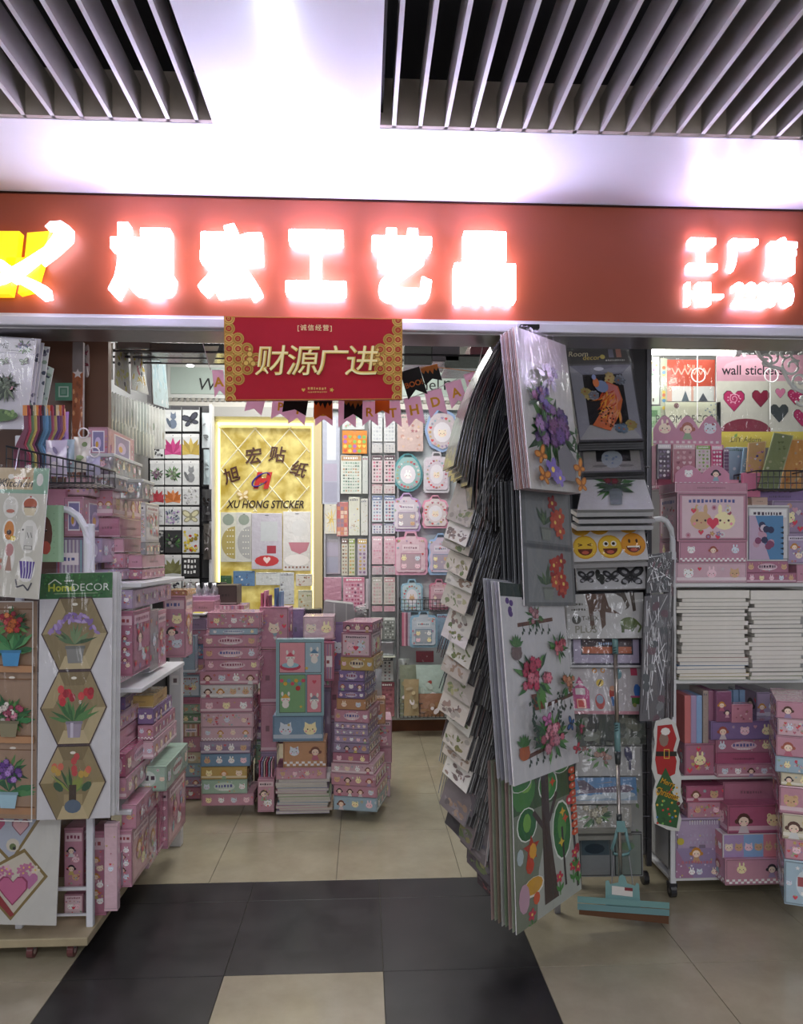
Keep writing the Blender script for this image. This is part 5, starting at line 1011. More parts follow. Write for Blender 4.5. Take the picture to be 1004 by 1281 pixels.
# blister cards below the gold sign
GC = 'blister cards under the gold sign'
def card(x0, y0, x1, y1, Y, c, lb, draw=None, group=None, name='blister_card', cat='blister card', th=.02, mat='wrap', faces=None, hole=True):
    a, b = PX(x0, Y), PX(x1, Y); zb, zt = PZ((x0 + x1) / 2, y1, Y), PZ((x0 + x1) / 2, y0, Y); w_, h_ = b - a, zt - zb
    o = MB().box(-w_ / 2, w_ / 2, 0, th, 0, h_, c, .003).build(name, mat, loc=((a + b) / 2, Y - th, zb)); P = Pr(w_, h_); r_ = random.Random(sum(map(ord, lb)))
    if hole: P.ell(w_ / 2, h_ * .96, w_ * .08, h_ * .01, '6a6a70', 6)
    if draw: draw(P, w_, h_, r_)
    pm = MB(); P.onto(pm, bilin((-w_ / 2, 0, 0), (w_ / 2, 0, 0), (w_ / 2, 0, h_), (-w_ / 2, 0, h_), (0, -1, 0)))
    if P.p: pm.build('print', 'gloss', o)
    tag(o, lb, cat, group); return o
def semi(c):
    def f(P, w, h, r):
        P.disc(w * .5, h * .85, w * .36, '9aa69a', 14); P.poly([(w * .92, h * .06)] + [(w * .92 - w * .85 * sin(PI * k / 10), h * (.06 + .33 * (1 - cos(PI * k / 10)))) for k in range(11)], c)
        for i in range(5):
            for j in range(3): P.disc(w * (.45 + .17 * j), h * (.16 + .12 * i), w * .05, 'e8e8dc', 5)
    return f
def tricks(cs, n=12, s=.07):
    def f(P, w, h, r):
        P.marks(w * .1, w * .9, h * .9, h * .05, r.choice(['6a6a78', '9c5a70', '5a7a6a']), r)
        for k in range(n): r.choice([P.heart, P.star, P.disc, P.flower])(w * r.uniform(.12, .88), h * r.uniform(.07, .84), min(w, h) * s * r.uniform(.7, 1.2), r.choice(cs))
    return f
def gridy(cs, nx=4, ny=8, y1=.86):
    def f(P, w, h, r):
        P.rect(w * .03, h * y1, w * .97, h * .99, r.choice(cs)); P.marks(w * .15, w * .85, h * (y1 + .04), h * .06, 'ffffff', r)
        for i in range(nx):
            for j in range(ny): r.choice([P.disc, P.heart, P.star])(w * (.1 + .8 * (i + .5) / nx), h * (.04 + (y1 - .06) * (j + .5) / ny), min(w / nx, h * y1 / ny) * .33, r.choice(cs))
    return f
Y_ = 6.355
card(276, 641, 296, 703, Y_, 'dcdcd0', 'hanging card with a gold dotted half-disc punch under the sign', semi('b8a868'), GC); card(296, 641, 315, 703, Y_, 'd8d8d4', 'hanging card with a silver dotted half-disc punch', semi('b0b0b0'), GC)
def redc(P, w, h, r): P.rect(w * .3, h * .5, w * .85, h * .85, 'c8ccd0'); P.ell(w * .5, h * .15, w * .4, h * .1, 'c83c40'); P.rect(w * .5, h * .28, w * .8, h * .42, 'a83848'); P.heart(w * .5, h * .16, w * .12, 'f0d8d4')
card(315, 642, 353, 712, Y_ - .02, 'c8c4d0', 'clear bag with a red band product hanging under the gold sign', redc, GC)
def pinkb(P, w, h, r): P.disc(w * .6, h * .72, w * .3, 'd8d8d8', 14); P.poly([(w * .2, h * .48), (w * .95, h * .48), (w * .85, h * .34), (w * .6, h * .28), (w * .3, h * .34)], 'c07888'); P.ell(w * .5, h * .18, w * .45, h * .1, 'eeeae8', 12); [P.disc(w * (.1 + .13 * k), h * .06, w * .04, '8a5a48', 5) for k in range(7)]
card(354, 640, 389, 714, Y_, 'd8d6d4', 'blister card with a round dusty pink sponge under the sign', pinkb, GC)
for k, (x0, y0, x1, y1, c, cs, lb) in enumerate(((292, 714, 319, 733, '6a8cb4', ['e8ecf0', '3c5c8c'], 'blue sticker pack lying below the dotted punches'), (320, 716, 350, 732, 'd4d8d8', ['b8bcc0', 'e8e8e8'], 'blank whitish pack below the red band product'), (350, 716, 368, 756, 'c8ccd0', ['7a7c84', 'a8b0b8'], 'grey figure pack below the pink sponge card'), (370, 718, 391, 733, 'd8d4cc', ['b87868', '8a6a50'], 'small pack with red and brown motifs near the cream jamb'), (373, 738, 391, 762, 'c8c8b4', ['8a9a5c', 'b08a5c'], 'pack of green and brown stickers beside the cream jamb'), (276, 720, 290, 748, '4a6a4c', ['7c9c6c', '2c4030'], 'dark green pack in the corner below the punches'))):
    card(x0, y0, x1, y1, Y_, c, lb, tricks(cs, 10), 'packs on the rail below the sign')

# ================================================================ back wall pegboard with toys and packs
Yr = 6.17; Xw = .975
pb = empty('pegboard', (PX(480, Yr + .1), Yr + .1, 0)); org = Vector(pb.location); zt = PZ(480, 512, Yr + .1)
MB().box(PX(404, Yr) - org.x, Xw - org.x, 0, .03, .10, zt, 'c4cacc').build('board', 'paint', pb)
for px in (404, 460.5, 496): MB().box(PX(px, Yr) - org.x, PX(px + 3.5, Yr) - org.x, -.055, 0, .12, zt, 'a8a8ac', .004).build('upright', 'metal', pb)
hol = MB()
for i in range(46):
    for j in range(10): x = PX(498, Yr) - org.x + .02 * i; z = zt - .02 - .02 * j; hol.box(x - .003, x + .003, -.001, 0, z - .003, z + .003, '6a7074')
h_ = hol.build('peg_holes', 'matte', pb); h_['kind'] = 'stuff'
tag(pb, 'pale pegboard with metal uprights covering the back wall beside the gold sign', 'pegboard')
Yr = 6.22; GP = 'packs on the pegboard'
def calendar(P, w, h, r):
    for i in range(5):
        for j in range(4): r.choice([P.disc, P.rect if False else P.disc, P.heart])(w * (.12 + .19 * i), h * (.12 + .2 * j), w * .075, r.choice(['e8a048', 'c8503c', '5c9cb0', '8ab85c', 'e8c85c', 'b06ab0']))
def longg(P, w, h, r): P.rect(w * .15, h * .02, w * .85, h * .25, 'a4a4b8'); P.rect(w * .15, h * .26, w * .85, h * .46, 'b4acc0'); P.rect(w * .3, h * .5, w * .8, h * .96, 'd8dce4')
card(402, 521, 425, 631, Yr, 'b8bccc', 'tall grey blister of long clear sleeves next to the cream jamb', longg, GP)
card(428, 539, 459, 568, Yr, 'dd8a3c', 'orange pack of colourful letters on the pegboard', calendar, GP); card(428, 517, 456, 538, Yr, 'd0d4d4', 'white pack above the orange letter pack', tricks(['8ab89c', 'c0707c', 'e0d8b0'], 9), GP)
card(426, 570, 452, 618, Yr, 'd8dcd4', 'mint headed sheet of tiny sticker figures', gridy(['7a9c8c', 'a0b8a8', '5c6c64', 'b89878'], 7, 10), GP); card(453, 571, 460, 618, Yr, 'c8ccc8', 'narrow pack edge beside the mint headed sheet', tricks(['7a9c8c'], 5), GP)
def gold(P, w, h, r): [P.line(w * r.uniform(.3, .7), h * .5, w * r.random(), h * r.random(), .004, r.choice(['d8b848', 'c09a30', 'f0dc88'])) for k in range(26)]
card(406, 631, 421, 668, Yr, 'c8c4b4', 'clear bag of gold ribbon pieces', gold, GP)
def bricks(P, w, h, r): [P.rect(w * (.05 + .3 * (k % 3)), h * (.04 + .12 * (k // 3)), w * (.3 + .3 * (k % 3)), h * (.14 + .12 * (k // 3)), r.choice(['b8403c', 'd8b8a0', '8a6a7c', 'c8784c'])) for k in range(22)]
card(421, 628, 435.5, 671, Yr, 'b0605c', 'red building block pack on the pegboard', bricks, GP)
card(436, 622, 450, 670, Yr, 'c8c8b8', 'greenish floral sticker pack on the pegboard', tricks(['8a9c5c', 'c8b050', 'a07850', 'b0a8c0'], 16), GP); card(451, 624, 460, 670, Yr, 'c0c0b8', 'narrow greyish floral pack at the upright', tricks(['7a8a5c', 'a07850'], 9), GP)
for k, x in enumerate((427, 436, 447)): card(x, 674, x + (8 if k < 2 else 12), 720, Yr, ['ccc8b8', 'd0d0b4', 'c4b8c4'][k], f'{["brown dotted", "green dotted", "mauve dotted"][k]} narrow sticker strip pack on the pegboard', gridy([['6a4a3c', 'b0805c'], ['8a9c4c', 'c89c5c'], ['8a6a8c', 'c0a050']][k], 2, 8), GP)
def pk(P, w, h, r): P.rect(w * .05, h * .05, w * .95, h * .95, 'b87890')
card(405, 632, 426, 718, Yr + .05, 'b0a8b4', 'greyish mauve sleeve pack behind the gold ribbon bag', longg, GP); card(405, 722, 427, 751, Yr, 'c08ca0', 'dusty pink plain sleeve pack above the grey case', None, GP); card(429, 722, 456, 768, Yr, 'd4a0b4', 'pink sticker pack with many tiny figures', gridy(['a84c6c', 'c87890', '7c4c6a', 'e8d0d8'], 6, 8), GP); card(457, 724, 461, 762, Yr, 'b8b0b8', 'thin pack edge beside the pink sticker pack', None, GP)
rows_ = [(517, 553), (554, 567), (570, 604.5), (606, 618), (620, 653), (655, 668), (671, 706), (708, 719), (722, 756), (758, 765)]
for j, (y0, y1) in enumerate(rows_):
    for i, (x0, x1) in enumerate(((465, 478), (480, 494))):
        cs = [['c8ccd0', 'b8bcc4'], ['a8a8b0', 'c0c0c4'], ['5c4c54', 'c87890'], ['b0808c', 'c8c0c4'], ['6c7a9c', 'c07a90', '8a5a6c'], ['6c6c90', 'a0708c'], ['d090a4', 'e0b8c4'], ['b8a8b0', 'c890a4'], ['b8b4ac', 'c8a0a4'], ['c890a0', 'b88898']][j]
        card(x0, y0, x1, y1, Yr, ['dcdee0', 'cfcdcc', 'd8c8cc', 'd0c4c4', 'c8ccd4', 'c8c8d0', 'dcb8c4', 'c8b8c0', 'd0c8c4', 'cfa8b4'][j], f'narrow sticker strip, {"top" if j == 0 else ORD[j]} row of the {"inner" if i == 0 else "outer"} slim column between the uprights', gridy(cs, 3, 6 if y1 - y0 > 20 else 3, .82), 'slim sticker strips between the pegboard uprights')
# toy cases with handles
def outline(kind, w, h):
    if kind == 'egg': return [(w / 2 * (cos(t) * (1 - .14 * sin(t))), h / 2 + h / 2 * sin(t)) for t in [2 * PI * k / 20 for k in range(20)]]
    if kind == 'round': return [(w / 2 * cos(t) * (1 + .03 * cos(8 * t)), h / 2 + h / 2 * sin(t) * (1 + .03 * cos(8 * t))) for t in [2 * PI * k / 32 for k in range(32)]]
    if kind == 'bumpy': 
        p = [(-w * .42, 0), (w * .42, 0), (w * .5, h * .12), (w * .44, h * .25), (w * .5, h * .4), (w * .44, h * .52), (w * .5, h * .68), (w * .4, h * .84), (w * .2, h * .88), (w * .1, h), (-w * .1, h), (-w * .25, h * .86), (-w * .42, h * .84), (-w * .5, h * .68), (-w * .44, h * .55), (-w * .5, h * .4), (-w * .45, h * .25), (-w * .5, h * .12)]; return p
    return [(-w * .5, h * .06), (-w * .44, 0), (w * .44, 0), (w * .5, h * .06), (w * .5, h * .78), (w * .42, h * .86), (w * .2, h * .88), (w * .16, h), (-w * .16, h), (-w * .2, h * .88), (-w * .42, h * .86), (-w * .5, h * .78)]
def toy_case(x0, y0, x1, y1, kind, c, c2, lb, draw=None, Y=None, face=True):
    Y = Y or Yr + .035; a, b = PX(x0, Y), PX(x1, Y); zb, zt_ = PZ((x0 + x1) / 2, y1, Y), PZ((x0 + x1) / 2, y0, Y); w, h = b - a, zt_ - zb
    pts = outline(kind, w, h); o = MB().hexa([(x, .05, z) for x, z in pts], [(x, 0, z) for x, z in pts], c).build('toy_case', 'wrap', loc=((a + b) / 2, Y - .05, zb))
    k = .86; pts2 = [(x * k, h / 2 + (z - h / 2) * k) for x, z in pts]; MB().hexa([(x, 0, z) for x, z in pts2], [(x, -.008, z) for x, z in pts2], c2).build('front_cover', 'wrap', o)
    MB().hexa([(x, .01, z) for x, z in [(-w * .14, h * .9), (w * .14, h * .9), (w * .1, h * .96), (-w * .1, h * .96)]], [(x, -.0025 - .008, z) for x, z in [(-w * .14, h * .9), (w * .14, h * .9), (w * .1, h * .96), (-w * .1, h * .96)]], shade(c, .45)).build('handle_opening', 'plastic', o)
    P = Pr(w, h); r_ = random.Random(int(x0 + y0)); cs = [shade(c, 1.3), shade(c, .7), 'f0e4ec', 'e8a8bc', 'b8cce8', 'ecd890']
    if int(x0) % 2:
        P.ell(w / 2, h * .45, w * .26, h * .24, 'e8e2ea', 14); pet(P, w / 2, h * .42, w * .13, r_)
        for q_ in range(20):
            t = 2 * PI * q_ / 20; trinket(P, w / 2 + w * .36 * cos(t), h * .45 + h * .33 * sin(t), w * .045, r_)
    else:
        P.rect(w * .2, h * .12, w * .8, h * .5, shade(c2, .85)); P.frame(w * .2, h * .12, w * .8, h * .5, w * .02, shade(c, .85)); P.rect(w * .25, h * .56, w * .75, h * .7, shade(c2, 1.3)); P.marks(w * .3, w * .7, h * .6, h * .05, shade(c, .7), r_)
        for q_ in range(4): pet(P, w * (.3 + .4 * (q_ % 2)), h * (.2 + .18 * (q_ // 2)), w * .08, r_)
        for q_ in range(16): trinket(P, w * r_.choice((r_.uniform(.1, .18), r_.uniform(.82, .9), r_.uniform(.2, .8))), h * r_.choice((r_.uniform(.1, .8), .78)), w * .035, r_)
    pm = MB(); P.onto(pm, bilin((-w / 2, -.0085, 0), (w / 2, -.0085, 0), (w / 2, -.0085, h), (-w / 2, -.0085, h), (0, -1, 0))); pm.build('print', 'gloss', o)
    tag(o, lb, 'toy case', 'toy cases on the pegboard'); return o
card(497, 519, 529, 565, Yr, 'd4bcb8', 'beige and pink sticker book pack hanging first on the open pegboard', tricks(['c89c90', 'e0c8c0', 'b87c84', 'd8b8a0'], 18), GP)
toy_case(531, 513, 573, 566, 'round', '9cb4dc', 'd0c4cc', 'round scalloped toy case with a blue rim and silver front')
toy_case(575, 514, 592, 556, 'egg', 'a8bcac', 'c0ccc0', 'pale green toy case half hidden behind the hanging sheets, top row')
toy_case(491, 568, 528, 616, 'egg', '5c98a0', '9cc0c0', 'teal egg-shaped toy case with a carry handle')
toy_case(529, 566, 561, 617, 'case', 'd0ccd4', 'd8ccd8', 'white rounded toy case with a pale pink front')
toy_case(490, 617, 526, 665, 'bumpy', 'c0a0cc', 'dcd0dc', 'lilac and pink curly toy case with a round medallion')
toy_case(527, 620, 560, 661, 'bumpy', 'e09cb4', 'e0d0d4', 'pink basket-shaped toy case with scalloped sides')
toy_case(492, 665, 534, 719, 'case', 'dfa4bc', 'e4c4d0', 'pink suitcase-shaped toy case on the pegboard')
toy_case(534, 667, 566, 719, 'bumpy', '9cb8dc', 'd4c4d8', 'light blue toy case with small white figures on top')
toy_case(563, 640, 588, 690, 'case', 'c8b8a8', 'dcd4cc', 'cream toy case behind the hanging sheets')
toy_case(501, 724, 528, 765, 'case', '94b8cc', 'c0d4dc', 'pale blue toy pack in a wire basket of the pegboard'); toy_case(536, 724, 560, 762, 'case', 'c07890', 'd8b0bc', 'dusty pink toy pack in a wire basket of the pegboard')
toy_case(512, 763, 546, 809, 'case', '8cb0c8', 'c4ccd8', 'blue bag-shaped toy case with a round handle in front of folders', Y=Yr - .12)
for k in range(5): card(500 + k * 2.4, 766, 504 + k * 2.4, 808, Yr - .02 - .01 * k, ['5c5c60', 'c87890', 'd8a8b8', '8a5a6c', 'c0b8c8'][k], f'{["grey", "rose", "pale pink", "plum", "whitish"][k]} folder edge beside the blue bag-shaped case', None, 'folders beside the bag-shaped case', 'folder', 'folder', hole=False)
card(546, 768, 562, 812, Yr, '98b0c8', 'light blue folder pack right of the bag-shaped case', tricks(['c8d4e0', '7890b8'], 8), GP)
card(520, 814, 542, 828, Yr, 'a84c5c', 'small red pack below the bag-shaped case', tricks(['e0b0b8', '7c2c3c'], 6), GP)
for k, (a, b, y0, y1, c) in enumerate(((464, 478, 772, 800, 'ccc8c0'), (479, 494, 772, 800, '8c908c'), (466, 492, 822, 852, 'c4c8cc'), (470, 493, 853, 896, '9c5a64'))):
    card(a, b and y0, b, y1, Yr, c, ['black and white sticker strip low between the uprights', 'grey sketch sticker strip low between the uprights', 'white pack of dark dots low between the uprights', 'red boxed pack standing at the foot of the slim columns'][k], gridy([['4a4a50', 'a8a8a8'], ['5c605c', 'c8ccc8'], ['3c4450', '8a6a70'], ['c87890', '7c3c4c']][k], 4, 6), 'packs low between the uprights')
o = MB(); 
tr = empty('acrylic_tray', (PX(476, 6.1), 6.1, PZ(476, 823, 6.1))); MB().box(-.12, .12, 0, .12, 0, .012, 'd8dccc', .004).build('tray_lip', 'plastic', tr); MB().box(-.11, .11, .01, .11, .012, .13, 'b4c0ac', .01).build('clear_bin', 'tub', tr); tag(tr, 'clear bin with a pale lip on the slim columns', 'tray')
for k, (x0, x1, yt, yb_, lb) in enumerate(((501, 560, 750, 764, 'black wire basket below the pale blue toy pack'), (500, 560, 880, 898, 'black wire basket lowest on the pegboard holding green packs'))): wire_basket(x0, x1, yt, yb_, Yr - .17, .21, 12, lb)
for k, (x0, y0, x1, y1, c, c2, lb) in enumerate(((498, 824, 512, 850, '8a8f8c', '5c605c', 'grey lumpy bag hanging above the lowest basket'), (500, 832, 522, 896, '8c9480', 'a89c78', 'olive clear pack with rings in the lowest basket'), (520, 832, 556, 884, 'b8ccc4', 'a04844', 'mint pack with red and white cookies above the lowest basket'), (523, 868, 556, 897, '9a7058', 'c89870', 'brown pack lying in the lowest basket'), (505, 850, 524, 896, 'b09c78', 'd8c8a0', 'tan ring-patterned pack in the lowest basket'))):
    pouch(x0, y0, x1, y1, Yr - .12 - .02 * k, c, c2, lb, 'pack', 'packs in the lowest wire basket', name='clear_pack', seed=k + 80, th=.03)
# spot bulbs and dark bundles under the shop ceiling
for k, (x, y, lb) in enumerate(((238, 457, 'small bright spotlight before the welcome panel'), (563, 458, 'small bright spotlight above the birthday flags'))):
    b = PT(x, y, 5.6); e = empty('spotlight', b); MB().tube([(0, 0, 0), (0, 0, .05), (0, 0, .08)], [.03, .035, .02], '3a3a3c', 12).build('housing', 'metal', e); MB().tube([(0, 0, -.006), (0, 0, .0)], [.026, .028], 'ffffff', 12).build('bulb', 'spot_bulb', e); MB().tube([(0, 0, .08), (0, 0, IZ - b.z)], .006, '3a3a3c', 6).build('stem', 'metal', e); tag(e, lb, 'spotlight')
GD = 'dim packs hung under the lintel'
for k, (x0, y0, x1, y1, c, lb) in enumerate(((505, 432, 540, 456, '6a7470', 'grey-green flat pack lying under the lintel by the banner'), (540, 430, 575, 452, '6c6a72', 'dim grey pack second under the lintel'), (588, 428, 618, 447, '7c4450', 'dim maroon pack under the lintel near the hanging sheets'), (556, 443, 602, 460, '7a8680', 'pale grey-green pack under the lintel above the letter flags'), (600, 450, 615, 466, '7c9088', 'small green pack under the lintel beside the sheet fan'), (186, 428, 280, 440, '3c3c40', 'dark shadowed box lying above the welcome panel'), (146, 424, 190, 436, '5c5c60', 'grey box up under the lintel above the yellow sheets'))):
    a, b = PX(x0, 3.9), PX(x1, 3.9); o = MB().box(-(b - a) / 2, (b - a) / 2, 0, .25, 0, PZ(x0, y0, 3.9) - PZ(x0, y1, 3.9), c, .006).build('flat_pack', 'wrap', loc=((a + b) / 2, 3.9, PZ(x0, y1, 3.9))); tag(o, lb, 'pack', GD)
q = quad(254, 433, 274, 455, 3.9); wq, hq = qsize(q); P = Pr(wq, hq); P.bg('e8e6d2'); sheet('paper_sheet', [q[0] + Vector((.03, 0, 0)), q[1] - Vector((.03, 0, 0)), q[2], q[3]], .003, P, 'cream paper hanging beside the banner top corner', 'paper', film=False)
orc = empty('overhead_rack', (-.3, 3.9, 2.3)); 
for y in (.0, .12, .24): MB().tube([(-1.36, y, .235), (1.28, y, .235)], .006, '5a5a5e', 6).build('rail', 'metal', orc)
tag(orc, 'dim metal rails under the lintel carrying flat packs', 'rack')
hr = empty('hanging_rail', (-1.4, 4.3, PZ(190, 438, 4.3))); MB().tube([(-.28, 0, 0), (PX(214, 4.3) + 1.4, 0, 0)], .005, '6a6a6e', 6).build('rail', 'metal', hr); tag(hr, 'thin rail along the inner wall carrying the sheets near the ceiling', 'rail')
# ================================================================ hanging fan of laminated sheets
r_ = random.Random(77)
def ribbon(name, top, tip, W, bend, c_edge, c_face, loc0, par=None, tilt=.9, flare=.0):
    """one laminated sheet: near edge from top to tip with a bend, reaching away along W"""
    top, tip, W = Vector(top), Vector(tip), Vector(W); M = 6; nr = []; d = tip - top
    side = Vector((-1, 0, 0))
    for j in range(M + 1):
        t = j / M; p = top + d * t + side * bend * math.sin(PI * t) * (1 - t * .2) ; nr.append(p)
    Wt = [W * (1 + 0 * j) + Vector((0, 0, flare * (j / M) ** 2)) for j in range(M + 1)]
    th = Vector((.0015, -.0004, 0)); mb = MB()
    A_ = [p - loc0 for p in nr]; B_ = [p + w2 - loc0 for p, w2 in zip(nr, Wt)]
    n = M + 1; vs = [a - th for a in A_] + [b - th for b in B_] + [a + th for a in A_] + [b + th for b in B_]
    for j in range(M):
        mb.mesh([vs[j], vs[j + 1], vs[n + j + 1], vs[n + j]], [(0, 1, 2, 3)], c_face if j >= M - 2 else '2a292c')
        mb.mesh([vs[2 * n + j], vs[2 * n + j + 1], vs[3 * n + j + 1], vs[3 * n + j]], [(0, 1, 2, 3)], shade(c_face, .9) if c_face != '2a292c' else c_face)
        mb.mesh([vs[j], vs[j + 1], vs[2 * n + j + 1], vs[2 * n + j]], [(0, 1, 2, 3)], c_edge)
    mb.mesh([vs[n - 1], vs[2 * n - 1], vs[4 * n - 1], vs[3 * n - 1]], [(0, 1, 2, 3)], c_edge); mb.mesh([vs[0], vs[n], vs[3 * n], vs[2 * n]], [(0, 1, 2, 3)], c_edge)
    return mb.build(name, 'laminate', loc=loc0), nr, Wt
GF = 'laminated sheets fanned on the hanging rack'
lightc = ['dcd8cc', 'e4e0d6', 'ccc4b6', 'd4cabc', 'c4bcb4', 'dcd4d0', 'b8b0a4']
dark_ = ['0f0e10', '161517', '1c1a1d', '0c0c0e', '262322', '131214', '201a18', '181a1c']
tiers = [(612, 562, 15, 204), (640, 566, 11, 190)] + [(652 + 22.4 * k + (0, 5, -4, 3, -3)[k % 5], 558 + (5, 0, 4, 1, 7, -1)[k % 6], 9, 128) for k in range(19)] + [(1078, 582, 9, 150), (1104, 592, 8, 150), (1132, 606, 7, 150)]
NAMES_ = ['top'] + ORD[1:]
for T_, (yn, xn, N, up) in enumerate(tiers):
    hue = [['8a8458', '6a7a48'], ['98806c', 'a8907c'], ['7c8860', 'a8a478'], ['80706a', 'a0887c'], ['64744c', '8a8858'], ['9c6464', 'a88474'], ['8a6048', 'a89888'], ['4c4a58', '6c6a74']][(T_ * 3) % 8 if T_ > 16 else T_ % 5]
    for i in range(N):
        t = i / (N - 1)
        wide = 22 + (34 if T_ == 0 else 20 if T_ == 1 else 4)
        bx = xn + wide * t + 24 + r_.uniform(-1.2, 1.2); by = yn + 16 * t + r_.uniform(-3, 3) + (6 if i == 0 else 0)
        if T_ == 0: bx = xn + 46 * t + 6; by = yn - 26 + 52 * t + r_.uniform(-7, 7)
        if T_ == 1: by = yn - 4 + 34 * t + r_.uniform(-5, 5)
        tx = (634 + 12 * t) if T_ < 2 else (640 + 9 * t); ty = max(410 + 1.2 * i, yn - up + r_.uniform(-4, 4) + 14 * t)
        Yb = 2.80 + .007 * i; Yt = 2.90 + .007 * i + .002 * T_
        top = PT(tx, ty, Yt); tip = PT(bx, by, Yb); W = Vector((-.075 + r_.uniform(-.012, .012), .15, .04)) if T_ > 1 else Vector((-.02, .2, .0))
        light = i == 0 and T_ > 1
        cf = r_.choice(lightc) if light else (r_.choice(['5c5a5a', '484648', '6c6a66']))
        if T_ >= 18 and light: cf = r_.choice(['6a6468', '7c7474', '5c5254'])
        ce = r_.choice(dark_) if r_.random() < .72 else r_.choice(['6a6868', '8c8a88', '4c4a4c', '5a3a34'])
        o, nr, Wt = ribbon('laminated_sheet', top, tip, W, (.030 if T_ < 2 else .010) + .010 * (1 - t), ce, cf, top)
        if i == 0:
            P = Pr(.18, .14); P.bg(cf)
            for q_ in range(16): P.ell(r_.uniform(.02, .16), r_.uniform(.02, .12), r_.uniform(.01, .03), r_.uniform(.006, .018), r_.choice(hue + [shade(cf, .85), shade(cf, 1.15)]), 8, r_.uniform(0, 3))
            for q_ in range(5): P.leaf(r_.uniform(.03, .15), r_.uniform(.02, .1), .03, .005, r_.uniform(0, 3), hue[0])
            pm = MB(); 
            k1, k2 = (4, 6)
            a, b = nr[k1] - top, nr[k2] - top; w1, w2 = Wt[k1], Wt[k2]; nn = (b - a).cross(w2).normalized(); nn = nn if nn.x < 0 else -nn
            mid = nr[5] - top; 
            P.onto(pm, bilin(b, b + w2, mid + Wt[5], mid, nn) if False else (lambda u, v, l, b=b, a=a, mid=mid, w2=w2: ((b * (1 - v) + mid * v) + w2 * u + nn * (l + .0014 + .0012)))); pm.build('print', 'gloss', o)
            tag(o, f'front sheet of the {NAMES_[T_]} tier of the sheet fan, {"dark" if T_ < 2 else "pale print" if T_ < 18 else "dull reddish print"}', 'laminated sheet', GF)
        else: tag(o, f'dark-edged laminated sheet inside the {NAMES_[T_]} tier of the sheet fan', 'laminated sheet', GF)
for k, (x, y0, y1, cc, nm) in enumerate(((546, 768, 822, '5a2c34', 'maroon'), (549, 816, 872, '20242e', 'navy'), (552, 866, 930, '4a3034', 'brownish'), (549, 872, 958, '38404c', 'slate'), (548, 930, 1000, '26282c', 'blackish'), (558, 700, 760, '4c2c30', 'dark red'))):
    for i in range(6):
        top = PT(x + 20 + 3 * i, y0, 3.14 + .01 * i); tip = PT(x + 2.6 * i, y1 - 8 + 3 * i + r_.uniform(-3, 3), 3.08 + .01 * i)
        o, _, _ = ribbon('laminated_sheet', top, tip, Vector((.02, .12, 0)), .008, shade(cc, r_.uniform(.6, 1.5)), cc, top); tag(o, f'{nm} sheet in the small bundle jutting behind the sheet fan', 'laminated sheet', f'{nm} bundle behind the sheet fan')
# rack behind the fan
rk = empty('sheet_rack', (PX(650, 3.1), 3.1, 0)); org = Vector(rk.location)
for dx in (0, .16): MB().box(dx - .012, dx + .012, .0, .024, 0.0, ZB - .06, '8a8a90', .003).build('upright', 'metal', rk)
for k in range(16): MB().tube([(0, .0, .25 + .13 * k), (.16, 0, .25 + .13 * k)], .004, '7a7a80', 6).build('cross_wire', 'metal', rk)
for k in range(6): MB().tube([(.02, .0, .5 + .34 * k), (.0, -.22, .52 + .34 * k)], .003, '9a9aa0', 6).build('hook', 'metal', rk)
tag(rk, 'metal rack post holding the fan of laminated sheets', 'rack')
cl_ = empty('spring_clip', PT(663, 410, 2.86)); MB().box(-.04, .035, -.01, .02, -.005, .012, '3a3838', .003).build('clip_plate', 'metal', cl_); MB().tube([(-.005, 0, 0), (.005, 0, -.03), (.01, 0, -.05)], .01, '55504e', 8).build('clip_stem', 'metal', cl_); tag(cl_, 'dark metal clip at the lintel above the purple flower sheet', 'clip')
# ---- front sheets of the rack
def Q(*c): return [PT(*p) for p in c]
q = Q((664, 611, 2.66), (728, 617, 2.88), (707, 432, 2.93), (643.5, 408, 2.70)); wq, hq = qsize(q); P = Pr(wq, hq); P.bg('dcdad8'); r_ = random.Random(6)
P.poly([(0, hq * .8), (wq, hq * .8), (wq, hq), (0, hq)], 'd8ccd4')
bouquet(P, wq * .5, hq * .38, wq * .44, ['6f4f90', '8a5f9c', '5a4a94', 'a07ab8', '7a4a7c'], r_, 20); bouquet(P, wq * .3, hq * .56, wq * .24, ['5c4a9c', '7a5aa8', '8a4a80'], r_, 10); bouquet(P, wq * .45, hq * .72, wq * .2, ['b4a4c8', '9a8cb8'], r_, 6, ('a8a8c0', 'c0b8cc'))
P.poly([(wq * .45, hq * .06), (wq * .75, hq * .06), (wq * .8, hq * .2), (wq * .62, hq * .3), (wq * .45, hq * .24)], '7a7a80'); P.flower(wq * .32, hq * .12, wq * .14, '7a6ab0'); P.flower(wq * .44, hq * .07, wq * .1, '8a7ac0')
for k in range(12): P.leaf(wq * r_.choice((.15, .85)), hq * r_.uniform(.24, .36), wq * .14, .008, r_.uniform(0, 6.2), '3c5a3c')
for x, y, t in ((.13, .2, .5), (.14, .07, -.3), (.86, .15, .6), (.86, .04, .1)): butterfly(P, wq * x, hq * y, wq * .11, 'd08a3c', t, '9a5a24')
sheet('sticker_sheet', q, .004, P, 'glossy white sheet with a purple flower vase and orange butterflies', 'sticker sheet', 'sheets on the front of the hanging rack')
st_ = [Vector(v) for v in q]
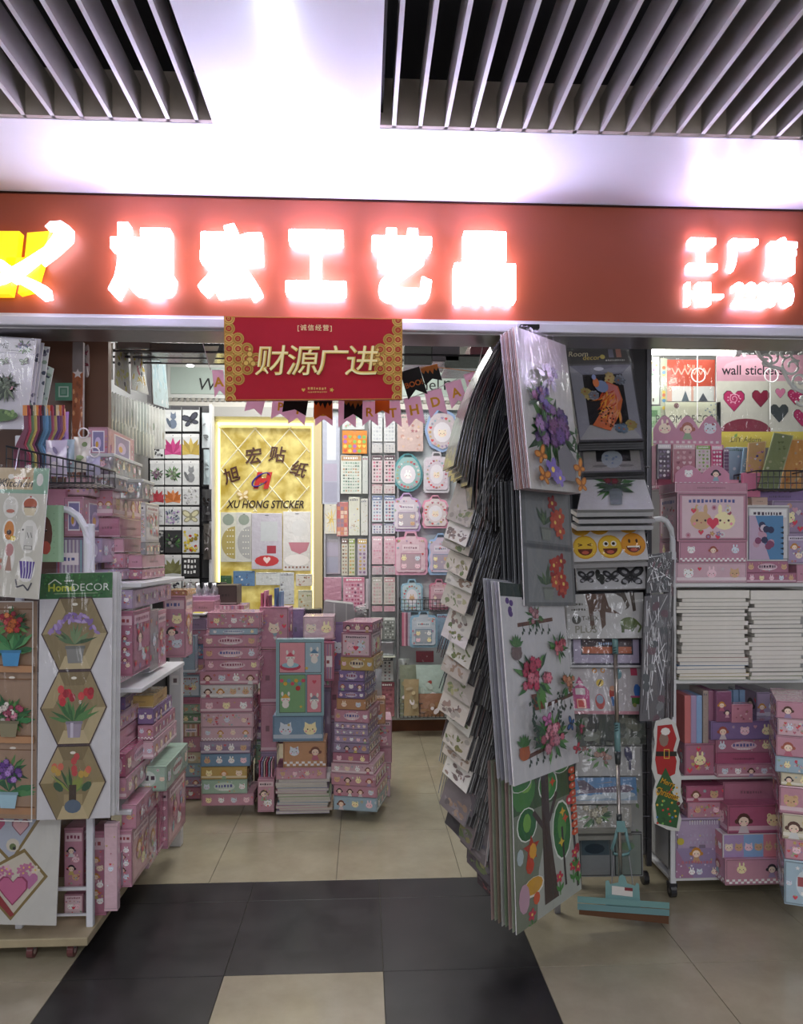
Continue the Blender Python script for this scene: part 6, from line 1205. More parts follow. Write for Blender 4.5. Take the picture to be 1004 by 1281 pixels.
for k in range(9):
    off = PT(633.5 + k * 1.1, 407, 2.72) - PT(643.5, 408, 2.72); sp = [q[0] + Vector((-.004 * (k + 1) - .0, .012 * (k + 1), .004)), q[1] + Vector((-.004 * (k + 1), .012 * (k + 1), 0)), q[2] + Vector((-.0035 * (k + 1), .012 * (k + 1), 0)), q[3] + Vector((-.0035 * (k + 1), .012 * (k + 1), 0))]; sp = planar(sp)
    ctr = (sp[0] + sp[2]) / 2; nrm = (sp[1] - sp[0]).cross(sp[3] - sp[0]).normalized(); nrm = -nrm if nrm.y > 0 else nrm
    o = MB().hexa([p - nrm * .003 - ctr for p in sp], [p - ctr for p in sp], ['c8a8a4', 'b8b0b4', 'a88c8c', 'd0ccd0', 'a07a70'][k % 5]).build('sticker_sheet', 'laminate', loc=ctr); tag(o, 'sheet edge in the bundle right behind the purple flower sheet', 'sticker sheet', 'bundle behind the purple flower sheet')
# grey mirror-like sheets with red orchids (two panels)
q = Q((656, 758, 2.74), (720, 758, 2.95), (712, 614, 2.98), (650, 600, 2.78)); wq, hq = qsize(q); P = Pr(wq, hq); P.bg('6f7274'); P.rect(wq * .08, hq * .03, wq * .95, hq * .46, '8a8d8e'); P.rect(wq * .08, hq * .52, wq * .95, hq * .97, '85888a'); P.rect(wq * .02, hq * .47, wq * .98, hq * .5, '5a5c60'); r_ = random.Random(9)
for y in (.25, .74):
    for k in range(8): P.leaf(wq * .42, hq * (y - .08), hq * r_.uniform(.1, .2), .01, r_.uniform(.3, 2.8), r_.choice(('4a6048', '5c7450')))
    for k in range(10): P.flower(wq * (.68 + r_.uniform(-.1, .1)), hq * (y + r_.uniform(-.12, .15)), wq * .1, r_.choice(('b83a2c', '9c2c2c', 'c8563c')))
    pot(P, wq * .45, hq * (y - .2), wq * .2, hq * .1, '8a9088')
sheet('sticker_sheet', q, .005, P, 'grey shiny sheet with red orchids below the purple flower sheet', 'sticker sheet', 'sheets on the front of the hanging rack')
for k in range(10):
    sp = planar([p + Vector((-.006 * (k + 1), .011 * (k + 1), 0)) for p in q]); ctr = (sp[0] + sp[2]) / 2; nrm = (sp[1] - sp[0]).cross(sp[3] - sp[0]).normalized(); nrm = -nrm if nrm.y > 0 else nrm
    o = MB().hexa([p - nrm * .003 - ctr for p in sp], [p - ctr for p in sp], ['3c3d40', '6a6c70', '242528', '8c8e90', '4a4c50'][k % 5]).build('sticker_sheet', 'laminate', loc=ctr); tag(o, 'dark sheet edge in the bundle right behind the red orchid sheet', 'sticker sheet', 'bundle behind the red orchid sheet')
# large plants sheet
q = Q((643, 984, 2.60), (724, 953, 2.86), (703, 736, 2.94), (624, 728, 2.68)); wq, hq = qsize(q); P = Pr(wq, hq); P.bg('d4d3d6'); r_ = random.Random(10)
P.rect(0, hq * .93, wq * .9, hq, '2f3b34'); 
for k in range(6): P.ell(wq * .12 + r_.uniform(-.02, .02), hq * .87 + r_.uniform(-.03, .03), .012, .012, '5a3a80', 8)
def shelfy(x, y, s=1): 
    P.poly([(wq * (x - .28), y - .012), (wq * (x + .28), y + .012), (wq * (x + .28), y + .027), (wq * (x - .28), y + .003)], '6a4438')
    for k in range(5): P.path([(wq * (x - .2 + .1 * k), y), (wq * (x - .2 + .1 * k), y - hq * .05)], .003, '2e3a30'); P.leaf(wq * (x - .2 + .1 * k), y - hq * .02, .02, .006, -1, '34483a'); P.leaf(wq * (x - .2 + .1 * k), y - hq * .035, .02, .006, -2, '34483a')
shelfy(.5, hq * .79); shelfy(.45, hq * .12); shelfy(.85, hq * .36)
bouquet(P, wq * .5, hq * .83, wq * .14, ['b8707c', 'd8a0a8'], r_, 6)
for x, y, pc in ((.16, .66, '7a6868'), (.16, .16, 'b5633c')): P.ell(wq * x, hq * (y - .02), wq * .08, hq * .035, pc, 10); P.rect(wq * (x - .07), hq * (y - .02), wq * (x + .07), hq * (y + .012), pc); [P.leaf(wq * x, hq * (y + .01), .05, .009, t, '4f7a48') for t in (.5, .9, 1.3, 1.6, 2, 2.5)]
for x, y, s, pc in ((.38, .46, 1.2, '7c4a34'),): pot(P, wq * x + .02, hq * (y - .12), wq * .2, hq * .08, pc)
bouquet(P, wq * .4, hq * .5, wq * .28, ['c24862', 'b8405c', 'd87a8c'], r_, 9); bouquet(P, wq * .78, hq * .66, wq * .15, ['b8485c', 'c8606c'], r_, 10); bouquet(P, wq * .85, hq * .45, wq * .13, ['c07a5c', 'c89070'], r_, 10); bouquet(P, wq * .5, hq * .19, wq * .24, ['c06878', 'b85468', 'd890a0'], r_, 12); bouquet(P, wq * .93, hq * .2, wq * .12, ['a84c60', '3c4c3c'], r_, 7)
for k in range(24): P.leaf(wq * .2 + r_.uniform(-.01, .02), hq * (.42 - .01 * k), .022, .008, r_.uniform(-3, 0), '2e4034'); P.leaf(wq * .6 + r_.uniform(-.01, .02), hq * (.42 - .008 * k), .02, .007, r_.uniform(-3, 0), '2e4034')
butterfly(P, wq * .4, hq * .29, wq * .07, 'b86a9c', .2, '8a4a70'); butterfly(P, wq * .76, hq * .24, wq * .07, '2f5a8c', 1.2, '1e2c3c'); butterfly(P, wq * .82, hq * .1, wq * .06, 'b8404c', .3, '70303c')
for x in (.4, .5, .6): P.poly([(wq * (x - .02), hq * .38), (wq * (x + .03), hq * .38), (wq * (x - .02), hq * .33)], 'd8d8da')
sheet('sticker_sheet', q, .006, P, 'large white sheet of potted plants and flower shelves on the hanging rack', 'sticker sheet', 'sheets on the front of the hanging rack')
for k in range(4):
    sp = planar([p + Vector((-.012 * (k + 1), .014 * (k + 1), .004 * k)) for p in q]); ctr = (sp[0] + sp[2]) / 2; nrm = (sp[1] - sp[0]).cross(sp[3] - sp[0]).normalized(); nrm = -nrm if nrm.y > 0 else nrm
    o = MB().hexa([p - nrm * .003 - ctr for p in sp], [p - ctr for p in sp], ['b0aebc', 'c8c8cc', '8c8c98', 'b8b8c0'][k % 4]).build('sticker_sheet', 'laminate', loc=ctr); tag(o, 'white sheet edge in the bundle right behind the potted plants sheet', 'sticker sheet', 'bundle behind the potted plants sheet')
# forest sheet
q = Q((646, 1170, 2.66), (727, 1112, 2.90), (716, 938, 2.98), (640, 962, 2.74)); wq, hq = qsize(q); P = Pr(wq, hq); P.bg('7d8574'); P.poly([(wq * .3, 0), (wq, 0), (wq, hq * .6), (wq * .55, hq * .62), (wq * .35, hq * .3)], 'b4b8b0'); r_ = random.Random(11)
P.rect(0, hq * .7, wq, hq, '46603e'); P.ell(wq * .15, hq * .85, wq * .2, hq * .14, '4f8a46', 12); P.ell(wq * .2, hq * .88, wq * .1, hq * .06, '8abf5a', 10)
def tr_(x, y, a, b, c='3f8a40'): P.ell(wq * x, hq * y, wq * a * 1.12, hq * b * 1.08, 'e8ece4', 14); P.ell(wq * x, hq * y, wq * a, hq * b, c, 14)
tr_(.12, .9, .16, .06); tr_(.55, .82, .14, .1); tr_(.2, .62, .14, .1, '2f6a38'); tr_(.78, .93, .14, .06); P.ell(wq * .2, hq * .63, wq * .06, hq * .06, '7ab04c', 10); P.ell(wq * .54, hq * .82, wq * .06, hq * .06, '6aa04c', 10)
P.poly([(wq * .42, hq * .06), (wq * .64, hq * .06), (wq * .55, hq * .5), (wq * .56, hq * .98), (wq * .44, hq * .98), (wq * .43, hq * .5)], '4a3a34'); P.line(wq * .46, hq * .55, wq * .3, hq * .68, .02, '4a3a34'); P.line(wq * .54, hq * .58, wq * .68, hq * .75, .018, '4a3a34')
tr_(.74, .48, .14, .19, '35753a'); P.ell(wq * .74, hq * .5, wq * .07, hq * .1, '5c9a4a', 10); P.line(wq * .76, hq * .1, wq * .74, hq * .5, .012, '3a3230'); P.line(wq * .95, hq * .04, wq * .9, hq * .85, .014, '3a3230')
for y in range(9): P.ell(wq * (1.0 - .04), hq * (.42 + .055 * y), wq * .07, hq * .025, 'd85a34', 7); P.rect(wq * .94, hq * (.415 + .055 * y), wq * .97, hq * (.43 + .055 * y), 'f0c8b0')
for x, y, c in ((.62, .83, 'd8562c'), (.8, .55, 'd8562c'), (.76, .6, 'e8b83c'), (.72, .4, 'e0c040')): P.star(wq * x, hq * y, .02, c, 4)
P.star(wq * .25, hq * .46, .05, 'b83c2c', 5); P.ell(wq * .27, hq * .44, .022, .03, 'e8a83c', 8); P.ell(wq * .22, hq * .36, .024, .03, 'c8452c', 8); P.ell(wq * .08, hq * .44, .02, .03, 'b8c8cc', 8)
P.ell(wq * .26, hq * .22, wq * .16, hq * .06, 'f0ece0', 12); P.ell(wq * .26, hq * .225, wq * .14, hq * .052, 'd8a23c', 12); P.ell(wq * .3, hq * .14, wq * .05, hq * .04, 'd8603c', 8); P.ell(wq * .12, hq * .18, wq * .08, hq * .09, 'c8a0b4', 10)
P.ell(wq * .97, hq * .3, wq * .05, hq * .035, '9c2c34', 8); P.disc(wq * .88, hq * .66, .02, 'c83c4c'); P.disc(wq * .88, hq * .66, .008, 'f4e0d8')
for x, y in ((.66, .18), (.88, .2), (.96, .17), (.92, .28), (.22, .06)): P.line(wq * x, hq * (y - .12), wq * x, hq * y, .006, '4a8a40'); P.flower(wq * x, hq * y, .022, 'c83c54'); P.leaf(wq * x, hq * (y - .1), .04, .008, .9, '4a8a40'); P.leaf(wq * x, hq * (y - .1), .04, .008, 2.2, '4a8a40')
sheet('sticker_sheet', q, .004, P, 'cartoon forest sticker sheet in clear wrap hanging lowest near the floor', 'sticker sheet', 'sheets on the front of the hanging rack')
for k in range(7):
    sp = planar([p + Vector((-.010 * (k + 1), .016 * (k + 1), .003 * (k % 3))) for p in q]); ctr = (sp[0] + sp[2]) / 2; nrm = (sp[1] - sp[0]).cross(sp[3] - sp[0]).normalized(); nrm = -nrm if nrm.y > 0 else nrm
    o = MB().hexa([p - nrm * .003 - ctr for p in sp], [p - ctr for p in sp], ['98a08c', 'a8908c', '7c8c74', 'b0b0ac', '8a7a6c'][k % 5]).build('sticker_sheet', 'laminate', loc=ctr); tag(o, 'clear-wrapped sheet edge in the bundle right behind the cartoon forest sheet', 'sticker sheet', 'bundle behind the forest sheet')

# ================================================================ display column with packs facing the corridor
GK = 'sticker packs on the display column'
def pack(c4, lb, draw, thick=.02, nstack=0, film=True, bgc='d0cfd0', bundle=None, body=None, step=None):
    q = Q(*c4); wq, hq = qsize(q); P = Pr(wq, hq); P.bg(bgc); draw(P, wq, hq, random.Random(len(lb)))
    o = sheet('sticker_pack', q, thick, P, lb, 'sticker pack', GK, film=film, body=body or shade(bgc, .75))
    for k in range(nstack):
        dz = .028 * (k + 1); sp = [q[0] + Vector((.008 * (k % 2), .01, -dz)), q[1] + Vector((.008 * (k % 2), .01, -dz)), q[1] + Vector((.008 * (k % 2), .10, -dz + .02)), q[0] + Vector((.008 * (k % 2), .10, -dz + .02))]
        ctr = (sp[0] + sp[2]) / 2; o = MB().hexa([p - ctr for p in sp], [p - ctr + Vector((0, 0, .017)) for p in sp], bundle or '8a888a').build('sticker_pack', 'laminate', loc=ctr); tag(o, f'pack edge under the {lb.split(" on ")[0].split(" in a ")[0]}, {"first" if k == 0 else ORD[k]} below it', 'sticker pack', GK)
    return o
def peacock(P, w, h, r):
    P.rect(0, h * .82, w, h, '2e2d30'); P.text('Room', w * .18, h * .9, h * .055, 'd8d0b0', 0, 'c', .2); P.text('decor', w * .38, h * .86, h * .05, 'c8b04c', 0, 'c', .2); P.disc(w * .56, h * .89, w * .04, 'b8a850'); P.rect(w * .66, h * .88, w * .74, h * .97, '6a6a80'); P.rect(w * .78, h * .88, w * .86, h * .97, 'a06a5c'); P.marks(w * .6, w * .9, h * .84, h * .02, 'b0b0b0', r)
    P.poly([(w * .02, h * .02), (w * .98, h * .02), (w * .98, h * .8), (w * .02, h * .8)], '8f909c'); P.poly([(w * .2, h * .17), (w * .82, h * .17), (w * .82, h * .7), (w * .2, h * .7)], '17161c')
    P.poly([(w * .02, h * .02), (w * .98, h * .02), (w * .82, h * .17), (w * .2, h * .17)], 'a2a2a6'); P.poly([(w * .02, h * .8), (w * .98, h * .8), (w * .82, h * .7), (w * .2, h * .7)], '6c6c80'); P.ell(w * .47, h * .76, w * .08, h * .02, 'c8c8dc')
    for x, y, c in ((.24, .5, 'b8a468'), (.62, .66, 'c8b078'), (.85, .16, 'b09c5c'), (.3, .46, '8a8c9c'), (.75, .64, '7c8494'), (.68, .14, '4a6078')): 
        for k in range(5): P.flower(w * x + r.uniform(-.012, .012), h * y + r.uniform(-.012, .012), w * .07, shade(c, r.uniform(.8, 1.2)), 'a05a3c', 7, r.random())
    P.poly([(w * .55, h * .62), (w * .72, h * .56), (w * .76, h * .42), (w * .68, h * .26), (w * .5, h * .1), (w * .24, h * .16), (w * .4, h * .3), (w * .48, h * .42)], 'c8683c'); P.poly([(w * .56, h * .6), (w * .7, h * .56), (w * .74, h * .43), (w * .62, h * .35), (w * .52, h * .45)], 'c87878')
    for k in range(90):
        t = r.uniform(3.3, 4.8); P.leaf(w * r.uniform(.48, .7), h * r.uniform(.24, .52), w * r.uniform(.1, .26), w * .014, t, r.choice(('d88a34', 'c85a2c', 'b8482c', 'e0a040', 'c87868', 'd8906c')))
    for k in range(26): P.disc(w * r.uniform(.36, .6), h * r.uniform(.14, .34), w * .014, '3c2420', 6)
    P.ell(w * .46, h * .56, w * .1, h * .07, '7c8ab0', 10, .8); P.ell(w * .38, h * .6, w * .05, h * .05, 'd0784c', 10); P.ell(w * .36, h * .66, w * .035, h * .03, '8c98c8', 8)
pack([(724, 553, 3.10), (805, 551, 3.10), (786, 433, 3.22), (707, 435, 3.22)], 'dark room decor box with an orange peacock among flowers', peacock, .03, 0, bgc='4a4a50')
for k in range(3): 
    sp = Q((724, 555 + 3.2 * k, 3.12), (805, 553 + 3.2 * k, 3.12), (804, 553 + 3.2 * k, 3.3), (724, 555 + 3.2 * k, 3.3)); ctr = (sp[0] + sp[2]) / 2
    o = MB().hexa([p - ctr for p in sp], [p - ctr - Vector((0, 0, .007)) for p in sp], '3a3a3e').build('sticker_pack', 'laminate', loc=ctr); tag(o, f'dark pack edge under the peacock box, {"uppermost" if k == 0 else ORD[k] + " down"}', 'sticker pack', GK)
def vase(P, w, h, r): P.rect(w * .05, h * .08, w * .95, h, '8e8c88'); P.rect(w * .25, h * .5, w * .8, h, '1e1d20'); P.ell(w * .5, h * .62, w * .17, h * .42, '98a0a8', 14); P.ell(w * .3, h * .3, w * .12, h * .06, '6c6a68'); P.ell(w * .72, h * .3, w * .12, h * .06, '6c6a68'); [P.disc(w * r.uniform(.4, .6), h * r.uniform(.4, .9), w * .02, '6a7a98', 6) for k in range(8)]
pack([(727, 592, 3.1), (806, 590, 3.1), (803, 563, 3.16), (725, 565, 3.16)], 'grey pack with a round vase below the peacock box', vase, .02, 0, bgc='55555a')
for k in range(3):
    sp = Q((727, 594 + 3.2 * k, 3.12), (806, 592 + 3.2 * k, 3.12), (805, 592 + 3.2 * k, 3.3), (727, 594 + 3.2 * k, 3.3)); ctr = (sp[0] + sp[2]) / 2
    o = MB().hexa([p - ctr for p in sp], [p - ctr - Vector((0, 0, .007)) for p in sp], '2f2f32').build('sticker_pack', 'laminate', loc=ctr); tag(o, f'dark pack edge under the vase pack, {"uppermost" if k == 0 else ORD[k] + " down"}', 'sticker pack', GK)
def redfl(P, w, h, r): bouquet(P, w * .5, h * .85, w * .3, ['7a2a34', '4c3a5c', '8c3c3c', '3c4a34'], r, 12); pot(P, w * .5, h * .12, w * .2, h * .5, '6a7478'); [P.leaf(w * .5, h * .7, w * .3, .012, t, '2f4434') for t in (.2, 5.9, 3.0, 3.5)]
pack([(722, 638, 3.02), (818, 637, 3.02), (806, 600, 3.12), (730, 600, 3.12)], 'white pack with dark red and violet flowers in a vase', redfl, .014, 3, bgc='c4c4c6', bundle='9c9c9e')
def emoji(P, w, h, r):
    for x, y, k in ((.12, .95, 0), (.38, .97, 1), (.78, 1.0, 0), (.16, .36, 0), (.5, .36, 1), (.82, .4, 2)):
        R = h * .3; cy = min(y, .99) * h
        pts = [(w * x + R * cos(t), min(cy + R * sin(t), h)) for t in [2 * PI * j / 18 for j in range(18)]]; P.poly(pts, 'd8a02c' if k != 2 else 'd88a24')
        if y < .9:
            P.disc(w * x, cy, R * .9, 'e8bf3c' if k != 2 else 'e09a30', 18); P.poly([(w * x - R * .6, cy - R * .15)] + [(w * x + R * .6 * cos(t), cy - R * .15 + R * .55 * sin(t)) for t in [PI + PI * j / 8 for j in range(9)]], '6a2a1c'); P.ell(w * x, cy - R * .45, R * .3, R * .15, 'c8604c', 8)
            if k == 0: P.path([(w * x - R * .55, cy + R * .3), (w * x - R * .2, cy + R * .2), (w * x - R * .55, cy + R * .1)], .004, '5a3018'); P.path([(w * x + R * .55, cy + R * .3), (w * x + R * .2, cy + R * .2), (w * x + R * .55, cy + R * .1)], .004, '5a3018')
            elif k == 1: [(P.disc(w * x + s * R * .32, cy + R * .25, R * .24, 'f6f2e8', 10), P.disc(w * x + s * R * .3, cy + R * .25, R * .14, '2a1c14', 8)) for s in (-1, 1)]
            else: [P.ell(w * x + s * R * .3, cy + R * .3, R * .1, R * .18, '4a2a1c', 8) for s in (-1, 1)]; P.rect(w * x - R * .5, cy - R * .25, w * x + R * .5, cy - R * .12, 'f4eee4')
pack([(718, 703, 3.08), (811, 700, 3.08), (804, 652, 3.14), (714, 654, 3.14)], 'pack of round yellow smiling faces on white', emoji, .014, 1, bgc='cfced2')
def bfly(P, w, h, r): 
    for x, s in ((.14, .8), (.5, .8), (.78, 1.25)): butterfly(P, w * x, h * .5, h * .42 * s, '3a3a40', 0, '1e1e22'); [P.ell(w * x + a * h * .2 * s, h * .5 + b * h * .16 * s, h * .1 * s, h * .06 * s, '9a9aa0', 7, a * .5) for a in (-1, 1) for b in (-1, 1)]
    for k in range(5): P.ell(w * .3 + r.uniform(-.01, .02), h * .5 + r.uniform(-.02, .02), .012, .02, '2a2c2a', 7)
pack([(722, 738, 3.12), (810, 736, 3.12), (806, 706, 3.16), (720, 708, 3.16)], 'white pack of black butterflies under the yellow faces', bfly, .014, 0, bgc='bcbcc0')
def dino(P, w, h, r):
    P.poly([(w * .24, h), (w * .5, h), (w * .55, h * .7), (w * .7, h * .52), (w * .5, h * .58), (w * .5, h * .3), (w * .45, h * .2), (w * .42, h * .6), (w * .34, h * .6), (w * .36, h * .2), (w * .3, h * .2), (w * .28, h * .7)], '5c4438')
    P.poly([(w * .62, h), (w * .72, h * .9), (w * .78, h * .68), (w * .75, h * .62), (w * .8, h * .66), (w * .82, h * .72), (w * .76, h)], '4a4038'); P.poly([(w * .82, h), (w * .88, h), (w * .9, h * .6), (w * .86, h * .58)], '4a4038')
    P.ell(w * .8, h * .32, w * .12, h * .14, '5c6c3c', 12); P.path([(w * .9, h * .36), (w * .96, h * .25), (w * .92, h * .12)], .008, '5c6c3c'); P.rect(w * .7, h * .12, w * .74, h * .3, '4c5c34'); P.rect(w * .83, h * .14, w * .87, h * .3, '4c5c34')
    P.disc(w * .12, h * .42, w * .06, '4a4a44', 12); P.text('PLUS', w * .24, h * .12, h * .17, '8a887c', .02); P.text('T-REX', w * .3, h * .4, h * .1, '6a685c', .02); P.marks(w * .06, w * .25, h * .62, h * .06, '55554c', r); P.marks(w * .06, w * .22, h * .74, h * .06, '55554c', r)
pack([(710, 799, 3.10), (806, 798, 3.10), (804, 741, 3.16), (708, 744, 3.16)], 'white dinosaur sticker pack behind the mop handle', dino, .014, 0, bgc='bdbcbc')
def framep(P, w, h, r): P.bg('b8b8bc'); P.rect(w * .03, h * .08, w * .97, h, '2e2a3a'); P.rect(w * .06, h * .16, w * .94, h, 'a49ab4'); P.rect(w * .16, h * .45, w * .86, h, '2e2a3a'); P.rect(w * .18, h * .5, w * .84, h * .74, 'b05a34'); P.rect(w * .18, h * .74, w * .84, h, '3c2a30'); P.marks(w * .4, w * .62, h * .8, h * .1, '8aa0c8', r)
pack([(712, 835, 3.12), (805, 835, 3.12), (804, 800, 3.15), (711, 800, 3.15)], 'pack with a framed violet and orange picture', framep, .014, 0)
def farm(P, w, h, r):
    P.rect(0, 0, w, h * .07, 'b8808c'); P.poly([(w * .08, h * .12), (w * .28, h * .12), (w * .29, h * .5), (w * .24, h * .6), (w * .18, h * .66), (w * .12, h * .6), (w * .06, h * .5)], 'b04078'); P.poly([(w * .13, h * .66), (w * .18, h * .82), (w * .23, h * .66)], 'b04078'); P.rect(w * .12, h * .12, w * .24, h * .33, 'c83c34'); P.frame(w * .13, h * .13, w * .23, h * .32, .003, 'f0d0c0'); P.rect(w * .12, h * .42, w * .24, h * .56, 'c8c0c0')
    P.ell(w * .43, h * .68, w * .05, h * .08, 'd8b83c', 10, .6); P.line(w * .41, h * .62, w * .45, h * .74, .005, '2a2420'); P.ell(w * .41, h * .27, w * .06, h * .17, 'b03c34', 12); P.ell(w * .41, h * .32, w * .045, h * .1, '8a9cb0', 10); P.ell(w * .58, h * .44, w * .05, h * .14, 'b8483c', 10); P.rect(w * .55, h * .18, w * .62, h * .38, '4a7ab8'); P.ell(w * .58, h * .56, w * .04, h * .06, 'd8a080', 8)
    P.ell(w * .88, h * .5, w * .045, h * .16, '3c6ab0', 10); P.rect(w * .8, h * .22, w * .98, h * .36, '4c7a3c'); P.rect(w * .79, h * .36, w * .99, h * .4, 'b0507c'); [P.disc(w * x, h * .2, w * .025, '8a8a50') for x in (.83, .95)]
    for x in (.38, .48): P.disc(w * x, h * .95, w * .03, 'c88a34'); P.disc(w * x, h * .95, w * .015, 'b8b4b8')
    P.ell(w * .66, h * .88, w * .05, h * .12, '5c8a94'); P.rect(w * .82, h * .84, w * .9, h, 'b0405c')
pack([(710, 893, 3.10), (812, 894, 3.10), (806, 836, 3.15), (704, 836, 3.15)], 'farm sticker pack with a pink barn and a bee', farm, .014, 0, bgc='b4aeb2')
def dark(P, w, h, r): [P.ell(w * r.random(), h * r.random(), w * r.uniform(.04, .14), h * r.uniform(.1, .25), r.choice(('5a6058', '3a3e3a', '7a8078', '2a2c2a', '686c60')), 9, r.uniform(0, 3)) for k in range(26)]
pack([(722, 933, 3.14), (808, 931, 3.14), (806, 893, 3.16), (720, 894, 3.16)], 'dark grey-green marbled pack below the farm stickers', dark, .014, 0, bgc='4c524c')
def magn(P, w, h, r): bouquet(P, w * .38, h * .6, w * .2, ['b88a80', 'c8a090', 'a87060'], r, 7); bouquet(P, w * .12, h * .9, w * .12, ['a86860'], r, 4); P.ell(w * .8, h * .75, w * .06, h * .28, '3c3c5c', 10, .2); P.line(w * .82, h * .2, w * .82, h * .6, .01, '5c5c70')
pack([(720, 971, 3.13), (802, 970, 3.13), (800, 934, 3.16), (722, 934, 3.16)], 'pale pack with pinkish magnolia blossoms', magn, .014, 0, bgc='a8a8a8')
def plane(P, w, h, r):
    P.rect(0, h * .3, w, h, '5a86b4'); [P.ell(w * r.random(), h * r.uniform(.2, .5), w * .14, h * .1, 'b8c4cc', 9) for k in range(9)]; P.rect(0, 0, w, h * .12, 'a8aaac')
    P.poly([(w * .02, h * .36), (w * .35, h * .42), (w * .85, h * .42), (w * .97, h * .55), (w * .85, h * .72), (w * .4, h * .6), (w * .1, h * .44)], '6a5c70'); P.poly([(w * .1, h * .44), (w * .04, h * .9), (w * .16, h * .9), (w * .35, h * .56)], '55495c'); P.poly([(w * .35, h * .75), (w * .6, h * .85), (w * .62, h * .8)], '8a8a94'); [P.rect(w * (.35 + .05 * k), h * .55, w * (.37 + .05 * k), h * .6, 'b8b8c4') for k in range(8)]
pack([(718, 1006, 3.12), (797, 1005, 3.12), (795, 972, 3.15), (718, 973, 3.15)], 'sky blue pack showing a grey jet airliner', plane, .014, 0, bgc='8aa0b4')
def oliv(P, w, h, r): bouquet(P, w * .35, h * .6, w * .28, ['a8a080', '8a8a60', 'b0a890'], r, 8)
pack([(719, 1036, 3.12), (790, 1035, 3.12), (789, 1007, 3.15), (719, 1008, 3.15)], 'beige pack with faded yellow blossoms below the airliner', oliv, .014, 2, bgc='9a9890', bundle='85847e')
def lowc(P, w, h, r): P.frame(w * .02, h * .02, w * .5, h * .98, .004, '3a3c3e'); P.rect(w * .04, h * .5, w * .48, h * .96, '4c5a64'); P.ell(w * .25, h * .65, w * .16, h * .12, '2a3440', 10); P.frame(w * .56, h * .02, w * .99, h * .98, .005, '2e3234'); P.rect(w * .58, h * .04, w * .97, h * .96, '7c8680'); P.ell(w * .76, h * .7, w * .12, h * .1, '6c8a6c', 9)
pack([(724, 1097, 3.2), (804, 1096, 3.2), (803, 1042, 3.2), (723, 1043, 3.2)], 'large pack of two dark framed pictures near the floor', lowc, .02, 0, bgc='8c8e90')
pack([(722, 1095, 3.27), (804, 1094, 3.27), (803, 930, 3.3), (722, 930, 3.3)], 'pale board behind the lowest packs of the display column', lambda P, w, h, r: [P.leaf(w * .94, h * y, .03, .008, 2, '6a8a5c') for y in (.3, .5, .62, .8)], .01, 0, bgc='9c9e9c')
dcol = empty('display_column', (PX(765, 3.38), 3.38, 0)); x0, x1 = PX(712, 3.38) - dcol.location.x, PX(812, 3.38) - dcol.location.x
for x in (x0, x1): MB().box(x - .012, x + .012, 0, .024, .07, PZ(760, 430, 3.38), '5c5c62', .003).build('upright', 'metal', dcol)
MB().box(x0, x1, .01, .018, .12, PZ(760, 434, 3.38), '38383c').build('back_panel', 'matte', dcol)
for k in range(18): z = .2 + .1 * k; MB().tube([(x0, 0, z), (x1, 0, z)], .004, '6a6a70', 5).build('cross_wire', 'metal', dcol)
for x in (x0 + .03, x1 - .03): MB().tube([(x - .012, -.02, .03), (x + .012, -.02, .03)], .03, '1e1e22', 12).build('caster', 'plastic', dcol)
tag(dcol, 'dark wheeled display column behind the sticker packs', 'display rack')
# clear bundles beside the column
def clr(P, w, h, r): [P.path([(w * r.random(), h * r.random()) for _ in range(2)], .003, r.choice(('c8c8cc', 'e8e8ec', '8a888c', '4a4448'))) for k in range(26)]; [P.ell(w * r.random(), h * r.random(), w * .15, h * .04, r.choice(('6a5058', '55585a', '7a7a7c')), 8, r.uniform(0, 3)) for k in range(14)]
for k, (c4, lb) in enumerate((([(800, 902, 3.02), (830, 902, 3.02), (836, 742, 3.08), (806, 746, 3.08)], 'crinkled clear bundle hanging beside the dinosaur pack'), ([(826, 905, 3.1), (838, 900, 3.14), (843, 700, 3.16), (834, 702, 3.14)], 'narrow clear bundle by the book shelf post'), ([(808, 742, 3.1), (838, 740, 3.1), (840, 690, 3.12), (810, 694, 3.12)], 'dark clear bundle above the crinkled one'))):
    pack(c4, lb, clr, .012, 0, bgc=['625f62', '4c4a4c', '4a484a'][k])
for k in range(6):
    c4 = Q((831 + k * 2, 912 - 3 * k, 3.1 + .02 * k), (833 + k * 2, 912 - 3 * k, 3.16 + .02 * k), (838 + k * 1.4, 735, 3.18 + .02 * k), (836 + k * 1.4, 735, 3.12 + .02 * k)); ctr = (c4[0] + c4[2]) / 2
    o = MB().hexa([p - ctr for p in c4], [p - ctr + Vector((.004, .002, 0)) for p in c4], ['5a585a', '8c8a8c', '3a383a'][k % 3]).build('sticker_pack', 'laminate', loc=ctr); tag(o, 'grey pack edge hanging beside the book shelf post', 'sticker pack', 'pack edges by the book shelf post')
# bright ones above: cards behind the peacock box
# Christmas cut-out
Yx = 3.0
def cut(pts, Y, c): return [PT(x, y, Y) for x, y in pts]
sh = [(820, 902), (836, 898), (845, 905), (850, 925), (846, 940), (850, 950), (849, 962), (852, 972), (851, 990), (854, 1003), (848, 1010), (852, 1025), (849, 1040), (835, 1038), (818, 1030), (816, 1010), (817, 990), (820, 978), (815, 962), (816, 945), (819, 930), (817, 915)]
q0 = PT(834, 970, Yx); o = MB().hexa([p - q0 + Vector((0, .006, 0)) for p in cut(sh, Yx, 0)], [p - q0 for p in cut(sh, Yx, 0)], 'c8c8c4').build('christmas_cutout', 'card', loc=q0)
x0_, x1_, y0_, y1_ = 812, 856, 895, 1042; a, b, c_, d_ = [p - q0 for p in quad(x0_, y0_, x1_, y1_, Yx)]; w, h = qsize([a, b, c_, d_]); P = Pr(w, h); U = lambda px: (px - x0_) / (x1_ - x0_) * w; V = lambda py: (y1_ - py) / (y1_ - y0_) * h
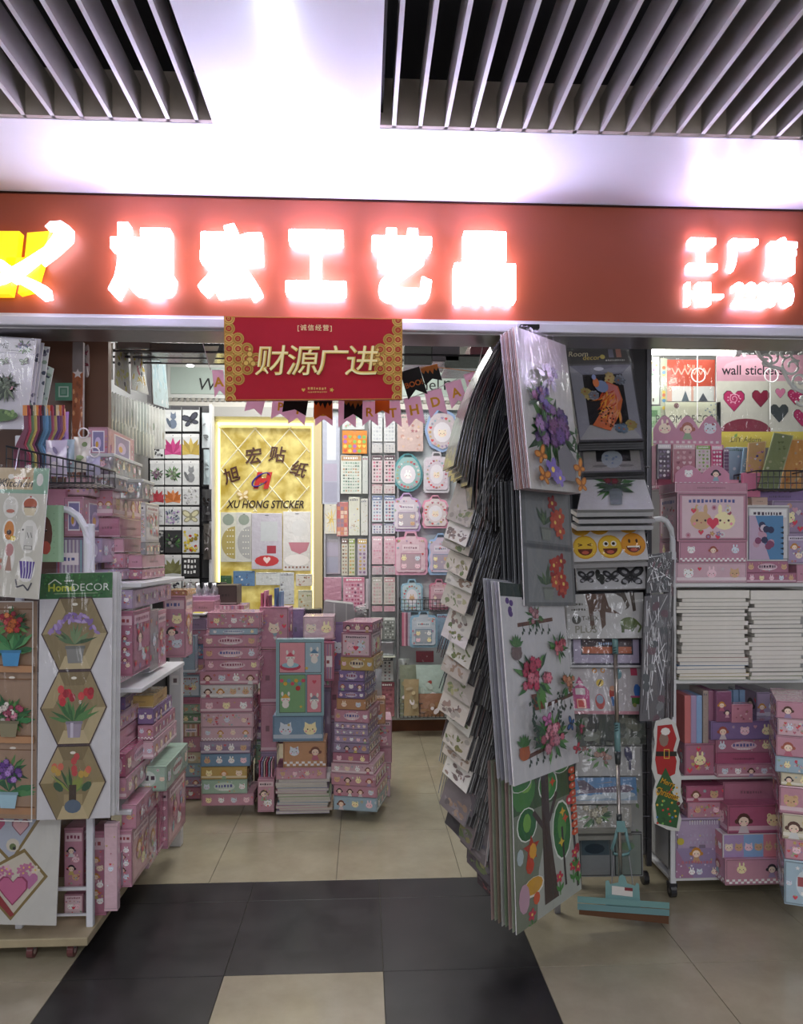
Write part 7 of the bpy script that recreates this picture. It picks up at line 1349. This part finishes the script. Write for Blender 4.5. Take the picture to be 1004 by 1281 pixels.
P.poly([(U(822), V(908)), (U(840), V(906)), (U(846), V(924)), (U(842), V(938)), (U(846), V(952)), (U(844), V(968)), (U(836), V(972)), (U(822), V(968)), (U(819), V(950)), (U(821), V(930))], 'a82a2c'); P.ell(U(830), V(925), .02, .03, '8a7468', 8); P.ell(U(832), V(915), .02, .016, 'e0dcd8', 8); P.rect(U(820), V(946), U(846), V(940), '2a2420'); P.frame(U(830), V(949), U(837), V(937), .003, 'd8b84c')
P.poly([(U(832), V(960)), (U(844), V(985)), (U(840), V(990)), (U(850), V(1012)), (U(846), V(1036)), (U(822), V(1030)), (U(819), V(1005)), (U(824), V(990)), (U(820), V(985))], '2f5a34')
r_ = random.Random(5)
for k in range(30): P.disc(U(r_.uniform(821, 847)), V(r_.uniform(985, 1032)), .005, r_.choice(('c83c34', 'd8a83c', '4a7ab0', '2c4c30', '7ab05c')), 6)
for tt, yy in (('Merry', 984), ('Christmas', 997)):
    P.text(tt, U(833), V(yy), h * .06, '5c3a14', .06, 'c', .1, .62 if tt[0] == 'C' else .8, -.35); P.text(tt, U(833), V(yy), h * .06, 'd8a828', .0, 'c', .1, .62 if tt[0] == 'C' else .8, -.35)
P.disc(U(848), V(1005), .008, '6a2c28')
pm = MB(); P.onto(pm, bilin(a, b, c_, d_, (0, -1, 0))); pm.build('print', 'gloss', o); tag(o, 'cut-out christmas decoration of a red coat above a tree', 'decoration')
# ---- mop
Ym = 2.93
mp = empty('sponge_mop', PT(780, 1150, Ym)); org = Vector(mp.location)
def MP(mb, name, mat='plastic', smooth=False): mb.v = [tuple(Vector(v) - org) for v in mb.v]; return mb.build(name, mat, mp, smooth)
def mpt(py, dy=0): t = (py - 775) / (1110 - 775); return PT(768.5 + 7.5 * t, py, Ym + .22 * (1 - t) + dy)
MP(MB().tube([mpt(772), mpt(776), mpt(790)], [.008, .0135, .0135], '3a3c40', 10), 'end_cap', smooth=True); MP(MB().tube([mpt(788), mpt(818)], .0125, '6f9496', 12), 'grip', smooth=True); MP(MB().tube([mpt(818), mpt(906)], .0085, 'b4aaa0', 12), 'upper_pole', 'metal', True)
MP(MB().tube([mpt(904), mpt(941)], .0125, '6f9496', 12), 'lower_grip', smooth=True); MP(MB().tube([mpt(940), mpt(956)], [.0145, .010], '33383a', 12), 'collar', smooth=True); MP(MB().tube([mpt(955), mpt(1103)], .0078, 'a8a09a', 12), 'lower_pole', 'metal', True); MP(MB().tube([mpt(1018), mpt(1030)], .011, '33383a', 10), 'collar', smooth=True)
for k in range(3): MP(MB().tube([mpt(811 + 3.2 * k, -.012) + Vector((-.009, 0, 0)), mpt(811 + 3.2 * k, -.012) + Vector((.004, 0, .004))], .002, '33484a', 5), 'grip_rib'); MP(MB().tube([mpt(908 + 3.2 * k, -.012) + Vector((-.009, 0, 0)), mpt(908 + 3.2 * k, -.012) + Vector((.004, 0, .004))], .002, '33484a', 5), 'grip_rib')
Yv = Ym + .05
MP(MB().hexa([PT(771, 1027, Yv + .02), PT(781, 1027, Yv + .02), PT(783, 1041, Yv + .02), PT(771, 1041, Yv + .02)], [PT(771, 1027, Yv - .02), PT(781, 1027, Yv - .02), PT(783, 1041, Yv - .02), PT(771, 1041, Yv - .02)], '6f9698'), 'lever_top')
MP(MB().tube([PT(772, 1036, Yv), PT(769, 1050, Yv), PT(765, 1062, Yv), PT(767, 1068, Yv), PT(777, 1070, Yv), PT(786, 1068, Yv), PT(788, 1062, Yv), PT(784, 1050, Yv), PT(782, 1036, Yv)], .0065, '6f9698', 8), 'squeeze_lever', smooth=True)
for s in (0, 1): MP(MB().tube([PT(768 if s == 0 else 786, 1068, Yv), PT(764.5 if s == 0 else 791.5, 1108, Ym)], .002, '8a8a8c', 6), 'pull_rod', 'metal')
MP(MB().hexa([PT(x, y, Ym + .02) for x, y in ((757, 1135), (757, 1102), (761, 1101), (763, 1106), (773, 1104), (774, 1096), (778, 1094), (782, 1097), (784, 1105), (794, 1108), (796, 1104), (799, 1106), (801, 1137))], [PT(x, y, Ym - .02) for x, y in ((757, 1135), (757, 1102), (761, 1101), (763, 1106), (773, 1104), (774, 1096), (778, 1094), (782, 1097), (784, 1105), (794, 1108), (796, 1104), (799, 1106), (801, 1137))], '759c9c'), 'bracket')
for (y0, y1, yy, c) in ((1121, 1129, .035, '6f9898'), (1130, 1138, .03, '6a9094')): MP(MB().hexa([PT(722, y0, Ym + .05), PT(837, y0 + 8, Ym + .05), PT(837, y1 + 8, Ym + .05), PT(722, y1, Ym + .05)], [PT(722, y0, Ym - yy), PT(837, y0 + 8, Ym - yy), PT(837, y1 + 8, Ym - yy), PT(722, y1, Ym - yy)], c), 'head_plate')
MP(MB().hexa([PT(724, 1137, Ym + .045), PT(836, 1145, Ym + .045), PT(836, 1156, Ym + .045), PT(724, 1144, Ym + .045)], [PT(724, 1137, Ym - .025), PT(836, 1145, Ym - .025), PT(836, 1156, Ym - .025), PT(724, 1144, Ym - .025)], '5c3c26'), 'sponge', 'matte')
lb_ = MP(MB().hexa([PT(765, 1108, Ym - .021), PT(791, 1111, Ym - .021), PT(791, 1122, Ym - .021), PT(765, 1119, Ym - .021)], [PT(765, 1108, Ym - .023), PT(791, 1111, Ym - .023), PT(791, 1122, Ym - .023), PT(765, 1119, Ym - .023)], 'd4d0cc'), 'label', 'card')
MP(MB().hexa([PT(781, 1110, Ym - .0235), PT(791, 1111, Ym - .0235), PT(791, 1115, Ym - .0235), PT(781, 1114, Ym - .0235)], [PT(781, 1110, Ym - .024), PT(791, 1111, Ym - .024), PT(791, 1115, Ym - .024), PT(781, 1114, Ym - .024)], '7c2c34'), 'label_print', 'card')
tag(mp, 'pale teal sponge mop leaning upright against the display column', 'mop')
# ================================================================ rack on the far side: shelves, books, boxes
YR = 3.22
XL, XR_ = PX(838, YR), 2.35
rk2 = empty('shelf_rack', ((XL + XR_) / 2, YR, 0)); org = Vector(rk2.location)
def R_(mb, name, mat='paint', par=None): mb.v = [tuple(Vector(v) - org) for v in mb.v]; return mb.build(name, mat, par or rk2)
zs = {}
for nm, py, pb in (('a', 729, 735), ('b', 850, 857), ('c', 970, 977), ('d', 1096, 1101)):
    z = PZ(900, py, YR); zs[nm] = z; R_(MB().box(XL, XR_, YR, 3.9, z - .018, z, 'dfe0e2', .003), 'shelf')
R_(MB().box(XL, XL + .026, YR - .005, YR + .02, .06, zs['b'], 'dadbde', .004), 'post'); R_(MB().box(XL, XL + .026, YR - .005, YR + .02, zs['b'], PZ(843, 690, YR), 'dadbde', .004), 'post'); R_(MB().box(XL, XL + .026, 3.86, 3.885, .06, zs['a'] + .9, 'cfd0d3', .004), 'post'); R_(MB().box(XR_ - .03, XR_, YR, YR + .03, .06, zs['a'] + .9, 'cfd0d3', .004), 'post')
R_(MB().tube([PT(812, 712, 3.3), PT(846, 712, 3.3)], .005, 'c8c9cc', 8), 'rail'); R_(MB().box(XL, XL + .02, YR, 3.88, .30, .33, 'c8c9cc', .003), 'side_rail'); R_(MB().box(XL, XL + .02, YR, 3.88, .12, .30, 'b8b9bc', .003), 'side_panel')
R_(MB().tube([PT(841, 728, YR), PT(841, 676, YR), PT(839, 662, YR), PT(833, 652, YR), PT(826, 649, YR), PT(816, 650, YR)], .0125, 'd2d3d8', 10), 'top_arch')
for x, y in ((XL + .012, YR + .01), (XL + .012, 3.87), (XR_ - .02, YR + .01)):
    wl = R_(MB().tube([(x - .012, y, .028), (x + .012, y, .028)], .028, '1c1c20', 14), 'caster', 'plastic'); R_(MB().tube([(x - .0125, y, .028), (x + .0125, y, .028)], .012, '8a8a8e', 10), 'wheel_hub', 'metal', wl); R_(MB().box(x - .018, x + .018, y - .016, y + .016, .045, .065, '26262a'), 'caster_fork', 'plastic', wl)
tag(rk2, 'white wheeled shelf rack carrying books and pink boxes beside the mop', 'shelf rack')
# books in two piles between the upper shelves
rb = random.Random(9)
def pile(x0, x1, nb, zlo, zhi, where, grp, Y=YR - .02, jit=.014, marks_=()):
    h = (zhi - zlo) / nb; z = zlo
    for k in range(nb):
        a, b = PX(x0, Y) + rb.uniform(-jit, jit), PX(x1, Y) + rb.uniform(-jit, jit); hh = h * rb.uniform(.8, 1.15) if k < nb - 1 else zhi - z
        hh = max(.003, min(hh, zhi - z)); e = empty('exercise_book', ((a + b) / 2, Y + rb.uniform(0, .01), z), rb.uniform(-.02, .02)); w_ = (b - a) / 2
        cc = marks_[k] if k < len(marks_) and marks_[k] else rb.choice(['dcd8d0', 'c8c4bc', '8c8882', '6c6866', 'd4ccc4'])  # darker greys put the shade of gaps between books into the covers
        MB().box(-w_ + .002, w_ - .002, .001, .2, .001, hh - .0016, 'e8e4dc').build('page_block', 'matte', e); cv = MB(); cv.box(-w_, w_, 0, .205, 0, .001, cc); cv.box(-w_, w_, 0, .205, hh - .0016, hh - .0006, cc); cv.build('cover', 'card', e)
        tag(e, f'{"coloured" if k < len(marks_) and marks_[k] else "white-edged"} exercise book, {"lowest" if k == 0 else ORD[k] + " up"} in the {where}', 'book', grp); z += hh
pile(850, 935, 22, zs['b'], PZ(890, 738, YR), 'shelf pile next to the rack post', 'books in the pile by the rack post', marks_=['6a8a4c', 'c8b060', 'b8b8b8', '5a7aa8', '7a9cc0', '9c6a5c'])
pile(940, 1006, 20, zs['b'], PZ(960, 738, YR), 'shelf pile farther from the rack post', 'books in the pile away from the rack post', marks_=['8aa060', '6c6a5c'])
GR = 'boxes on the shelf rack'
def rbx(x0, x1, y0, y1, cn, s_, lb, d=.2, Y=YR - .01, **k): return fbox(x0, x1, y0, y1, Y, d, cn, s_, lb, GR, **k)
# above top shelf
za = zs['a']
rbx(845, 934, 704, 729, 'pale pink', 'row', 'rainbow banded pale pink box at the rack post on the top shelf', zb=za, d=.22); z_ = PZ(890, 704, YR - .01)
rbx(849, 934, 677.5, 704, 'pink', 'gingham', 'pink box with coloured beads and a checked foot on the top shelf', zb=z_, d=.22)
z2 = PZ(890, 677.5, YR - .01)
rbx(847, 935, 616, 677.5, 'pink', 'cover', 'large pink display box with a cartoon bear couple', zb=z2, d=.2)
# crown display on top
Yd = YR + .02
def topper(x0, x1, y0, y1, Y, c, lb, n=3):
    o_ = PT((x0 + x1) / 2, y1, Y); pts = [PT(x0, y1, Y)]; pts.append(PT(x1, y1, Y))
    for k in range(n * 8, -1, -1):
        t = k / (n * 8); pts.append(PT(x0 + (x1 - x0) * t, y0 + (y1 - y0) * .45 - (y1 - y0) * .45 * abs(math.sin(PI * n * t)), Y))
    o = MB().hexa([p - o_ + Vector((0, .004, 0)) for p in pts], [p - o_ for p in pts], c).build('display_topper', 'card', loc=o_); w, h = PX(x1, Y) - PX(x0, Y), PZ(x0, y0, Y) - PZ(x0, y1, Y); P = Pr(w, h); r_ = random.Random(n)
    for k in range(n): (pet if k != 1 else doll)(P, w * (k + .5) / n, h * .55, h * .22, r_)
    for k in range(12): P.rect(w * k / 12, h * .04, w * (k + .5) / 12, h * .12, 'f0e4ea')
    pm = MB(); P.onto(pm, bilin((-w / 2, 0, 0), (w / 2, 0, 0), (w / 2, 0, h), (-w / 2, 0, h), (0, -1, 0))); pm.build('print', 'gloss', o); tag(o, lb, 'display card'); return o
topper(817, 902, 520, 556, 3.42, 'cf9ab4', 'pink scalloped display header with three cartoon heads')
rbx(820, 905, 556, 612, 'rose', 'plain', 'pink display box holding pens and small packs', d=.15, Y=3.44)
topper(844, 912, 582, 606, YR + .03, 'd094ae', 'pink display header with a rabbit and bear behind the bear couple box', 2)
rbx(844, 935, 604, 616.5, 'pink', 'plain', 'pink tray rim over the bear couple box', zb=PZ(890, 616.5, YR), d=.18)
for k, (x0, x1, y0, y1, c, cs, lb) in enumerate(((820, 837, 556, 600, '5a4a5c', ['e8e4ec', '8a7a9c'], 'rack of black and white pens in the pink display'), (839, 867, 556, 604, 'b8808c', ['e0c8cc', '8a5060', 'd8b0b8'], 'dusty pink sticker pack with a small photo in the display'), (868, 886, 558, 592, 'd8d0d0', ['7a9c50', '8ab058', 'c8a8b8'], 'white pack with green figures in the display'), (887, 901, 558, 596, 'c03c74', ['f0d0e0', 'e8e0e8'], 'magenta dotted tube pack in the display'), (902, 909, 562, 594, '6a4a6c', ['9c8aa0'], 'dark mauve pack at the display end'))):
    card(x0, y0, x1, y1, 3.36, c, lb, gridy(cs, 3, 6), 'small packs in the pink display')
fbox(905, 924, 600, 616, 3.3, .1, 'pink', 'plain', 'small pink ledge box right of the scalloped display', GR, faces='F')
card(906, 560, 932, 612, 3.46, '9cb4c8', 'pale blue card with brown cakes beside the wire basket', tricks(['8a7040', 'd8dce4', 'e0d4c8'], 8), 'cards near the upper wire basket', mat='card'); card(926, 592, 948, 622, 3.3, 'cf7a98', 'plain pink card at the basket corner', None, 'cards near the upper wire basket', mat='card', hole=False)
# planner etc
rbx(934, 987, 632, 702, 'white', 'tall', 'white-headed planner pack with a blue and yellow cover', zb=PZ(960, 702, YR), d=.03)
card(936, 645, 979, 700, YR - .011, '5c8cb8', 'blue planner cover with cartoon figures under a white header', lambda P, w, h, r: (P.rect(0, 0, w * .18, h, 'd8c04c'), P.poly([(w * .18, h), (w * .6, 0), (0, 0), (0, h)], 'c8b0c8'), [P.disc(w * r.uniform(.2, .7), h * r.uniform(.3, .9), w * .1, r.choice(('8a4a6a', 'c89cb0', '3c3c5c', 'd8c8d4')), 8) for k in range(14)], [P.poly([(w, h * (.1 + .12 * k)), (w * .9, h * (.13 + .12 * k)), (w, h * (.16 + .12 * k))], '1e2c3c') for k in range(6)]), GR, 'planner', 'planner', th=.004, mat='gloss', hole=False)
rbx(933, 986, 702, 716.5, 'rose', 'title', 'rose box with white script under the planner', zb=PZ(960, 716.5, YR), d=.2); rbx(933, 996, 716.5, 729, 'rose', 'row', 'rose box with a row of tiny figures on the top shelf', zb=za, d=.2)
rbx(984, 1008, 668, 705, 'lilac', 'tall', 'lilac card box with a cartoon duckling', zb=PZ(990, 705, YR), d=.03); rbx(996, 1012, 706, 729, 'pink', 'plain', 'pink box at the photo edge on the top shelf', zb=za); rbx(940, 960, 622, 632, 'peach', 'plain', 'peach box top behind the planner', zb=PZ(950, 632, 3.3), Y=3.3); rbx(966, 1006, 626, 668, 'mauve', 'scatter', 'mauve and orange pack behind the lilac card box', zb=PZ(985, 668, 3.3), Y=3.3, d=.05)
rbx(940, 1010, 612, 630, 'purple', 'plain', 'dark purple flat box under the wire basket', Y=3.34, d=.2)
wire_basket(946, 1010, 589, 612, 3.2, .2, 9, 'black wire basket at the edge of the shelf rack holding folders')
def fold(c4, lb, c, cs, seed): 
    q = Q(*c4); wq, hq = qsize(q); P = Pr(wq, hq); P.bg(c); r_ = random.Random(seed); P.frame(0, 0, wq, hq, .004, shade(c, 1.25)); P.disc(wq * .5, hq * .95, .005, 'f0f0ec', 8)
    for k in range(16): r_.choice((P.disc, P.star, P.heart))(wq * r_.uniform(.12, .88), hq * r_.uniform(.08, .85), wq * .08, r_.choice(cs))
    sheet('folder', q, .008, P, lb, 'folder', 'folders in the upper wire basket', body=c)
fold([(932, 612, 3.3), (952, 612, 3.3), (958, 552, 3.36), (936, 554, 3.36)], 'yellow-edged blue and pink folder in the basket', 'c8a070', ['3c3c90', 'd8c8d8', '5a6ab0', 'c890a0'], 1); fold([(948, 610, 3.26), (972, 613, 3.26), (992, 545, 3.34), (968, 541, 3.34)], 'olive green card tilted in the wire basket', '8a9468', ['c8c8b0', '6a7448', 'b0ac88'], 2)
fold([(976, 612, 3.3), (1008, 612, 3.3), (1010, 550, 3.36), (986, 550, 3.36)], 'orange sticker folder in the wire basket', 'd09450', ['c06c40', 'e8c080', 'b8a080'], 3); fold([(925, 600, 3.36), (938, 600, 3.36), (944, 560, 3.4), (930, 560, 3.4)], 'pale blue folder behind the yellow-edged one', '90b4d0', ['d8e0e8'], 4)
# between b and c
rbx(897, 981, 956, 970, 'pink', 'row', 'pink tray with white puppies on the middle shelf', zb=zs['c'], d=.24, Y=YR - .03); rbx(895, 965, 941, 956, 'hot pink', 'plain', 'plain hot pink box second on the middle shelf pile', zb=PZ(930, 956, YR)); rbx(895, 965, 924, 941, 'rose', 'title', 'rose box with gilt lettering on the middle shelf pile', zb=PZ(930, 941, YR)); rbx(889, 973, 902, 924, 'purple', 'row', 'purple box with dark and cream cartoon heads', zb=PZ(930, 924, YR), Y=YR - .02)
rbx(856, 894, 930, 970, 'rose', 'scatter', 'pink box with a pale star badge at the rack post', zb=zs['c'], Y=YR)
for k, (a, b, c, nm) in enumerate(((856, 864, 'd07878', 'coral'), (864, 871, 'b09cc0', 'lilac'), (871, 878, '90b0d8', 'light blue'), (879, 886, 'a89890', 'patterned taupe'), (886, 895, '9c6a84', 'plum'))):
    o = card(a, 870 if k < 3 else 864, b, 930, YR, c, f'{nm} upright notebook standing on the pink badge box', tricks(['8a6c60', 'c8b8a8', 'b09090'], 10) if k == 3 else None, 'upright notebooks on the middle shelf', 'notebook', 'notebook', th=.14, mat='card', hole=False); o.location.y = YR
card(889, 862, 908, 900, YR + .02, '8c5a78', 'purple card box with long-haired cartoon girls on the purple box', lambda P, w, h, r: [doll(P, w * .35, h * .55, w * .22, r), doll(P, w * .7, h * .3, w * .18, r)], GR, 'card_box', 'box', th=.05, hole=False); card(908, 878, 934, 901, YR + .02, 'c88a9c', 'low pink card box beside the cartoon girls box', tricks(['e0c0c8', '8a4c60'], 8), GR, 'card_box', 'box', th=.05, hole=False)
for k in range(4): o = card(898 + k * 8, 862, 905 + k * 8, 900, YR + .1, '7c98b8', 'blue round-topped pack standing behind the card boxes', None, 'blue packs on the middle shelf', hole=False)
rbx(936, 972, 868, 902, 'grey', 'plain', 'grey clear box deep on the middle shelf', Y=YR + .2, mat='tub'); 
# between c and d
zd = zs['d']
rbx(907, 985, 1074, 1107, 'pink', 'gingham', 'pink open tray box jutting out at the rack foot', Y=YR - .10, d=.26); rbx(904, 980, 1043, 1074, 'white', 'lilac_mix', 'open box with three coloured packs and a cartoon row', Y=YR - .08, d=.24, zb=PZ(940, 1074, YR - .08)); rbx(910, 987, 1007, 1043, 'hot pink', 'row', 'hot pink open tray with a row of cartoon heads', Y=YR - .08, d=.24, zb=PZ(940, 1043, YR - .08)); rbx(904, 975, 978, 1006.5, 'rose', 'plain', 'rose box tucked below the middle shelf', Y=YR, zb=PZ(940, 1003, YR))
rbx(858, 905, 983, 1003, 'hot pink', 'row', 'hot pink box of red-haired figures near the rack post', zb=PZ(880, 1003, YR)); rbx(860, 907, 1003, 1022, 'pink', 'scatter', 'pink box with scattered prints on the lilac notebook', zb=PZ(880, 1022, YR))
o = rbx(845, 901, 1023, 1096, 'lilac', 'plain', 'large lilac spiral sketchbook with a cartoon child, foot of the rack', zb=zd, d=.06)
w, h = PX(901, YR - .01) - PX(845, YR - .01), PZ(870, 1023, YR) - zd; P = Pr(w, h); r_ = random.Random(31); P.rect(0, 0, w, h * .5, '9a8ab0'); P.poly([(0, 0), (w * .4, 0), (0, h * .5)], 'a87c9c')
for k in range(26): P.star(w * r_.random(), h * r_.random(), .005, r_.choice(('d8c858', 'e8e0ec', 'b8a8d0')), 4)
for k in range(12): P.rect(w * (.3 + .055 * k), h * .9, w * (.32 + .055 * k), h * .97, 'd8d4e0')
for yy in (.7, .58): 
    for k in range(7): P.rect(w * (.32 + .09 * k), h * yy, w * (.34 + .09 * k), h * (yy + .04), 'b8b4cc')
doll(P, w * .45, h * .42, w * .12, r_); P.disc(w * .1, h * .62, w * .08, 'c8b84c'); [pet(P, w * x, h * .1, w * .07, r_) for x in (.35, .52, .85)]; P.marks(w * .12, w * .82, h * .24, h * .06, 'c07888', r_)
pm = MB(); P.onto(pm, bilin((-w / 2, -.001, 0), (w / 2, -.001, 0), (w / 2, -.001, h), (-w / 2, -.001, h), (0, -1, 0))); pm.build('cover_print', 'gloss', o)
# oblique stack at the photo edge
stack('the jutting stack at the photo edge', 2.84, .3, 1135, [(984, 1032, 1078, 'pale blue', 'title'), (985, 1034, 1052, 'pink', 'scatter'), (982, 1030, 1020, 'cream', 'row'), (978, 1028, 985, 'pink', 'row'), (980, 1030, 968, 'cream', 'row'), (973, 1024, 948, 'pale blue', 'scatter'), (974, 1026, 922, 'pink', 'row'), (976, 1028, 900, 'pale pink', 'scatter'), (974, 1024, 878, 'pink', 'row')], 'jutting stack at the photo edge', rz=-.42, lids=0, faces='FRL')
fbox(946, 972, 866, 900, 3.3, .2, 'mauve', 'row', 'mauve box behind the jutting stack', GR)
# gridwall sheets behind the tube
GS = 'sheets on the back of the shelf rack'
Yb = 3.75
def bsheet(x0, y0, x1, y1, lb, c, draw, Y=Yb, film=True): q = quad(x0, y0, x1, y1, Y); wq, hq = qsize(q); P = Pr(wq, hq); P.bg(c); draw(P, wq, hq, random.Random(int(x0))); return sheet('sticker_sheet', q, .006, P, lb, 'sticker sheet', GS, film=film)
def col1(P, w, h, r): P.marks(w * .15, w * .85, h * .68, h * .07, 'c890b8', r); P.marks(w * .2, w * .8, h * .6, h * .05, '7aa890', r); P.marks(w * .3, w * .7, h * .18, h * .04, 'c890a8', r); P.marks(w * .25, w * .8, h * .05, h * .1, '6a5a50', r); [P.disc(w * r.random(), h * r.uniform(.75, .98), w * .05, r.choice(('c8c8d8', '9cc0a0', 'e0c890')), 8) for k in range(10)]
bsheet(792, 446, 824, 506, 'white sheet with pastel lettering behind the peacock box', 'd8e4d8', col1); bsheet(793, 508, 826, 566, 'green town map sheet under the pastel lettering sheet', 'a8c8a0', lambda P, w, h, r: [P.rect(w * (.06 + .3 * i), h * (.08 + .23 * j), w * (.28 + .3 * i), h * (.22 + .23 * j), r.choice(('7aa870', 'c8d8b0', '5c8c5c', 'b0c890'))) for i in range(3) for j in range(4)]); bsheet(826, 448, 834, 560, 'narrow sheet edge of mixed colours next to the red sheet', 'b0b8a0', lambda P, w, h, r: [P.disc(w * .5, h * r.random(), w * .3, r.choice(('c8704c', '5c8cb0', 'd8c050')), 6) for k in range(14)])
def redr(P, w, h, r): P.rect(0, h * .35, w, h, 'b84a34'); P.path([(w * .1 + w * .8 * k / 12, h * (.72 + .08 * (-1) ** k)) for k in range(13)], .006, 'e0b0a0'); P.marks(w * .35, w * .75, h * .78, h * .1, 'd88a74', r); P.rect(0, 0, w, h * .35, 'c8a090'); P.rect(w * .1, 0, w * .5, h * .36, 'd4d4d0'); P.rect(w * .55, 0, w * .98, h * .36, 'c8ccc8'); P.poly([(w * .3, 0), (w * .38, h * .26), (w * .46, 0)], '4a5a64'); P.poly([(w * .65, 0), (w * .75, h * .2), (w * .85, 0)], '3c444c')
bsheet(834, 450, 894, 502, 'red sheet with small tower pictures under the tube lamp', 'b84a34', redr)
def rdec(P, w, h, r): P.text('ROOM DECOR', w * .36, h * .42, h * .22, '2c2c2c', .0, 'c', 0, .8); P.disc(w * .2, h * .9, w * .05, '6a5050'); P.rect(w * .66, h * .1, w * .98, h * .45, '7a8c84'); P.poly([(w * .7, h * .1), (w * .78, h * .5), (w * .86, h * .1)], '3c4c4c'); [P.disc(w * r.uniform(.7, .95), h * r.uniform(.6, .95), w * .015, '6a7c8c', 6) for k in range(9)]; [P.disc(w * r.uniform(.1, .6), h * r.uniform(.05, .2), w * .02, '9aa85c', 6) for k in range(6)]
bsheet(832, 503, 901, 548, 'beige sheet headed room decor below the red sheet', 'b8bca4', rdec, Yb - .02)
def wst(P, w, h, r):
    P.rect(0, h * .66, w, h, 'c898a8'); P.ell(w * .4, h * .84, w * .34, h * .12, 'd8a8b8', 16); P.text('wall stickers', w * .31, h * .74, h * .125, '242028', .012, 'c', 0, .95)
    hs = lambda x, y, R, c, dots=False: (P.heart(w * x, h * y, R * 1.06, '3a2430'), P.heart(w * x, h * y, R, c), [P.disc(w * x + R * .6 * cos(t), h * y + R * .2 + R * .4 * sin(t), R * .07, 'e8c0d0', 5) for t in [2 * PI * k / 9 for k in range(9)]] if dots else None)
    hs(.15, .4, .055, 'b02c60', True); P.path([(w * .15 + .028 * cos(t) * (1 - t / 14), h * .43 + .028 * sin(t) * (1 - t / 14)) for t in [k * .7 for k in range(16)]], .004, 'e8a8c0')
    hs(.38, .43, .045, '84203c'); hs(.55, .5, .026, 'c87898'); hs(.68, .45, .04, 'b02c60', True); P.heart(w * .54, h * .24, .05, '3c4444'); hs(.74, .18, .045, 'b02c60', True); P.poly([(w * .05, 0)] + [(w * .25 + w * .22 * cos(t), h * .17 * sin(t)) for t in [PI - PI * k / 10 for k in range(11)]], '7c2438'); P.rect(w * .442, 0, w * .446, h * .66, 'a8a8a0')
bsheet(896, 444, 1040, 540, 'wall stickers sheet with magenta and dark hearts', 'c8c8bc', wst, Yb - .02)
def diy(P, w, h, r): P.text('DIY Adorn', w * .24, h * .35, h * .32, '4a4420', .0, 'c', .15, .95); P.leaf(w * .14, h * .6, .03, .008, 1, '7a9a50')
bsheet(898, 540, 1040, 560, 'yellow sheet header with dark DIY lettering', 'c4b44a', diy, Yb - .04)
# scroll ornament
ob = empty('scroll_ornament', PT(975, 465, 3.3)); o0 = Vector(ob.location)
def curl(cx, cy, r0, turns, ph, Y=3.3, sg=1): return [PT(cx + r0 * (1 - .75 * k / 18) * cos(ph + sg * turns * 2 * PI * k / 18), cy + r0 * (1 - .75 * k / 18) * sin(ph + sg * turns * 2 * PI * k / 18), Y) - o0 for k in range(19)]
for cx, cy, r0, tn, ph, sg in ((958, 452, 9, 1.3, 3.6, 1), (965, 445, 12, .8, 2.6, -1), (982, 440, 9, 1.2, 0, 1), (990, 458, 13, 1.2, 4, -1), (1000, 476, 10, 1.1, 2, 1), (972, 436, 7, 1.2, 1, -1), (1004, 500, 9, 1.1, 3, -1), (998, 440, 12, 1, 1.5, 1)):
    MB().tube(curl(cx, cy, r0, tn, ph, 3.3, sg), .006, 'cfd2cf', 6).build('scroll', 'plastic', ob, smooth=True)
MB().tube([PT(x, y, 3.3) - o0 for x, y in ((943, 433), (950, 446), (962, 458), (978, 462), (984, 474), (992, 486), (1008, 492))], .008, 'd4d6d4', 8).build('scroll_rim', 'plastic', ob, smooth=True)
MB().tube([PT(943, 432, 3.3) - o0, PT(1010, 430, 3.3) - o0], .006, 'c8cac8', 6).build('scroll_bar', 'plastic', ob); tag(ob, 'white curled scroll ornament hanging at the top corner of the shelf rack', 'ornament')
for k, x in enumerate((800, 872, 963)): o = MB(); b = PT(x, 470, 3.66); o.tube([(0, 0, .1), (0, 0, -.22)], .003, 'd8dad8', 5); o.tube([(.035 * cos(t), -.01, .035 * sin(t)) for t in [2 * PI * j / 14 for j in range(14)]], .003, 'e0e2e0', 5, True); h_ = o.build('wire_hanger', 'plastic', loc=b); tag(h_, f'white looped wire hanger in front of the {("pastel lettering", "red", "wall stickers")[k]} sheet', 'hanger', 'looped wire hangers')
for lb, ns in SEEN.items():
    n = len(lb.split())
    if n > 16 or n < 4: print('LABEL LEN', n, lb)
    if len(ns) > 1: print('DUP', len(ns), lb)
